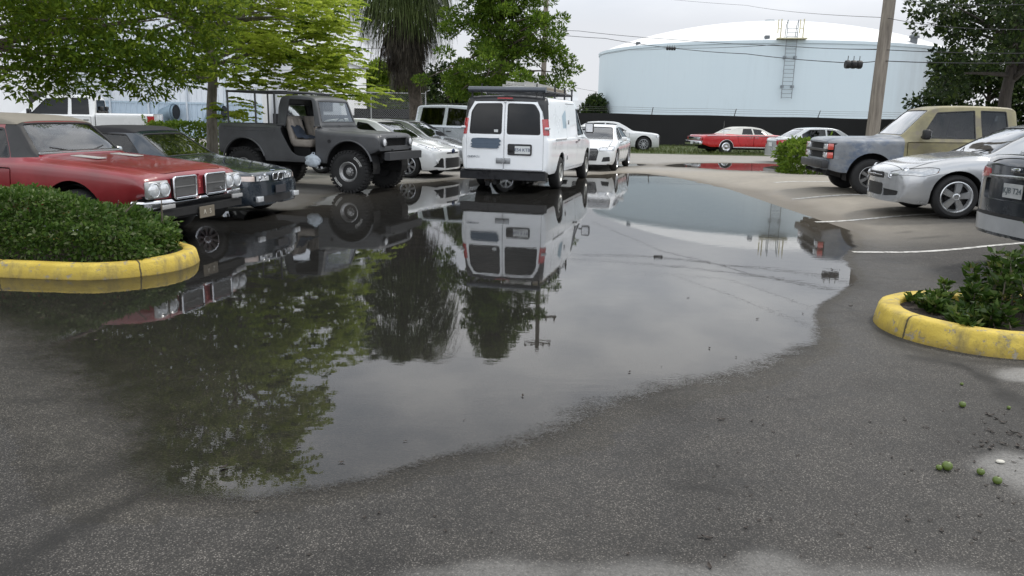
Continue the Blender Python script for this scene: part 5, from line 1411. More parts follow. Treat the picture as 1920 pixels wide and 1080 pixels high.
# ------------------------------------------------------------------ puddle outlines (from the photograph, laid on the ground)
PUD = [(1215, 326), (1240, 330), (1300, 341), (1380, 356), (1450, 376), (1505, 398), (1545, 410), (1598, 436), (1610, 455), (1588, 474), (1572, 484), (1592, 508), (1588, 540), (1556, 570), (1530, 600), (1512, 628), (1500, 652),
       (1470, 674), (1400, 694), (1290, 716), (1200, 738), (1100, 768), (1000, 803), (900, 836), (800, 866), (700, 894), (560, 924), (430, 937), (350, 936), (295, 918), (255, 880), (232, 810), (180, 735), (120, 682), (40, 628), (-60, 592), (-250, 566)]
pud = [G(*p) for p in PUD]
pud += [(-9.5, 8.2), (-9.8, 10.5), (-8.0, 12.2), (-5.5, 12.6)]
pud += [G(*p) for p in [(560, 392), (625, 366), (700, 352), (780, 344), (850, 337), (960, 333), (1060, 331), (1120, 328), (1170, 325)]]
PUD2 = [(1245, 309), (1300, 306.5), (1400, 306.5), (1456, 308), (1464, 316), (1440, 320.5), (1370, 319.5), (1300, 314.5), (1250, 312.5)]
pud2 = [G(*p) for p in PUD2]
PUD3 = [(1148, 309), (1185, 307), (1215, 308.5), (1200, 311.5), (1160, 312)]
pud3 = [G(*p) for p in PUD3]
def roughen(poly, amp, step, seed):
    out = []
    n = len(poly)
    P = [np.array(p) for p in poly]
    for i in range(n):   # Catmull-Rom for a soft natural edge
        p0, p1, p2, p3 = P[i-1], P[i], P[(i+1) % n], P[(i+2) % n]
        k = max(2, int(np.hypot(*(p2-p1))/step))
        for t in np.linspace(0, 1, k, endpoint=False):
            q = .5*((2*p1)+(-p0+p2)*t+(2*p0-5*p1+4*p2-p3)*t*t+(-p0+3*p1-3*p2+p3)*t**3)
            out.append(q)
    res = []
    for i, q in enumerate(out):
        d = out[(i+1) % len(out)]-out[i-1]; nrm = np.array([d[1], -d[0]])/max(1e-6, np.hypot(*d))
        a = amp*(.35+.09*q[1])
        o = (float(fbm(q[0]*1.6, q[1]*1.6, seed, 5))-.5)*2*a + (float(fbm(q[0]*7, q[1]*7, seed+9, 3))-.5)*.5*a
        res.append(tuple(q+nrm*o))
    return res
pud_r = roughen(pud, .16, .07, 3)
pud2_r = roughen(pud2, .05, .4, 5); pud3_r = roughen(pud3, .05, .3, 8)
def in_poly(x, y, poly):
    P = np.array(poly); inside = np.zeros(x.shape, bool)
    for (x1, y1), (x2, y2) in zip(P, np.roll(P, -1, axis=0)):
        if y1 == y2: continue
        c = ((y1 > y) != (y2 > y)) & (x < (x2-x1)*(y-y1)/(y2-y1)+x1)
        inside ^= c
    return inside
def dist_poly(x, y, poly, closed=True):
    P = np.array(poly); d = np.full(x.shape, 1e9)
    Q = np.roll(P, -1, axis=0) if closed else P[1:]
    for (x1, y1), (x2, y2) in zip(P[:len(Q)], Q):
        dx, dy = x2-x1, y2-y1; L2 = dx*dx+dy*dy+1e-12
        t = np.clip(((x-x1)*dx+(y-y1)*dy)/L2, 0, 1)
        d = np.minimum(d, np.hypot(x-x1-t*dx, y-y1-t*dy))
    return d

# ------------------------------------------------------------------ ground sheet
def axis_pts(lo, hi, fine, a, b, grow=1.22):
    c = list(np.arange(a, b+1e-6, fine)); s_ = fine; v = b
    while v < hi: s_ *= grow; v += s_; c.append(v)
    s_ = fine; v = a
    while v > lo: s_ *= grow; v -= s_; c.insert(0, v)
    return np.array(c)
def build_ground():
    xs = axis_pts(-900, 900, .055, -4.6, 4.6, 1.06); ys = axis_pts(-300, 1500, .05, 2.2, 8.6, 1.035)
    X, Y = np.meshgrid(xs, ys)
    Z = gz(X, Y)
    x, y = X.ravel(), Y.ravel()
    near = (x > -14) & (x < 14) & (y > 1) & (y < 45)
    sd = np.full(x.shape, 50.0)
    xn, yn = x[near], y[near]
    ins = in_poly(xn, yn, pud_r) | in_poly(xn, yn, pud2_r) | in_poly(xn, yn, pud3_r)
    d = np.minimum(np.minimum(dist_poly(xn, yn, pud_r[::4]), dist_poly(xn, yn, pud2_r)), dist_poly(xn, yn, pud3_r))
    sd[near] = np.where(ins, -d, d)
    nz = fbm(x*.9, y*.9, 21, 4); nz2 = fbm(x*3, y*3, 33, 4)
    wet = 1-smooth(-.02, .10+.03*y, sd+(nz2-.5)*.25)
    damp = 1-smooth(.1, 1.2, sd+(nz-.5)*1.6)
    damp = np.maximum(damp, (1-smooth(4.5, 8.0, y+(nz-.5)*5))*.75)
    # dark damp patch round the right island and old tar seams
    isl = np.hypot(x-2.3, (y-6.3)*.7); damp = np.maximum(damp, (1-smooth(.5, 1.6, isl+(nz-.5)*1.2))*1.3)
    deep = np.where(sd < 0, smooth(.05, 1.8, -sd)*smooth(3.3, 6.5, y+(nz-.5)), 0.0)
    tone = smooth(8.0, 17.0, y+(nz-.5)*4-np.abs(x)*.05)
    tone = np.clip(tone*.8+.2*smooth(14, 24, y), 0, 1)
    sand = smooth(9.5, 13, y)*smooth(2.0, 3.2, x+.5)*(1-smooth(5.2, 7.5, x+(nz-.5)*2-np.maximum(y-13, 0)*.55))*(1-smooth(24, 27, y))
    stain = np.zeros(x.shape)
    for pl, w, k in (([(0, 1075), (120, 1000), (270, 925), (400, 845), (520, 800), (640, 760)], .05, .9), ([(-60, 1000), (120, 920), (260, 858), (400, 790)], .07, .5),
                     ([(1260, 908), (1300, 915), (1370, 922)], .025, .8), ([(1480, 748), (1540, 745), (1590, 736)], .02, .7),
                     ([(1700, 668), (1800, 684), (1835, 700), (1870, 728), (1920, 765), (1990, 810)], .085, 1.2), ([(960, 1030), (1020, 1062), (1080, 1080)], .02, .6), ([(1990, 670), (1920, 684), (1800, 676), (1690, 650), (1640, 618)], .07, .8)):
        dd = dist_poly(xn, yn, [G(*q) for q in pl], False)
        st = np.zeros(x.shape); st[near] = k*(1-smooth(w*.2, w*1.25, dd+(nz2[near]-.5)*w*1.8)); stain = np.maximum(stain, st)
    pale = np.zeros(x.shape)
    for (px, py, rx, ry, k) in ((1230, 1110, .75, .22, .65), (1700, 1100, .5, .14, .45), (1960, 890, .30, .35, .9), (1960, 705, .55, .20, 1.0), (1000, 1080, .35, .10, .6)):
        gx, gy = G(px, py)
        pale = np.maximum(pale, k*(1-smooth(.55, 1.05, np.hypot((x-gx)/rx, (y-gy)/ry)+(nz2-.5)*1.3+(nz-.5)*1.2)))
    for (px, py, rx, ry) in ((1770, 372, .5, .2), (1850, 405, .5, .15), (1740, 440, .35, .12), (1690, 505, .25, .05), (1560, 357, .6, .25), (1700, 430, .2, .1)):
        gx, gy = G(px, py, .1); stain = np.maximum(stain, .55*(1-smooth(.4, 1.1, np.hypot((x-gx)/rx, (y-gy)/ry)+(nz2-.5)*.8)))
    n_x, n_y = len(xs), len(ys)
    me = bpy.data.meshes.new('ground')
    V = np.stack([x, y, Z.ravel()], 1)
    me.vertices.add(len(V)); me.vertices.foreach_set('co', V.reshape(-1).astype(np.float32))
    i = np.arange((n_y-1)*(n_x-1)); r, c = i//(n_x-1), i % (n_x-1)
    q = np.stack([r*n_x+c, r*n_x+c+1, (r+1)*n_x+c+1, (r+1)*n_x+c], 1).astype(np.int32)
    me.loops.add(q.size); me.loops.foreach_set('vertex_index', q.reshape(-1))
    me.polygons.add(len(q)); me.polygons.foreach_set('loop_start', np.arange(0, q.size, 4, dtype=np.int32))
    me.update(calc_edges=True); me.polygons.foreach_set('use_smooth', [True]*len(q))
    for nm, a in (('wet', wet), ('damp', np.clip(damp, 0, 1)), ('tone', tone), ('sand', sand), ('stain', np.clip(stain, 0, 1)), ('pale', pale), ('deep', deep)):
        at = me.attributes.new(nm, 'FLOAT', 'POINT'); at.data.foreach_set('value', a.astype(np.float32))
    t = NT('asphalt'); v = t.coord()
    def A(n): return t.n('Attribute', attribute_name=n).outputs['Fac']
    big = t.noise(v, .55, 6, .6); mid = t.noise(v, 5, 5, .6); fine = t.noise(v, 55, 3, .7)
    vor = t.n('TexVoronoi', feature='F1'); vor.inputs['Scale'].default_value = 95; t.link(v, vor.inputs['Vector'])
    vcol = t.n('SeparateXYZ'); t.link(vor.outputs['Color'], vcol.inputs[0])
    chip = t.math('MULTIPLY', t.ramp(vcol.outputs[0], [(.82, 0), (.97, 1)]), t.ramp(vor.outputs['Distance'], [(.15, 1), (.45, 0)]))
    vor2 = t.n('TexVoronoi', feature='F1'); vor2.inputs['Scale'].default_value = 42; t.link(v, vor2.inputs['Vector'])
    vc2 = t.n('SeparateXYZ'); t.link(vor2.outputs['Color'], vc2.inputs[0])
    chip2 = t.math('MULTIPLY', t.ramp(vc2.outputs[1], [(.93, 0), (.99, 1)]), t.ramp(vor2.outputs['Distance'], [(.10, 1), (.30, 0)]))
    vo3 = t.n('TexVoronoi', feature='F1'); vo3.inputs['Scale'].default_value = 185; t.link(v, vo3.inputs['Vector'])
    vc3 = t.n('SeparateXYZ'); t.link(vo3.outputs['Color'], vc3.inputs[0])
    stone = t.ramp(vc3.outputs[2], [(0, (.024, .023, .0218)), (.40, (.047, .045, .0422)), (.76, (.075, .071, .066)), (.92, (.113, .107, .099)), (1, (.21, .20, .185))])
    asp = t.mix(t.ramp(vo3.outputs['Distance'], [(.30, 0), (.62, .75)]), stone, (.022, .021, .020))
    asp = t.mix(1.0, asp, t.mix(t.ramp(mid, [(.28, 0), (.72, 1)]), (.62, .60, .58), (1.30, 1.27, 1.23)), 'MULTIPLY')
    asp = t.mix(1.0, asp, t.ramp(t.noise(v, .9, 5, .62), [(.34, .58), (.50, 1.0), (.66, 1.18)]), 'MULTIPLY')
    wv = t.mix(.25, v, t.n('TexNoise', Scale=1.7).outputs['Color'])
    cv = t.n('TexVoronoi', feature='DISTANCE_TO_EDGE'); cv.inputs['Scale'].default_value = .55; t.link(wv, cv.inputs['Vector'])
    crk = t.math('MULTIPLY', t.ramp(cv.outputs['Distance'], [(.0, 1), (.006, 0)]), t.ramp(t.noise(v, .45, 3), [(.50, 0), (.62, 1)]))
    asp = t.mix(t.math('MULTIPLY', crk, .8), asp, (.012, .011, .010))
    asp = t.mix(t.math('MULTIPLY', t.math('MULTIPLY', chip, t.ramp(fine, [(.4, .2), (.6, 1)])), .55), asp, (.36, .34, .31))
    conc = t.mix(t.ramp(mid, [(.25, 0), (.75, 1)]), (.165, .157, .145), (.245, .233, .212))
    conc = t.mix(1.0, conc, t.ramp(A('tone'), [(.3, .62), (.80, .80), (1, 1.5)]), 'MULTIPLY')
    conc = t.mix(t.ramp(fine, [(.3, .4), (.6, 0)]), conc, (.11, .105, .098))
    snd = t.mix(t.ramp(mid, [(.25, 0), (.75, 1)]), (.24, .215, .178), (.32, .29, .24))
    tn = t.math('ADD', A('tone'), t.math('MULTIPLY', t.math('SUBTRACT', big, .5), .5), True)
    c = t.mix(tn, asp, conc)
    c = t.mix(t.math('MULTIPLY', A('sand'), .85), c, snd)
    c = t.mix(t.math('MULTIPLY', A('pale'), t.ramp(fine, [(.25, .35), (.6, 1)])), c, (.22, .215, .205))
    c = t.mix(t.math('MULTIPLY', A('damp'), .45), c, t.mix(1.0, c, (.62, .60, .58), 'MULTIPLY'))
    c = t.mix(t.math('MULTIPLY', A('stain'), t.ramp(mid, [(.2, .5), (.6, 1)])), c, (.012, .011, .010))
    c = t.mix(A('wet'), c, t.mix(1.0, c, (.60, .58, .55), 'MULTIPLY'))
    c = t.mix(A('deep'), c, (.0045, .0042, .0034))
    h = t.math('ADD', fine, t.math('MULTIPLY', vor.outputs['Distance'], .6))
    rough = t.math('SUBTRACT', t.ramp(mid, [(.3, .78), (.7, .95)]), t.math('MULTIPLY', A('damp'), .22))
    t.pbr(color=c, rough=rough, normal=t.bump(h, .55, .006), spec=.35)
    me.materials.append(t.m)
    o = bpy.data.objects.new('ground', me); COL.objects.link(o)
    tag(o, 'worn grey asphalt of the parking lot running into pale concrete road', kind='structure')
build_ground()

def water_mat():
    t = NT('puddle_water'); v = t.coord((1.0, 1.0, 1.0))
    rip = t.noise(t.coord((1.2, 4.5, 1)), 2.2, 3, .5); rip2 = t.noise(t.coord((3, 9, 1)), 3.0, 2, .5)
    amt = t.ramp(t.noise(v, .35, 2), [(.42, .0), (.62, 1)])
    hgt = t.math('MULTIPLY', t.math('ADD', rip, t.math('MULTIPLY', rip2, .35)), t.math('ADD', t.math('MULTIPLY', amt, .8), .35))
    nb = t.bump(hgt, .05, .006)
    fr = t.n('Fresnel'); fr.inputs['IOR'].default_value = 1.45; t.link(nb, fr.inputs['Normal'])
    tr = t.n('BsdfTransparent', Color=(.97, .965, .95)); gl = t.n('BsdfGlossy'); gl.inputs['Roughness'].default_value = .012; t.link(nb, gl.inputs['Normal'])
    film = t.n('Attribute', attribute_name='film').outputs['Fac']
    gr = t.noise(v, 70, 3, .6); g2 = t.noise(v, 6, 4, .6)
    e = t.math('ADD', film, t.math('ADD', t.math('MULTIPLY', t.math('SUBTRACT', gr, .5), 1.1), t.math('MULTIPLY', t.math('SUBTRACT', g2, .5), .9)))
    cov = t.ramp(e, [(.25, 0), (.75, 1)])
    t.link(t.ramp(film, [(.5, .10), (1.0, .012)]), gl.inputs['Roughness'])
    m = t.n('MixShader'); t.link(t.math('MULTIPLY', fr.outputs[0], cov), m.inputs[0]); t.link(tr.outputs[0], m.inputs[1]); t.link(gl.outputs[0], m.inputs[2]); t.link(m.outputs[0], t.out.inputs[0])
    return t.m
WATER = water_mat()
def water_sheet(poly, z, lab, fine, xb, yb, soft):
    xs = axis_pts(xb[0], xb[1], fine, xb[0], min(xb[1], 5.0), 1.0); ys = axis_pts(yb[0], yb[1], fine, yb[0], min(yb[1], 8.5), 1.03)
    X, Y = np.meshgrid(xs, ys); x, y = X.ravel(), Y.ravel()
    d = dist_poly(x, y, poly[::3] if len(poly) > 400 else poly); sd = np.where(in_poly(x, y, poly), -d, d)
    w = soft(x, y); film = .5-sd/w
    n_x, n_y = len(xs), len(ys)
    i = np.arange((n_y-1)*(n_x-1)); r, c = i//(n_x-1), i % (n_x-1)
    q = np.stack([r*n_x+c, r*n_x+c+1, (r+1)*n_x+c+1, (r+1)*n_x+c], 1)
    q = q[(film[q].max(1) > -.25)]
    used = np.unique(q); mp_ = np.full(len(x), -1); mp_[used] = np.arange(len(used)); q = mp_[q].astype(np.int32)
    me = bpy.data.meshes.new('puddle'); V = np.stack([x[used], y[used], np.full(len(used), z)], 1)
    me.vertices.add(len(V)); me.vertices.foreach_set('co', V.reshape(-1).astype(np.float32))
    me.loops.add(q.size); me.loops.foreach_set('vertex_index', q.reshape(-1))
    me.polygons.add(len(q)); me.polygons.foreach_set('loop_start', np.arange(0, q.size, 4, dtype=np.int32)); me.update(calc_edges=True)
    at = me.attributes.new('film', 'FLOAT', 'POINT'); at.data.foreach_set('value', np.clip(film[used], -1, 4).astype(np.float32))
    me.materials.append(WATER); o = bpy.data.objects.new('puddle', me); COL.objects.link(o); tag(o, lab, kind='structure')
def soft_main(x, y):
    w = np.where(x > .5, .045+.007*y, .10+.012*y)
    near = (1-smooth(4.2, 6.8, y))
    left = smooth(-1.0, -2.6, x)*(1-smooth(6.2, 7.4, y))
    return w*.8+.05*near+.26*near*smooth(-.4, .6, x) + .50*left
water_sheet(pud_r, .006, 'large shallow puddle of rainwater across the parking lot', .06, (-10.5, 6.0), (2.6, 26), soft_main)
for poly, lab in ((pud2_r, 'thin far puddle reflecting the red convertible'), (pud3_r, 'narrow wet strip on the road near the white saloons')):
    P_ = np.array(poly); water_sheet(poly, .006, lab, .10, (P_[:, 0].min()-.4, P_[:, 0].max()+.4), (P_[:, 1].min()-.4, P_[:, 1].max()+.4), lambda x, y: np.full_like(x, .25))

# painted stall lines
def line_mat():
    t = NT('line_paint'); v = t.coord(); n = t.noise(v, 14, 5, .7)
    t.pbr(color=t.mix(t.ramp(n, [(.40, 1), (.56, 0)]), (.58, .57, .54), (.27, .26, .24)), rough=.8); return t.m
LINEM = line_mat()
for k, (x0, y0, x1, y1, zz) in enumerate(((1600, 462.5, 2050, 459, .12), (1528, 408.5, 1850, 407, .12), (1486, 373, 1700, 371.5, .10), (1452, 347.5, 1620, 346, .10), (1440, 331, 1580, 330, .08), (1425, 320, 1560, 319, .05))):
    a, b_ = G(x0, y0, zz*.6), G(x1, y1, zz)
    bm = bmesh.new(); prev = None; N = 24
    w = .045+.008*k
    d = Vector((b_[0]-a[0], b_[1]-a[1], 0)).normalized(); nr = Vector((-d.y, d.x, 0))
    for i in range(N+1):
        p = Vector((a[0]+(b_[0]-a[0])*i/N, a[1]+(b_[1]-a[1])*i/N, 0)); row = []
        for sg in (-1, 1):
            q = p+nr*sg*w*(1+.12*random.uniform(-1, 1)); row.append(bm.verts.new((q.x, q.y, float(gz(q.x, q.y))+.005)))
        if prev: bm.faces.new((prev[0], prev[1], row[1], row[0]))
        prev = row
    recalc(bm)
    o = tag(mesh_obj('parking_line', bm, LINEM), 'faded white painted stall line on the right of the lot', kind='structure', group='painted parking stall lines')

# ------------------------------------------------------------------ kerbed islands
def kerb_mat():
    t = NT('kerb_yellow'); v = t.coord(); n = t.noise(v, 3.5, 6, .65); f = t.noise(v, 28, 4, .7)
    c = t.mix(t.ramp(n, [(.3, 0), (.7, 1)]), (.42, .30, .035), (.56, .42, .07))
    c = t.mix(t.ramp(f, [(.60, 0), (.78, .6)]), c, (.10, .085, .04))
    sep = t.n('SeparateXYZ'); t.link(v, sep.inputs[0])
    mr = t.n('MapRange'); t.link(sep.outputs['Z'], mr.inputs[0]); mr.inputs[1].default_value = .09; mr.inputs[2].default_value = .0; mr.inputs[3].default_value = 0; mr.inputs[4].default_value = 1
    c = t.mix(t.math('MULTIPLY', mr.outputs[0], t.ramp(n, [(.3, .35), (.65, .95)])), c, (.15, .105, .02))
    chipm = t.math('MULTIPLY', t.ramp(t.noise(v, 9, 6, .75), [(.57, 0), (.64, 1)]), .85)
    c = t.mix(chipm, c, (.24, .22, .19))
    c = t.mix(t.math('MULTIPLY', t.ramp(t.noise(t.coord((1, 1, .3)), 6, 5, .7), [(.50, 0), (.72, 1)]), .7), c, (.10, .085, .055))
    al = t.n('Attribute', attribute_name='along').outputs['Fac']
    fr = t.math('FRACT', t.math('ADD', t.math('DIVIDE', al, 1.35), t.math('MULTIPLY', t.noise(v, 20, 3), .02)))
    jn = t.math('LESS_THAN', fr, .012)
    c = t.mix(t.math('MULTIPLY', jn, .85), c, (.02, .018, .015))
    hh = t.math('SUBTRACT', t.math('ADD', f, t.math('MULTIPLY', n, 1.5)), t.math('ADD', t.math('MULTIPLY', chipm, .7), jn))
    t.pbr(color=c, rough=.7, normal=t.bump(hh, .5, .012)); return t.m
KERB = kerb_mat()
def soil_mat():
    t = NT('soil'); v = t.coord(); n = t.noise(v, 22, 6, .7)
    t.pbr(color=t.ramp(n, [(.3, (.012, .010, .008)), (.7, (.06, .045, .032))]), rough=.95, normal=t.bump(n, .9, .03)); return t.m
SOIL = soil_mat()
def island(name, label, path, h, wdt, closed_pts):
    root = empty(name, (0, 0, 0)); root.location = (path[0][0], path[0][1], 0); tag(root, label, 'kerb')
    off = Vector((path[0][0], path[0][1], 0))
    prof = [(0, -.02), (.014, h*.4), (.028, h*.80), (.042, h*.94), (.065, h), (wdt-.04, h+.003), (wdt-.012, h-.004), (wdt, h*.90), (wdt, h*.4)]
    bm = bmesh.new(); rings = []
    n = len(path)
    for i, p in enumerate(path):
        a, b_ = path[max(i-1, 0)], path[min(i+1, n-1)]
        d = Vector((b_[0]-a[0], b_[1]-a[1], 0)).normalized(); nin = Vector((-d.y, d.x, 0))
        wob = (float(fbm(p[0]*1.5, p[1]*1.5, 4, 3))-.5)*.03; wz = (float(fbm(p[0]*2.5, p[1]*2.5, 14, 3))-.5)*.02
        rings.append([bm.verts.new(Vector((p[0], p[1], 0))+nin*(o+wob)+Vector((0, 0, z+(wz if z > .02 else 0)))-off) for o, z in prof])
    for i in range(n-1):
        for k in range(len(prof)-1): bm.faces.new((rings[i][k], rings[i+1][k], rings[i+1][k+1], rings[i][k+1]))
    recalc(bm)
    ko = mesh_obj('kerb_ring', bm, KERB, root, True, 50)
    al = [0.0]
    for i in range(1, n): al.append(al[-1]+math.hypot(path[i][0]-path[i-1][0], path[i][1]-path[i-1][1]))
    at = ko.data.attributes.new('along', 'FLOAT', 'POINT'); at.data.foreach_set('value', np.repeat(np.array(al, np.float32), len(prof)))
    bm = bmesh.new(); inner = []
    for i, p in enumerate(path):
        a, b_ = path[max(i-1, 0)], path[min(i+1, n-1)]
        d = Vector((b_[0]-a[0], b_[1]-a[1], 0)).normalized(); nin = Vector((-d.y, d.x, 0))
        inner.append(Vector((p[0], p[1], 0))+nin*(wdt-.03)-off)
    vs = [bm.verts.new((q.x, q.y, h*.72)) for q in inner]
    for tri in tessellate_polygon([[Vector((q.x, q.y, 0)) for q in inner]]):
        try: bm.faces.new([vs[i] for i in tri])
        except ValueError: pass
    bmesh.ops.subdivide_edges(bm, edges=list(bm.edges), cuts=3, use_grid_fill=True)
    for v in bm.verts: v.co.z += (float(fbm(v.co.x*5, v.co.y*5, 2, 3))-.5)*.05
    recalc(bm); mesh_obj('soil_bed', bm, SOIL, root, True)
    return root
def arc(cx, cy, r, a0, a1, n): return [(cx+r*math.cos(a), cy+r*math.sin(a)) for a in np.linspace(math.radians(a0), math.radians(a1), n)]
# left island: end cap towards +x (path runs counter-clockwise, inside on its left)
lp = [(-13+k*.5, 7.05+.012*k) for k in range(17)] + arc(-4.19, 8.02, .84, -85, 85, 22) + [(-4.6-k*.5, 8.88-.01*k) for k in range(17)]
island('kerb_island', 'yellow painted kerb round the clipped hedge, standing in the puddle', lp, .15, .17, None)
rp = [(9-k*.3, 6.75+.0*k) for k in range(18)] + arc(3.75, 6.02, .78, 95, 262, 26) + [(3.75+k*.3, 5.235-.004*k) for k in range(18)]
island('kerb_island', 'bright yellow kerb nose at the right with a leafy bush in its bed', rp, .172, .19, None)
# ------------------------------------------------------------------ foliage tools
def leaf_quads(C, D, size, aspect, r, curl=.15, sizevar=.5):
    """diamond leaves at C pointing along D"""
    N = len(C)
    L = size*(1+sizevar*(r.random(N)*2-1))[:, None]
    D = D/np.maximum(np.linalg.norm(D, axis=1, keepdims=True), 1e-6)
    R = r.normal(size=(N, 3)); S = np.cross(D, R); S /= np.maximum(np.linalg.norm(S, axis=1, keepdims=True), 1e-6)
    Nn = np.cross(S, D)
    W = L*aspect*.5
    a = C; b = C+D*L*.45+S*W+Nn*L*curl*.3; c = C+D*L-Nn*L*curl; d = C+D*L*.45-S*W+Nn*L*curl*.3
    return np.stack([a, b, c, d], 1)
def unit(r, n):
    v = r.normal(size=(n, 3)); return v/np.linalg.norm(v, axis=1, keepdims=True)
def clump_leaves(centers, radii, per, size, aspect, r, outward=.8, up=.2, flat=.75, curl=.15):
    Cs, Ds = [], []
    for c, rad in zip(centers, radii):
        n = per if np.isscalar(per) else int(per)
        u = unit(r, n); k = rad*(.35+.65*r.random(n)**.5)
        p = u*k[:, None]; p[:, 2] *= flat
        Cs.append(p+np.asarray(c)); Ds.append(u*outward+unit(r, n)*.8+np.array([0, 0, up]))
    return leaf_quads(np.concatenate(Cs), np.concatenate(Ds), size, aspect, r, curl)
def tree_limbs(bm, base, top, rtrunk, tips, r, fork=(.35, .8), wander=.15, nseg=5, rt=.02):
    base, top = Vector(base), Vector(top)
    pts = []; rad = []
    for k in range(9):
        t = k/8; p = base.lerp(top, t)+Vector((r.normal()*wander*.3, r.normal()*wander*.3, 0))*(t > 0); pts.append(p); rad.append(rtrunk*(1.25 if k == 0 else 1)*(1-.72*t))
    add_tube(bm, pts, rad, 10)
    for tp in tips:
        tp = Vector(tp); f = fork[0]+(fork[1]-fork[0])*r.random()
        hh = min(max((tp.z-base.z)/(top.z-base.z)-.12, fork[0]), fork[1]); f = .5*f+.5*hh
        st = base.lerp(top, f); mid = st.lerp(tp, .5)+Vector((r.normal()*.25, r.normal()*.25, abs(r.normal())*.35))
        P_ = []
        for k in range(nseg+1):
            t = k/nseg; P_.append((1-t)**2*st+2*t*(1-t)*mid+t*t*tp)
        r0 = rtrunk*(1-.72*f)*.55
        add_tube(bm, P_, [r0*(1-t/nseg)+rt*t/nseg for t in range(nseg+1)], 6)

def make_tree(name, label, base, height, rtrunk, clumps, leaf, size, per, barkmat, seed, group=None, aspect=.45, flat=.75, up=.2, limbs=26, topz=None, curl=.15, lean=(0, 0), rleaf=None, cat='tree'):
    """clumps: list of (x,y,z,r) in world space"""
    r = np.random.default_rng(seed)
    root = empty(name, base); tag(root, label, cat, group)
    B = np.array(base); cl = np.array([c[:3] for c in clumps])-B; rd = np.array([c[3] for c in clumps])
    bm = bmesh.new()
    idx = r.choice(len(cl), min(limbs, len(cl)), replace=False)
    tree_limbs(bm, (0, 0, -.05), (lean[0], lean[1], (topz or height*.8)), rtrunk, [cl[i] for i in idx], r, rt=.012)
    recalc(bm); mesh_obj('trunk', bm, barkmat, root, True)
    V = clump_leaves(cl, rd, per, size, aspect, r, flat=flat, up=up, curl=curl)
    arr_mesh('crown', V, 4, leaf, root)
    return root

BARK = bark('bark_brown', (.05, .04, .03), (.17, .14, .11))
BARKG = bark('bark_grey', (.10, .09, .08), (.26, .235, .20))
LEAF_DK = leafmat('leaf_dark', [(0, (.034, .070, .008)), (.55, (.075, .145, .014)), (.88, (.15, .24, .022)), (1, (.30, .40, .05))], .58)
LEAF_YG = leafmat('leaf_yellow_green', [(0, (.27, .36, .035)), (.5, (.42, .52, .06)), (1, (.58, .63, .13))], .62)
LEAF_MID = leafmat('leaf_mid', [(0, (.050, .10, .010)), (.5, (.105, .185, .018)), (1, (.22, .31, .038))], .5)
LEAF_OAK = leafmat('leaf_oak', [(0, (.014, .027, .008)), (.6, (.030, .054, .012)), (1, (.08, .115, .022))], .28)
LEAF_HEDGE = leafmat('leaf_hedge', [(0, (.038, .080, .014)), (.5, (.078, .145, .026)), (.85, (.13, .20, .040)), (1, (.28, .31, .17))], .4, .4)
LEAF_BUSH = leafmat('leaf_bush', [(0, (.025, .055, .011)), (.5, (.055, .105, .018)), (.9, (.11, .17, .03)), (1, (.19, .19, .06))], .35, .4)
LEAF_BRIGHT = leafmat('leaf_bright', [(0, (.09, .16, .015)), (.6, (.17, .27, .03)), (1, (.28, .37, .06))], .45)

def crown_clumps(c, rx, ry, rz, n, rad, r, shell=.55, keep=None):
    out = []
    while len(out) < n:
        u = unit(r, 1)[0]*(shell+(1-shell)*r.random()**.6)
        p = np.array(c)+u*np.array([rx, ry, rz])
        if keep and not keep(p): continue
        out.append((*p, rad*(.7+.6*r.random())))
    return out

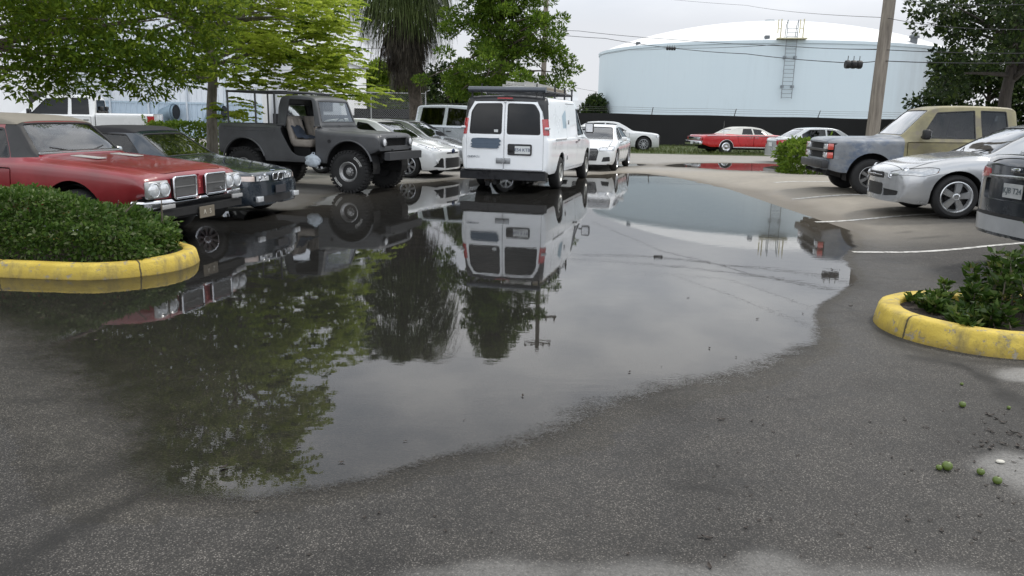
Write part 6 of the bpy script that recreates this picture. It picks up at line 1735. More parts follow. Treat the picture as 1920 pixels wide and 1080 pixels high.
# --- feathery tree behind the teal car: sunlit side coloured in as yellow-green on the right, shaded side as darker green to the left
def feathery_tree():
    r = np.random.default_rng(11); base = (-7.85, 20.3, 0.0)
    cl = []
    for k in range(230):     # drooping layered sprays
        a = r.random()*2*PI; ring = r.random()**.55; h = 2.7+5.6*r.random()
        R_ = 5.0*ring*(1.0 if h < 5.5 else max(.25, 1-(h-5.5)/4.0))
        x, y = base[0]+R_*math.cos(a), base[1]+R_*math.sin(a)*.9
        z = h-.16*R_**1.25+.5
        if z < 1.9 or (R_ < 1.6 and h < 4): continue
        if y < 17.4 and x > -6.5: continue
        q = proj((x, y, z))
        if z > 5 and r.random() < .45: continue
        if q[0] > 625 - .35*max(0, 60-q[1]) or (q[0] > 500 and q[1] > 150): continue
        cl.append((x, y, z, .62))
    for (px, py, Y) in ((690, 180, 20.6), (672, 140, 20.5), (640, 120, 20.2), (600, 150, 20.0), (560, 165, 19.8), (520, 90, 20), (655, 95, 20.4), (610, 60, 20.3), (560, 40, 20.2), (640, 30, 20.4), (455, 150, 19.8), (480, 60, 20), (650, 165, 20.4), (540, 120, 20), (500, 140, 19.9), (590, 105, 20.3), (620, 0, 20), (655, -5, 21.5), (450, 205, 19.5)):
        p = AT(px-22, py, Y); cl.append((*p, .50))
    root = empty('feathery_tree', base); tag(root, 'feathery yellow-green tree rising between the teal convertible and the off-roader', 'tree')
    B = np.array(base); C = np.array([c[:3] for c in cl])-B
    bm = bmesh.new()
    tree_limbs(bm, (0, 0, -.05), (.25, .1, 7.0), .15, [C[i] for i in r.choice(len(C), 60, replace=False)], r, fork=(.33, .95), rt=.008)
    recalc(bm); mesh_obj('trunk', bm, BARKG, root, True)
    # each spray: several fronds of paired leaflets that arch over
    Vs, Ds, Vd, Dd = [], [], [], []
    for (x, y, z, rad) in cl:
        nf = 30
        o = np.array([x, y, z])-B
        out = math.atan2(o[1], o[0])
        for f in range(nf):
            st = o+np.array([r.normal()*rad*.55, r.normal()*rad*.55, r.normal()*rad*.28])
            az = out+r.normal()*1.2; ln = .30+.28*r.random()
            t = np.linspace(.1, 1, 11)
            dx = np.cos(az)*ln*t; dy = np.sin(az)*ln*t; dz = .10*t-.30*t**2*ln
            P_ = np.stack([st[0]+dx, st[1]+dy, st[2]+dz], 1)
            side = np.array([-math.sin(az), math.cos(az), 0]); fw = np.array([math.cos(az), math.sin(az), 0])
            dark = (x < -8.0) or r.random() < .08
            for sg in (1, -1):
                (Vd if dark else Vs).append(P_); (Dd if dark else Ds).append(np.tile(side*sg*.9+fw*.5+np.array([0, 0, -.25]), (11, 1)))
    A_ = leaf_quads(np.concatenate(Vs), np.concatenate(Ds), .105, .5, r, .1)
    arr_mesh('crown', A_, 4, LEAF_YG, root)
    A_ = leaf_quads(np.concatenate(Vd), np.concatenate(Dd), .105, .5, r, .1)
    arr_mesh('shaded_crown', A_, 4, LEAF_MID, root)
feathery_tree()

# --- dense dark tree over the red coupe
def dark_tree():
    r = np.random.default_rng(23)
    base = (-11.2, 14.6, 0)
    cl = crown_clumps((-10.4, 14.8, 5.0), 5.3, 3.2, 3.0, 140, .58, r, .35, keep=lambda p: p[2] > 2.75+.15*abs(p[0]+9.5)**.9 or (p[2] > 2.5 and r.random() < .12))
    for (px, py, Y) in ((30, 165, 13.6), (90, 150, 13.8), (150, 165, 14), (110, 130, 13.7), (220, 150, 14.2), (270, 165, 14.4), (330, 150, 14.6), (360, 120, 14.8), (300, 120, 14.4), (400, 80, 15), (390, 40, 15), (420, 20, 15.3), (240, 110, 14), (180, 120, 13.9), (60, 110, 13.6), (20, 60, 13.5), (100, 60, 13.6), (200, 60, 14), (300, 60, 14.3), (350, 20, 14.6), (250, 15, 14.2), (150, 10, 13.8), (50, 5, 13.6), (415, 130, 15.2), (280, 178, 14.6), (70, 178, 13.8)):
        p = AT(px, py-24, Y); cl.append((*p, .52))
    make_tree('shade_tree', 'dense dark green tree overhanging the red coupe at the left', base, 7.5, .19, cl, LEAF_DK, .115, 330, BARK, 5, aspect=.36, limbs=60, topz=5.6, up=.05)
dark_tree()

# --- tree with layered branches between palm and tank
def layered_tree():
    r = np.random.default_rng(31); base = (-.7, 33.5, 0)
    cl = []
    for k in range(210):
        t = r.random(); z = 2.3+t*6.6
        R_ = (3.1*(1-t)**.75+.35)*(.35+.65*r.random()**.5); a = r.random()*2*PI
        R_ *= .75+.35*math.sin(a*3+z*2.1)
        cl.append((base[0]+R_*math.cos(a), base[1]+R_*math.sin(a), z+.07*R_*R_*.3, .42))
    for (px, py) in ((1075, 130), (1055, 140), (1040, 100), (1045, 60), (1050, 35), (1030, 150), (1062, 112), (860, 170), (850, 140), (870, 120), (1010, 170), (985, 150), (900, 30), (870, 40), (940, 20), (995, 10), (885, 180), (980, 95), (930, 150), (960, 175)):
        p = AT(px, py, 33.0); cl.append((*p, .40))
    make_tree('layered_tree', 'bushy green tree with layered branches behind the white van', base, 9, .16, cl, LEAF_MID, .135, 200, BARK, 8, aspect=.45, limbs=70, topz=8.0, flat=.5, up=.3)
layered_tree()

# --- palm with a long hanging skirt
def palm():
    r = np.random.default_rng(41); base = (-4.55, 36.2, 0)
    root = empty('palm_tree', base); tag(root, 'tall fan palm with a shaggy hanging skirt behind the silver pickup', 'palm tree')
    bm = bmesh.new(); pts = [(.0, 0, -.05), (.02, 0, 2), (-.3, 0, 5), (-.75, 0, 8.6)]; add_tube(bm, pts, [.34, .30, .28, .26], 14)
    mesh_obj('trunk', bm, bark('bark_palm', (.03, .025, .02), (.12, .10, .08), (9, 9, 7)), root, True)
    Vg, Vb = [], []
    def frond(o, az, el, ln, drop, seg, dead):
        d = np.array([math.cos(az)*math.cos(el), math.sin(az)*math.cos(el), math.sin(el)])
        o = o+np.array([-.75*min(1, (o[2]/8.6)**1.3), 0, 0]); hub = o+d*ln*.55; side = np.array([-math.sin(az), math.cos(az), 0])
        out = Vb if dead else Vg
        w = .048
        out.append(np.stack([o-side*.02, o+side*.02, hub+side*.015, hub-side*.015]))
        for s_ in range(seg):
            sp = (s_/(seg-1)-.5)*2.4
            dd = d*math.cos(sp)+side*math.sin(sp); p = hub.copy(); L_ = ln*(.75+.25*r.random())*drop
            prevL = None
            v = dd*.9
            for q in range(6):
                v = v*(.68 if dead else .74)+np.array([r.normal()*.05, r.normal()*.05, -1.0])*(.32 if dead else .26)*(1.25 if q > 0 else .4)
                nx = p+v/np.linalg.norm(v)*L_/5
                ww = side*w*(1-q/6.5)*.5+np.cross(v, side)*.004
                nw = side*w*(1-(q+1)/6.5)*.5
                out.append(np.stack([p-ww, p+ww, nx+nw, nx-nw])); p = nx
    for k in range(190):
        z = 5.0+3.8*r.random()**.8; az = r.random()*2*PI
        el = math.radians(-60+95*((z-5.2)/3.6)+r.normal()*12)
        dead = z < 6.0+.8*r.random()
        frond(np.array([math.cos(az)*.2, math.sin(az)*.2, z]), az, el, (.95+1.45*((z-5)/3.8)+.5*r.random()), .85+.35*r.random(), 20, dead)
    for k in range(80):      # brown skirt hugging the trunk
        z = 3.7+2.2*r.random(); az = r.random()*2*PI
        frond(np.array([math.cos(az)*.28, math.sin(az)*.28, z]), az, math.radians(-55), .65+.45*r.random(), 1.2, 14, True)
    for k in range(26):
        z = 8.6+.4*r.random(); az = r.random()*2*PI
        frond(np.array([0, 0, z]), az, math.radians(25+50*r.random()), 1.7, .9, 20, False)
    arr_mesh('fronds', np.array(Vg), 4, leafmat('palm_green', [(0, (.032, .052, .012)), (.6, (.075, .11, .026)), (1, (.22, .27, .10))], .35), root)
    arr_mesh('dead_fronds', np.array(Vb), 4, leafmat('palm_dead', [(0, (.022, .018, .013)), (.6, (.055, .046, .032)), (1, (.15, .13, .10))], .2), root)
palm()

# --- dark oak at the right and the trees closing the view
def right_trees():
    r = np.random.default_rng(51)
    base = (19.0, 31.0, .16)
    cl = [(*AT(px+r.normal()*10, py+r.normal()*8, 30+r.normal()*1.2), .62) for px, py in ((1735, 20), (1760, 5), (1728, 50), (1750, 45), (1790, 30), (1830, 40), (1870, 20), (1900, 40), (1780, 70), (1740, 80), (1820, 80), (1860, 70), (1900, 80), (1760, 105), (1800, 110), (1765, 125), (1775, 150), (1790, 140), (1770, 130), (1880, 110), (1910, 100), (1740, 120), (1810, 60), (1850, 0), (1800, 0), (1915, 10), (1940, 60), (1950, 110), (1785, 160), (1740, 100))]
    cl += crown_clumps((20.5, 31, 7.0), 4.4, 3.0, 3.2, 90, .7, r, .3, keep=lambda p: p[2] > 3.6)
    cl = [c for c in cl if proj(c[:3])[0] > (1772 if proj(c[:3])[1] > 70 else 1728)]
    make_tree('oak_tree', 'dark broad oak at the right edge beside the water tank', base, 9, .30, cl, LEAF_OAK, .17, 190, bark('bark_oak', (.02, .017, .014), (.07, .06, .05)), 9, limbs=40, topz=7.0, aspect=.6)
    n = 0
    for (x, y, h, w, lab) in ((26.5, 45, 6.2, 3.6, 'dark shrubby tree closing the view behind the olive pickup'), (32.5, 44, 7.2, 4.2, 'dark tall tree at the far right behind the oak')):
        n += 1
        cl = crown_clumps((x, y, h*.5), w, 2.6, h*.48, 90, .85, r, .4, keep=lambda p: p[2] > .5)
        make_tree('background_tree', lab, (x, y, 0), h, .2, cl, LEAF_OAK, .22, 170, BARK, 60+n, limbs=14, group='dark trees at the right', aspect=.6)
    for (px, Y, h, w, lab) in ((700, 58, 5.6, 2.6, 'grey-green tree far behind the chain-link fence, left of the palm'), (742, 60, 4.8, 2.6, 'low dark tree far behind the palm trunk'), (838, 58, 5.4, 3.0, 'dark green tree far behind the silver pickup cab'), (1113, 82, 3.9, .9, 'small dark tree at the left foot of the tank')):
        n += 1; p = AT(px, 215, Y); x = p.x
        cl = crown_clumps((x, Y, h*.55), w, 1.6, h*.45, 70, .7, r, .35)
        make_tree('far_tree', lab, (x, Y, 0), h, .12, cl, LEAF_OAK if n > 3 else LEAF_DK, .24, 110, BARK, 70+n, limbs=12, aspect=.6, group='far background trees')
right_trees()

# --- shrubs and hedges
def hedge(name, label, x0, x1, y0, y1, z0, z1, leaf, size, dens, seed, cat='hedge', lump=.10, ends=.25, slope=0.0):
    r = np.random.default_rng(seed); cx, cy = (x0+x1)/2, (y0+y1)/2
    root = empty(name, (cx, cy, z0)); tag(root, label, cat)
    V = (x1-x0)*(y1-y0); A = 2*(x1-x0)*(z1-z0)+(x1-x0)*(y1-y0)+2*(y1-y0)*(z1-z0); n = int(A*dens)
    # points near the surface of a rounded box
    p = np.stack([r.uniform(x0, x1, n*3), r.uniform(y0, y1, n*3), r.uniform(z0, z1, n*3)], 1)
    hx, hy, hz_ = (x1-x0)/2, (y1-y0)/2, z1-z0
    ux = np.maximum(np.abs(p[:, 0]-cx)-(hx-ends), 0)/ends; uy = (np.abs(p[:, 1]-cy)/hy); uz = (p[:, 2]-z0)/(hz_*(1-slope*smooth(x1-1.5, x1, p[:, 0])))
    f = (ux**2.6+uy**4+np.clip(uz, 0, 2)**5)**(1/2.6)
    lim = 1+(fbm(p[:, 0]*2.2+p[:, 2]*1.7, p[:, 1]*2.2+p[:, 2]*2.3, seed, 4)-.5)*lump*5
    s_ = f/lim
    ok = (s_ < 1.0) & ((s_ > .80) | (r.random(len(p)) < .10))
    p = p[ok][:n]
    d = np.stack([(p[:, 0]-cx)/hx*.3*(np.abs(p[:, 0]-cx) > hx-ends*1.5), (p[:, 1]-cy)/hy*.8, (p[:, 2]-z0-.35*hz_)/hz_], 1)+unit(r, len(p))*.75
    fol = leaf_quads(p-np.array([cx, cy, z0]), d, size, .55, r, .2)
    ns = int((x1-x0)*(22 if size < .06 else 6)); Cs, Ds = [], []
    for k in range(ns):      # stray shoots
        q = p[r.integers(len(p))]
        if q[2] < z0+.55*hz_: continue
        dd = np.array([r.normal()*.5, r.normal()*.5-.15, 1.0]); dd /= np.linalg.norm(dd); ln = size*(1.5+2.2*r.random())
        for t in np.linspace(.2, 1, 6):
            a_ = unit(r, 2); Cs.append(q-np.array([cx, cy, z0])+dd*ln*t+a_*0); Ds.append(a_+dd*.8)
    if Cs: fol = np.concatenate([fol, leaf_quads(np.concatenate(Cs), np.concatenate(Ds), size*.85, .5, r, .2)])
    arr_mesh('foliage', fol, 4, leaf, root)
    # woody core that keeps the inside dark
    bm = bmesh.new()
    for k in range(int((x1-x0)*5)):
        x = r.uniform(x0+.15, x1-.15)-cx; y = r.uniform(y0+.2, y1-.2)-cy; add_tube(bm, [(x, y, 0), (x+r.normal()*.06, y+r.normal()*.06, hz_*.5), (x+r.normal()*.15, y+r.normal()*.12, hz_*.85)], [.015, .012, .005], 5)
    mesh_obj('stems', bm, BARK, root)
    return root
hedge('clipped_hedge', 'clipped dark green hedge inside the left yellow kerb', -12.5, -3.62, 7.42, 8.62, .10, .75, LEAF_HEDGE, .047, 3600, 61, lump=.17, ends=1.25, slope=.42)
hedge('clipped_hedge', 'light green hedge beneath the pale metal building, behind the teal car', -11.3, -8.3, 24.0, 25.0, .08, 1.22, LEAF_BRIGHT, .10, 420, 62)
hedge('rounded_shrub', 'rounded bright green shrub in front of the far silver saloon', AT(1456, 290, 26).x, AT(1600, 290, 26).x, 24.6, 26.4, .0, 1.06, LEAF_BRIGHT, .115, 520, 63, 'shrub', lump=.16, ends=.7)
hedge('rounded_shrub', 'small yellow-green shrub at the foot of the leaning utility pole', 12.4, 13.6, 25.6, 26.4, .05, 1.75, LEAF_BRIGHT, .12, 300, 64, 'shrub', lump=.2, ends=.5)

def island_bush():
    r = np.random.default_rng(71); root = empty('leafy_bush', (4.6, 6.05, .12)); tag(root, 'loose dark leafy bush growing in the right yellow-kerbed bed', 'bush')
    bm = bmesh.new(); Cs, Ds = [], []
    for k in range(300):
        x = r.uniform(3.36, 7.5); y = r.uniform(5.48, 6.55)
        if x < 3.7 and abs(y-6.02) > .45: continue
        hmax = (.09+.56*smooth(3.45, 4.3, x))*(1-.45*abs((y-6.0)/.55)**2.5)*(.7+.5*r.random())
        a = r.random()*2*PI; l = .12*r.random()
        tip = np.array([x+math.cos(a)*l-4.6, y+math.sin(a)*l-6.05, hmax]); bs = np.array([x-4.6, y-6.05, -.02])
        add_tube(bm, [bs, (bs+tip)/2+np.array([0, 0, .03]), tip], [.007, .006, .003], 4)
        for t in np.linspace(.25, 1, 7):
            c = bs+(tip-bs)*t; n = 7 if t < .9 else 12
            ang = r.random(n)*2*PI; u = np.stack([np.cos(ang), np.sin(ang), .25+.5*r.random(n)], 1)
            Cs.append(np.tile(c, (n, 1))+u*.012); Ds.append(u)
    mesh_obj('stems', bm, BARK, root)
    arr_mesh('foliage', leaf_quads(np.concatenate(Cs), np.concatenate(Ds), .070, .42, r, .25), 4, LEAF_BUSH, root)
island_bush()

# --- grass verge by the fence
def grass():
    r = np.random.default_rng(81)
    bm = bmesh.new(); xs = np.linspace(2.5, 40, 60); prev = None
    for x in xs:
        y0 = 37.6+.35*float(fbm(x*.8, 3, 4)); row = [bm.verts.new((x, y0, .006)), bm.verts.new((x, 44, .03)), bm.verts.new((x, 51.5, .03))]
        if prev:
            for k in range(2): bm.faces.new((prev[k], row[k], row[k+1], prev[k+1]))
        prev = row
    t = NT('turf'); v = t.coord(); n = t.noise(v, 2.5, 6, .7); t.pbr(color=t.ramp(n, [(.3, (.035, .05, .015)), (.55, (.07, .095, .03)), (.75, (.13, .12, .06))]), rough=.95)
    recalc(bm); tag(mesh_obj('grass_verge', bm, t.m), 'strip of patchy turf before the black fence', kind='structure')
    n = 26000; p = np.stack([r.uniform(2.6, 40, n), 37.8+13.4*r.random(n)**1.8, np.full(n, .02)], 1)
    d = np.stack([r.normal(size=n)*.35, r.normal(size=n)*.35, np.ones(n)], 1)
    o = arr_mesh('grass', leaf_quads(p, d, .13, .16, r, .2, .5), 4, leafmat('grass_blade', [(0, (.05, .075, .02)), (.6, (.10, .14, .035)), (1, (.2, .19, .09))], .3)); tag(o, 'short grass blades along the verge', 'grass', kind='stuff')
grass()
# ------------------------------------------------------------------ water tank
def tank_mat():
    t = NT('tank_wall'); v = t.coord(); n = t.noise(v, .25, 6, .6); s_ = t.noise(t.coord((.6, .6, .12)), 2.0, 6, .65); f = t.noise(v, 3, 4)
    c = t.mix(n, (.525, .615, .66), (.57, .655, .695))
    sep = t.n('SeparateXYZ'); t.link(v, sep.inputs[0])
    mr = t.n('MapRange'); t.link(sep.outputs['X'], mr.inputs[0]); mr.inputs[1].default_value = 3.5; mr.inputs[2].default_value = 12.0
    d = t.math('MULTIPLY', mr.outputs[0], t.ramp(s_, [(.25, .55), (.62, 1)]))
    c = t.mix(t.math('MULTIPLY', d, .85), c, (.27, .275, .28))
    c = t.mix(t.ramp(s_, [(.60, 0), (.85, .22)]), c, (.30, .34, .36))
    strk = t.noise(t.coord((1.6, 1.6, .05)), 2.2, 5, .6)
    c = t.mix(t.math('MULTIPLY', t.ramp(strk, [(.52, 0), (.75, 1)]), .07), c, (.33, .39, .42))
    zf = t.math('FRACT', t.math('DIVIDE', sep.outputs['Z'], 2.06)); seam = t.math('LESS_THAN', zf, .012)
    c = t.mix(t.math('MULTIPLY', seam, .05), c, (.30, .36, .40))
    t.pbr(color=c, rough=.7, normal=t.bump(f, .08, .02)); return t.m
def tank():
    ang = math.radians(17.15); D, R = 90.0, 17.65
    ctr = (D*math.sin(ang), D*math.cos(ang), 0)
    root = empty('water_tank', ctr); tag(root, 'huge pale blue cylindrical water tank with white domed roof', 'water tank')
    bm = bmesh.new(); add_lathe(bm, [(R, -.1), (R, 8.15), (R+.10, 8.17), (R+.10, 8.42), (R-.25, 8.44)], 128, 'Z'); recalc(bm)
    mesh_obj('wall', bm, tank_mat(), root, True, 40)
    bm = bmesh.new(); prof = [(R-.05, 8.41)]
    for k in range(1, 15):
        t = k/14; rr = (R-.05)*(1-t); prof.append((rr, 8.41+3.25*(1-(rr/(R-.05))**2)**.9))
    add_lathe(bm, prof, 128, 'Z'); recalc(bm)
    mesh_obj('dome', bm, simple('dome_white', (.80, .80, .79), .6, var=.05, scale=.8), root, True, 40)
    WHT, STEEL = simple('steel_pale', (.42, .45, .46), .5, .3), simple('steel_grey', (.12, .13, .14), .5, .4)
    bm = bmesh.new(); add_lathe(bm, [(1.6, 11.4), (1.6, 11.8), (1.3, 11.9), (0, 11.95)], 32, 'Z'); add_lathe(bm, [(.5, 11.9), (.5, 12.1), (0, 12.15)], 20, 'Z'); recalc(bm); mesh_obj('roof_hatch', bm, WHT, root, True, 40)
    # ladder on the side that faces the lot
    la = math.radians(-84); u = Vector((math.cos(la), math.sin(la), 0)); w = Vector((-u.y, u.x, 0))
    fa = AT(1468, 150, 71.5)-Vector(ctr); la = math.atan2(fa.y, fa.x); u = Vector((math.cos(la), math.sin(la), 0)); w = Vector((-u.y, u.x, 0))
    bm = bmesh.new()
    for s_ in (-.42, .42): add_tube(bm, [u*(R+.35)+w*s_+Vector((0, 0, 3.6)), u*(R+.35)+w*s_+Vector((0, 0, 10.0)), u*(R-.5)+w*s_+Vector((0, 0, 9.7)), u*(R-.9)+w*s_+Vector((0, 0, 8.6))], .035, 6)
    for k in range(18): z = 3.7+k*.33; add_tube(bm, [u*(R+.35)+w*-.42+Vector((0, 0, z)), u*(R+.35)+w*.42+Vector((0, 0, z))], .025, 5)
    for z in (4.1, 5.9, 7.7): 
        for s_ in (-.42, .42): add_tube(bm, [u*R+w*s_+Vector((0, 0, z)), u*(R+.35)+w*s_+Vector((0, 0, z))], .03, 5)
    for z in (4.6, 7.0):
        for s_ in (-.42, .42): add_box(bm, u*(R+.15)+w*s_+Vector((0, 0, z)), (.22, .22, .22))
    mesh_obj('ladder', bm, simple('ladder_grey', (.24, .27, .29), .5, .3), root)
    bm = bmesh.new()
    for s_ in (-.9, .9): add_tube(bm, [u*(R+.1)+w*s_+Vector((0, 0, 8.42)), u*(R+.1)+w*s_+Vector((0, 0, 10.1))], .05, 6); add_tube(bm, [u*(R-2.0)+w*s_+Vector((0, 0, 8.8)), u*(R-2.0)+w*s_+Vector((0, 0, 10.3))], .05, 6); add_tube(bm, [u*(R-2)+w*s_+Vector((0, 0, 9.6)), u*(R+.1)+w*s_+Vector((0, 0, 9.3))], .04, 5)
    add_box(bm, u*(R+.25)+Vector((0, 0, 8.5)), (1.0, 2.4, .08), la)
    mesh_obj('roof_railing', bm, simple('rail_yellow', (.5, .46, .30), .6), root)
    for a in (-147, -103.5, -58, 20, 75, 120):      # overflow vents along the rim
        aa = math.radians(a-4); p = Vector((math.cos(aa), math.sin(aa), 0))*(R-.55)
        bm = bmesh.new(); add_lathe(bm, [(.30, 8.4), (.30, 9.0), (.42, 9.02), (.42, 9.2), (.15, 9.38), (0, 9.4)], 14, 'Z', c=p) if int(a) % 2 == 0 else add_box(bm, p+Vector((0, 0, 8.6)), (.4, .4, .5), bevel=.05)
        mesh_obj('vent', bm, STEEL, root, True, 40)
tank()

# ------------------------------------------------------------------ black screened fence
def fence():
    A_, B_ = AT(1075, 212, 50), AT(1640, 229, 49)
    dx = (B_-A_); dx.z = 0; d = dx.normalized()
    P0 = A_-d*17; P1 = B_+d*22; L = (Vector((P1.x, P1.y, 0))-Vector((P0.x, P0.y, 0))).length
    root = empty('screened_fence', (P0.x, P0.y, 0), math.atan2(d.y, d.x)); tag(root, 'long black screened fence with barbed wire along the grass verge', 'fence')
    bm = bmesh.new(); n = 160; prev = None
    for i in range(n+1):
        x = L*i/n; s_ = .03*math.sin(x*2.1)*math.sin(x*.37); row = [bm.verts.new((x, s_, .02)), bm.verts.new((x, -s_*.6, 1.0)), bm.verts.new((x, s_*.4, 1.93+.015*math.sin(x*1.05)))]
        if prev:
            for k in range(2): bm.faces.new((prev[k], row[k], row[k+1], prev[k+1]))
        prev = row
    t = NT('screen_black'); v = t.coord(); t.pbr(color=t.mix(t.noise(v, 1.2, 5, .6), (.006, .006, .0065), (.014, .014, .015)), rough=.9, normal=t.bump(t.noise(v, 40, 2), .3, .01))
    recalc(bm); mesh_obj('screen', bm, t.m, root, True)
    k = 0; x = 1.5; PM = simple('post_grey', (.10, .10, .10), .5, .5)
    while x < L:
        bm = bmesh.new(); add_tube(bm, [(x, .07, 0), (x, .07, 2.0)], .035, 6); add_tube(bm, [(x, .07, 2.0), (x+.03, -.16, 2.36)], .025, 5); mesh_obj('post', bm, PM, root); x += 5.1
    bm = bmesh.new()
    for (y, z) in ((0, 2.1), (-.08, 2.22), (-.15, 2.34)): add_tube(bm, [(x_, y, z-.02*math.sin(PI*((x_ % 5.1)/5.1))) for x_ in np.linspace(0, L, 80)], .007, 4)
    mesh_obj('barbed_wire', bm, PM, root)
fence()

# chain-link fence at the left, seen past the off-roader's bonnet
def chain_link():
    x0, x1, y = -11.5, -5.2, 46.0
    root = empty('chain_link_fence', (x0, y, 0)); tag(root, 'chain-link fence with green-grey mesh left of the palm trunk', 'fence')
    L = x1-x0
    for x in np.linspace(0, L, 3):
        b = bmesh.new(); add_tube(b, [(x, 0, 0), (x, 0, 2.9)], .04, 6); add_tube(b, [(x, 0, 2.9), (x+.25, 0, 3.0)], .03, 6); mesh_obj('post', b, simple('galvanised', (.35, .36, .36), .45, .6), root)
    b = bmesh.new(); add_tube(b, [(0, 0, 2.8), (L, 0, 2.8)], .03, 6); mesh_obj('top_rail', b, MATS['galvanised'], root)
    b = bmesh.new()
    for k in range(int(L/.12)): 
        x = k*.12; add_tube(b, [(x, 0, 1.4), (min(x+1.4, L), 0, min(2.8, 1.4+min(1.4, L-x)))], .004, 3, False); add_tube(b, [(x, .01, 1.4), (max(x-1.4, 0), .01, 1.4+min(1.4, x))], .004, 3, False)
    mesh_obj('mesh', b, MATS['galvanised'], root)
    b = bmesh.new(); add_box(b, (L/2-2, .05, .75), (L+6, .03, 1.5)); mesh_obj('screen', b, simple('screen_dark_grey', (.028, .028, .030), .9), root)
chain_link()

# ------------------------------------------------------------------ pale metal building at the left
def corr(name, L, z0, z1, pitch, depth, mat, parent, y=0.0, x0=0.0):
    b = bmesh.new(); prev = None; x = 0
    pr = [(0, 0), (.30, 0), (.42, -1), (.58, -1), (.70, 0)]
    while x < L:
        for f, s_ in pr:
            xx = x+f*pitch
            row = [b.verts.new((x0+xx, y+s_*depth, z0)), b.verts.new((x0+xx, y+s_*depth, z1))]
            if prev: b.faces.new((prev[0], row[0], row[1], prev[1]))
            prev = row
        x += pitch
    return mesh_obj(name, b, mat, parent)
def metal_wall_mat(nm, a, b_):
    t = NT(nm); v = t.coord(); n = t.noise(t.coord((.7, .7, .25)), 1.5, 6, .6)
    t.pbr(color=t.mix(n, a, b_), rough=.45, metal=.1); return t.m
def building():
    p0 = AT(70, 210, 44); p1 = AT(492, 210, 44); L = p1.x-p0.x
    root = empty('metal_building', (p0.x, 44, 0)); tag(root, 'pale corrugated metal building with blue-grey lower band and round ducts', 'building')
    corr('upper_wall', L, 1.95, 7.2, .30, .035, metal_wall_mat('sheet_white', (.62, .66, .71), (.72, .75, .78)), root)
    corr('lower_wall', L, 0, 1.95, .30, .035, metal_wall_mat('sheet_blue', (.42, .52, .62), (.50, .59, .67)), root, -.03)
    b = bmesh.new(); add_box(b, (L/2, 5, 7.35), (L+.5, 10.6, .3)); add_box(b, (L/2, 5.06, 3.5), (L-.1, 9.9, 7.0)); mesh_obj('roof', b, simple('roof_white', (.60, .62, .64), .5), root)
    b = bmesh.new(); add_box(b, (L/2, -.06, 1.97), (L, .05, .10)); mesh_obj('drip_flashing', b, simple('flash_blue', (.40, .50, .58), .5), root)
    b = bmesh.new()
    for x in np.linspace(2, L-2, 5): add_box(b, (x, -.09, 3.6), (.09, .08, 7.0))
    mesh_obj('downpipe', b, simple('pipe_white', (.55, .60, .65), .5), root)
    for px in (318, 408):
        q = AT(px, 215, 43.4); x = q.x-p0.x
        b = bmesh.new(); pts = [(x-.55, -.55, .2), (x-.50, -.55, .9), (x-.30, -.55, 1.35), (x+.05, -.6, 1.48), (x+.40, -.65, 1.48)]
        add_tube(b, pts, [.34, .34, .36, .38, .40], 16, False); add_tube(b, [(x+.18, -.62, 1.48), (x+.26, -.63, 1.48)], .46, 16); add_tube(b, [(x-.52, -.55, .85), (x-.5, -.55, .92)], .38, 16)
        recalc(b); mesh_obj('duct', b, simple('duct_blue', (.20, .27, .33), .5, .3), root, True, 50)
        b = bmesh.new(); add_tube(b, [(x+.36, -.645, 1.48), (x+.405, -.65, 1.48)], .37, 16); mesh_obj('duct_mouth', b, DARK, root)
    # bright plain neighbours
    a0 = AT(494, 200, 47); a1 = AT(640, 200, 47); L2 = a1.x-a0.x
    r2 = empty('white_building', (a0.x, 47, 0)); tag(r2, 'plain white flat-roofed building right of the metal building', 'building')
    WALL = simple('stucco_white', (.78, .79, .80), .8, var=.04, scale=.8, bump=.1)
    b = bmesh.new(); add_box(b, (L2/2, 4, 2.3), (L2, 8, 4.6)); mesh_obj('wall', b, WALL, r2)
    b = bmesh.new(); add_box(b, (L2/2, 4, 4.7), (L2+.3, 8.3, .22)); mesh_obj('roof', b, simple('roof_white', (.6, .6, .6)), r2)
    b = bmesh.new(); add_box(b, (L2*.4, -.03, 1.2), (1.1, .06, 2.2)); mesh_obj('door', b, simple('door_grey', (.45, .48, .50), .5), r2)
    b = bmesh.new(); add_box(b, (L2*.78, -.03, 2.2), (1.0, .06, 1.0)); mesh_obj('window', b, TINT, r2)
    a1 = AT(66, 200, 40); Lx = 12
    r3 = empty('white_storehouse', (a1.x-Lx, 40, 0)); tag(r3, 'bright white storehouse wall at the far left behind the dark tree', 'building')
    b = bmesh.new(); add_box(b, (Lx/2, 3, 2.6), (Lx, 6, 5.2)); mesh_obj('wall', b, WALL, r3)
    b = bmesh.new(); add_box(b, (Lx/2, 3, 5.3), (Lx+.3, 6.3, .2)); mesh_obj('roof', b, MATS['roof_white'], r3)
    b = bmesh.new(); add_box(b, (Lx*.62, -.03, 1.4), (3.0, .06, 2.8)); mesh_obj('roller_door', b, simple('roller_white', (.68, .69, .70), .5), r3)
    b = bmesh.new(); add_box(b, (Lx+.45, -.4, 1.9), (.7, .5, .9), bevel=.03); mesh_obj('wall_unit', b, DARK, r3)
    # far white block left of the tank
    q = AT(1094, 206, 110); r4 = empty('distant_building', (q.x-2.4, 110, 0)); tag(r4, 'small distant white building just left of the tank', 'building')
    b = bmesh.new(); add_box(b, (2.6, 3, 2.0), (4.6, 6, 4.0)); add_box(b, (.9, 2.9, 2.6), (1.4, 5, 5.2)); mesh_obj('wall', b, WALL, r4)
    for k in range(3): b = bmesh.new(); add_box(b, (1.6+k*1.2, -.03, 2.4), (.6, .06, .8)); mesh_obj('window', b, DARK, r4)
building()

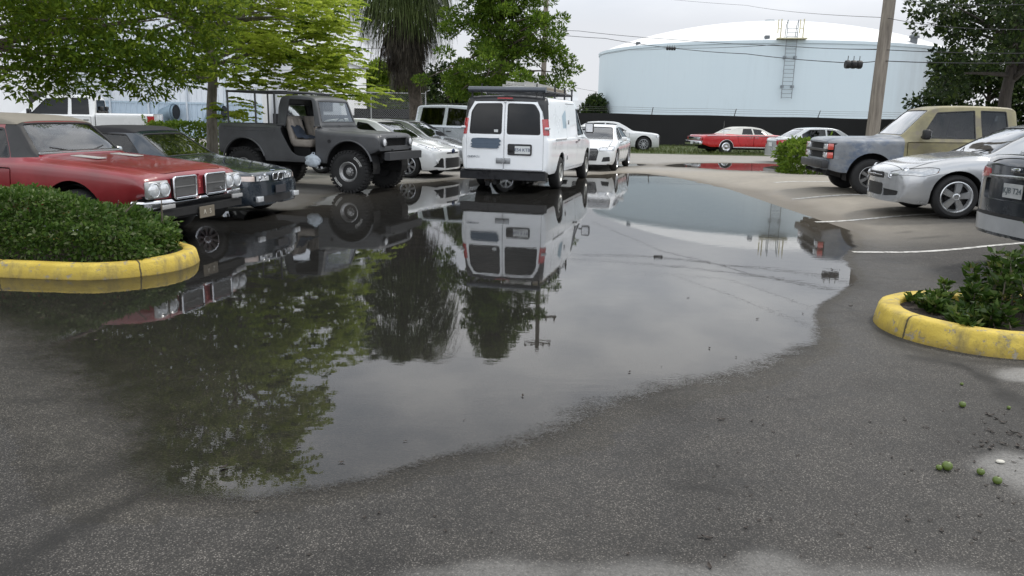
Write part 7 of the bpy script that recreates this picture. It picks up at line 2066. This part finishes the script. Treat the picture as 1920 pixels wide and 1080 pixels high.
# ------------------------------------------------------------------ poles and wires
WOOD = bark('pole_wood', (.11, .095, .08), (.27, .24, .20), (14, 14, 1.2))
def utility_pole(label, base, top, r0, r1, arms, seed=0):
    root = empty('utility_pole', base); tag(root, label, 'utility pole')
    b = bmesh.new(); t = Vector(top)-Vector(base); add_tube(b, [t*k/10 for k in range(11)], [r0+(r1-r0)*k/10 for k in range(11)], 14); mesh_obj('pole', b, WOOD, root, True, 60)
    for (f, half, yaw) in arms:
        b = bmesh.new(); p = t*f; add_box(b, p+Vector((0, -.2, 0)), (2*half, .10, .13), math.radians(yaw)); a = mesh_obj('crossarm', b, WOOD, root)
        b = bmesh.new()
        for x in (-half*.9, -half*.45, half*.45, half*.9): add_lathe(b, [(.05, .06), (.07, .10), (.045, .15), (.07, .2), (.03, .26), (0, .27)], 10, 'Z', c=p+Vector((x, -.2, 0)))
        recalc(b); mesh_obj('insulators', b, simple('insulator', (.16, .13, .12), .3), a, True, 40)
    return root
pa = AT(1016, 215, 45); ta = AT(1016, 30, 45)
utility_pole('slim utility pole with crossarm rising behind the layered tree', (pa.x, 45, 0), (pa.x+.1, 45, 12.2), .16, .12, [(.82, 1.1, 4), (.95, .8, 4)])
pb = AT(1636, 250, 24.5); tb = AT(1668, 0, 24.5)
dirb = (tb-pb)/(tb.z-pb.z)
bb = pb-dirb*(pb.z-.12); tt = pb+dirb*(11.2-pb.z)
utility_pole('stout weathered utility pole leaning right, behind the olive pickup', bb, tt, .205, .15, [(.93, 1.2, 20)])
b = bmesh.new()

def wire(label, pts, r, sag=0.0, cat='cable', coil=None):
    P_ = []
    for i in range(len(pts)-1):
        a, c = Vector(pts[i]), Vector(pts[i+1]); n = 14
        for k in range(n+(i == len(pts)-2)):
            t = k/n; p = a.lerp(c, t); p.z -= sag*4*t*(1-t); P_.append(p)
    root = empty('overhead_cable', P_[0]); tag(root, label, cat, None)
    b = bmesh.new(); add_tube(b, [p-P_[0] for p in P_], r, 5); mesh_obj('cable', b, simple('cable_black', (.02, .02, .022), .6), root)
    if coil:
        for (cp, n, s_) in coil:
            b = bmesh.new(); cp = Vector(cp)-P_[0]
            for k in range(n): add_lathe(b, [(.0, -.09*s_), (.16*s_, -.09*s_), (.17*s_, -.03*s_), (.17*s_, .03*s_), (.16*s_, .09*s_), (0, .09*s_)], 12, 'X', c=cp+Vector(((k-(n-1)/2)*.24*s_, 0, 0)))
            for k in range(n): add_tube(b, [cp+Vector(((k-(n-1)/2)*.24*s_, 0, .1*s_)), cp+Vector(((k-(n-1)/2)*.24*s_, 0, .34*s_))], .015*s_, 4)
            recalc(b); mesh_obj('splice_box', b, DARK, root, True, 50)
    return root
w1 = [AT(1016, 52, 45), AT(1085, 58, 42), AT(1260, 74, 36), AT(1470, 86, 30), AT(1655, 93, 24.5), AT(1930, 100, 20)]
w2 = [AT(1016, 62, 45), AT(1135, 72, 41), AT(1260, 90, 36), AT(1400, 101, 31), AT(1575, 117, 26.5), AT(1652, 114, 24.5), AT(1930, 118, 20)]
w3 = [AT(1122, 102, 60), AT(1180, 93, 52), AT(1260, 90, 40), AT(1450, 84, 31), AT(1655, 92, 24.6)]
w4 = [AT(1150, -14, 70), AT(1400, 10, 50), AT(1660, 33, 24.5), AT(1930, 55, 18)]
w5 = [AT(1300, -18, 70), AT(1660, -6, 24.5), AT(1930, 8, 18)]
wire('upper service cable crossing the tank wall', w1, .011, .03)
wire('lower service cable crossing the tank, carrying dark splice boxes', w2, .013, .03, coil=[(AT(1600, 121, 26), 3, .78), (AT(1258, 91, 36), 4, .45)])
wire('thin cable curving along the tank rim to the leaning pole', w3, .010, .05)
wire('faint high power line above the tank dome', w4, .008, .1)
wire('topmost faint power line near the upper edge of the sky', w5, .008, .1)
for k, (a0, a1) in enumerate((((640, 90), (700, 88)), ((620, 128), (700, 126)), ((630, 160), (715, 158)))):
    wire('thin power line between the %s and the palm, %s of three' % ('feathery tree', ('highest', 'middle', 'lowest')[k]), [AT(a0[0]-200, a0[1]+4, 40), AT(a0[0], a0[1], 39), AT(a1[0]+120, a1[1]-2, 38.5)], .012, .05)
wire('thin power line low in the sky between van and tank', [AT(1016, 150, 60), AT(1120, 172, 70)], .012, .05)

# ------------------------------------------------------------------ small things on the ground
def fruit(px, py, r, label):
    x, y = G(px, py); root = empty('green_fruit', (x, y, 0)); tag(root, label, 'fruit', 'green fruits fallen on the asphalt')
    b = bmesh.new(); bmesh.ops.create_icosphere(b, subdivisions=3, radius=r)
    for v in b.verts: v.co *= 1+.10*(float(fbm(v.co.x/r*1.4+px, v.co.y/r*1.4+v.co.z/r, 3, 3))-.5); v.co.z = v.co.z*.92+r*.88
    mesh_obj('flesh', b, simple('fruit_green', (.085, .125, .022), .5, var=.45, scale=40), root, True)
    b = bmesh.new(); add_tube(b, [(0, 0, r*1.7), (.003, .002, r*1.95)], .004, 5); mesh_obj('stalk', b, BARK, root)
for px, py, r, lab in ((1804, 763, .019, 'green fruit lying alone nearest the yellow kerb'), (1775, 881, .024, 'largest green fruit, left pair member on the right side of the asphalt'), (1760, 881, .015, 'small green fruit touching the largest fruit'), (1838, 890, .018, 'green fruit between the touching pair and the pale patch'), (1869, 907, .020, 'green fruit resting at the edge of the pale patch'), (1803, 722, .010, 'small brownish fruit closest under the kerb'), (1891, 767, .011, 'small fruit beside the dark crack at the right')):
    fruit(px, py, r, lab)
def litter():
    r = np.random.default_rng(91)
    LM = simple('dead_leaf', (.028, .020, .015), .7, var=.7, scale=30)
    src = None; spots = [(1858, 780), (1868, 786), (1880, 793), (1850, 777), (1861, 812), (1855, 808), (1900, 812), (1912, 818), (1893, 815), (1880, 833), (1850, 830), (1908, 838), (1918, 842), (1840, 838), (1856, 842), (1828, 840), (1445, 975), (1560, 507), (1574, 507), (1594, 501), (1240, 690), (1180, 700), (1330, 655), (1420, 600), (1290, 560), (980, 745), (760, 830), (640, 870), (560, 840), (1450, 520), (1505, 590), (1530, 470), (870, 790), (1380, 672), (300, 700), (180, 640), (420, 880), (1352, 788), (1440, 745), (1410, 790), (1595, 574), (1700, 968), (1325, 1010), (1330, 1064)]
    spots += [(1700+r.random()*230, 760+r.random()*260) for _ in range(46)]+[(1300+r.random()*420, 770+r.random()*280) for _ in range(40)]+[(300+r.random()*900, 960+r.random()*110) for _ in range(14)]
    for k, (px, py) in enumerate(spots):
        x, y = G(px, py)
        if src is None:
            b = bmesh.new(); V = [[b.verts.new((.05*(i/4-.5)*2, .022*(j-1)*(1-(abs(i/4-.5)*2)**2.2), .010*abs(j-1)+.012*((i/4-.5)*2)**2+.003)) for j in range(3)] for i in range(5)]
            for i in range(4):
                for j in range(2): b.faces.new((V[i][j], V[i+1][j], V[i+1][j+1], V[i][j+1]))
            bmesh.ops.remove_doubles(b, verts=list(b.verts), dist=1e-4); recalc(b)
            src = mesh_obj('dead_leaf', b, LM, None, True); o = src
        else:
            o = src.copy(); COL.objects.link(o)
        s_ = (.16+.22*r.random()) if 18 <= k < 36 else (.22+.32*r.random()) if k < 45 else (.12+.16*r.random())
        o.location = (x, y, .008 if in_poly(np.array([x]), np.array([y]), pud_r)[0] else .002); o.rotation_euler = (r.normal()*.1, r.normal()*.1, r.random()*6.3); o.scale = (s_, s_*(.7+.6*r.random()), s_)
        tag(o, 'small dark fallen leaf scattered on the asphalt', 'leaf', 'fallen leaves on the asphalt')
litter()
b = bmesh.new(); bmesh.ops.create_icosphere(b, subdivisions=2, radius=.016)
for v in b.verts: v.co.z = v.co.z*.5+.007; v.co.x *= 1.4
x, y = G(1875, 868); o = mesh_obj('pebble', b, simple('pebble_white', (.5, .48, .42), .7), None, True); o.location = (x, y, .001); tag(o, 'pale flat pebble among the fallen leaves and fruits', 'pebble')
# ------------------------------------------------------------------ vehicles
for fn in (red_coupe, teal_convertible, off_roader, work_van, white_hatch, grey_sedan, white_saloon, white_big_saloon, silver_saloon_far, silver_saloon_near, dark_saloon_near, red_convertible, olive_pickup, white_extended_pickup, silver_crew_pickup):
    fn()
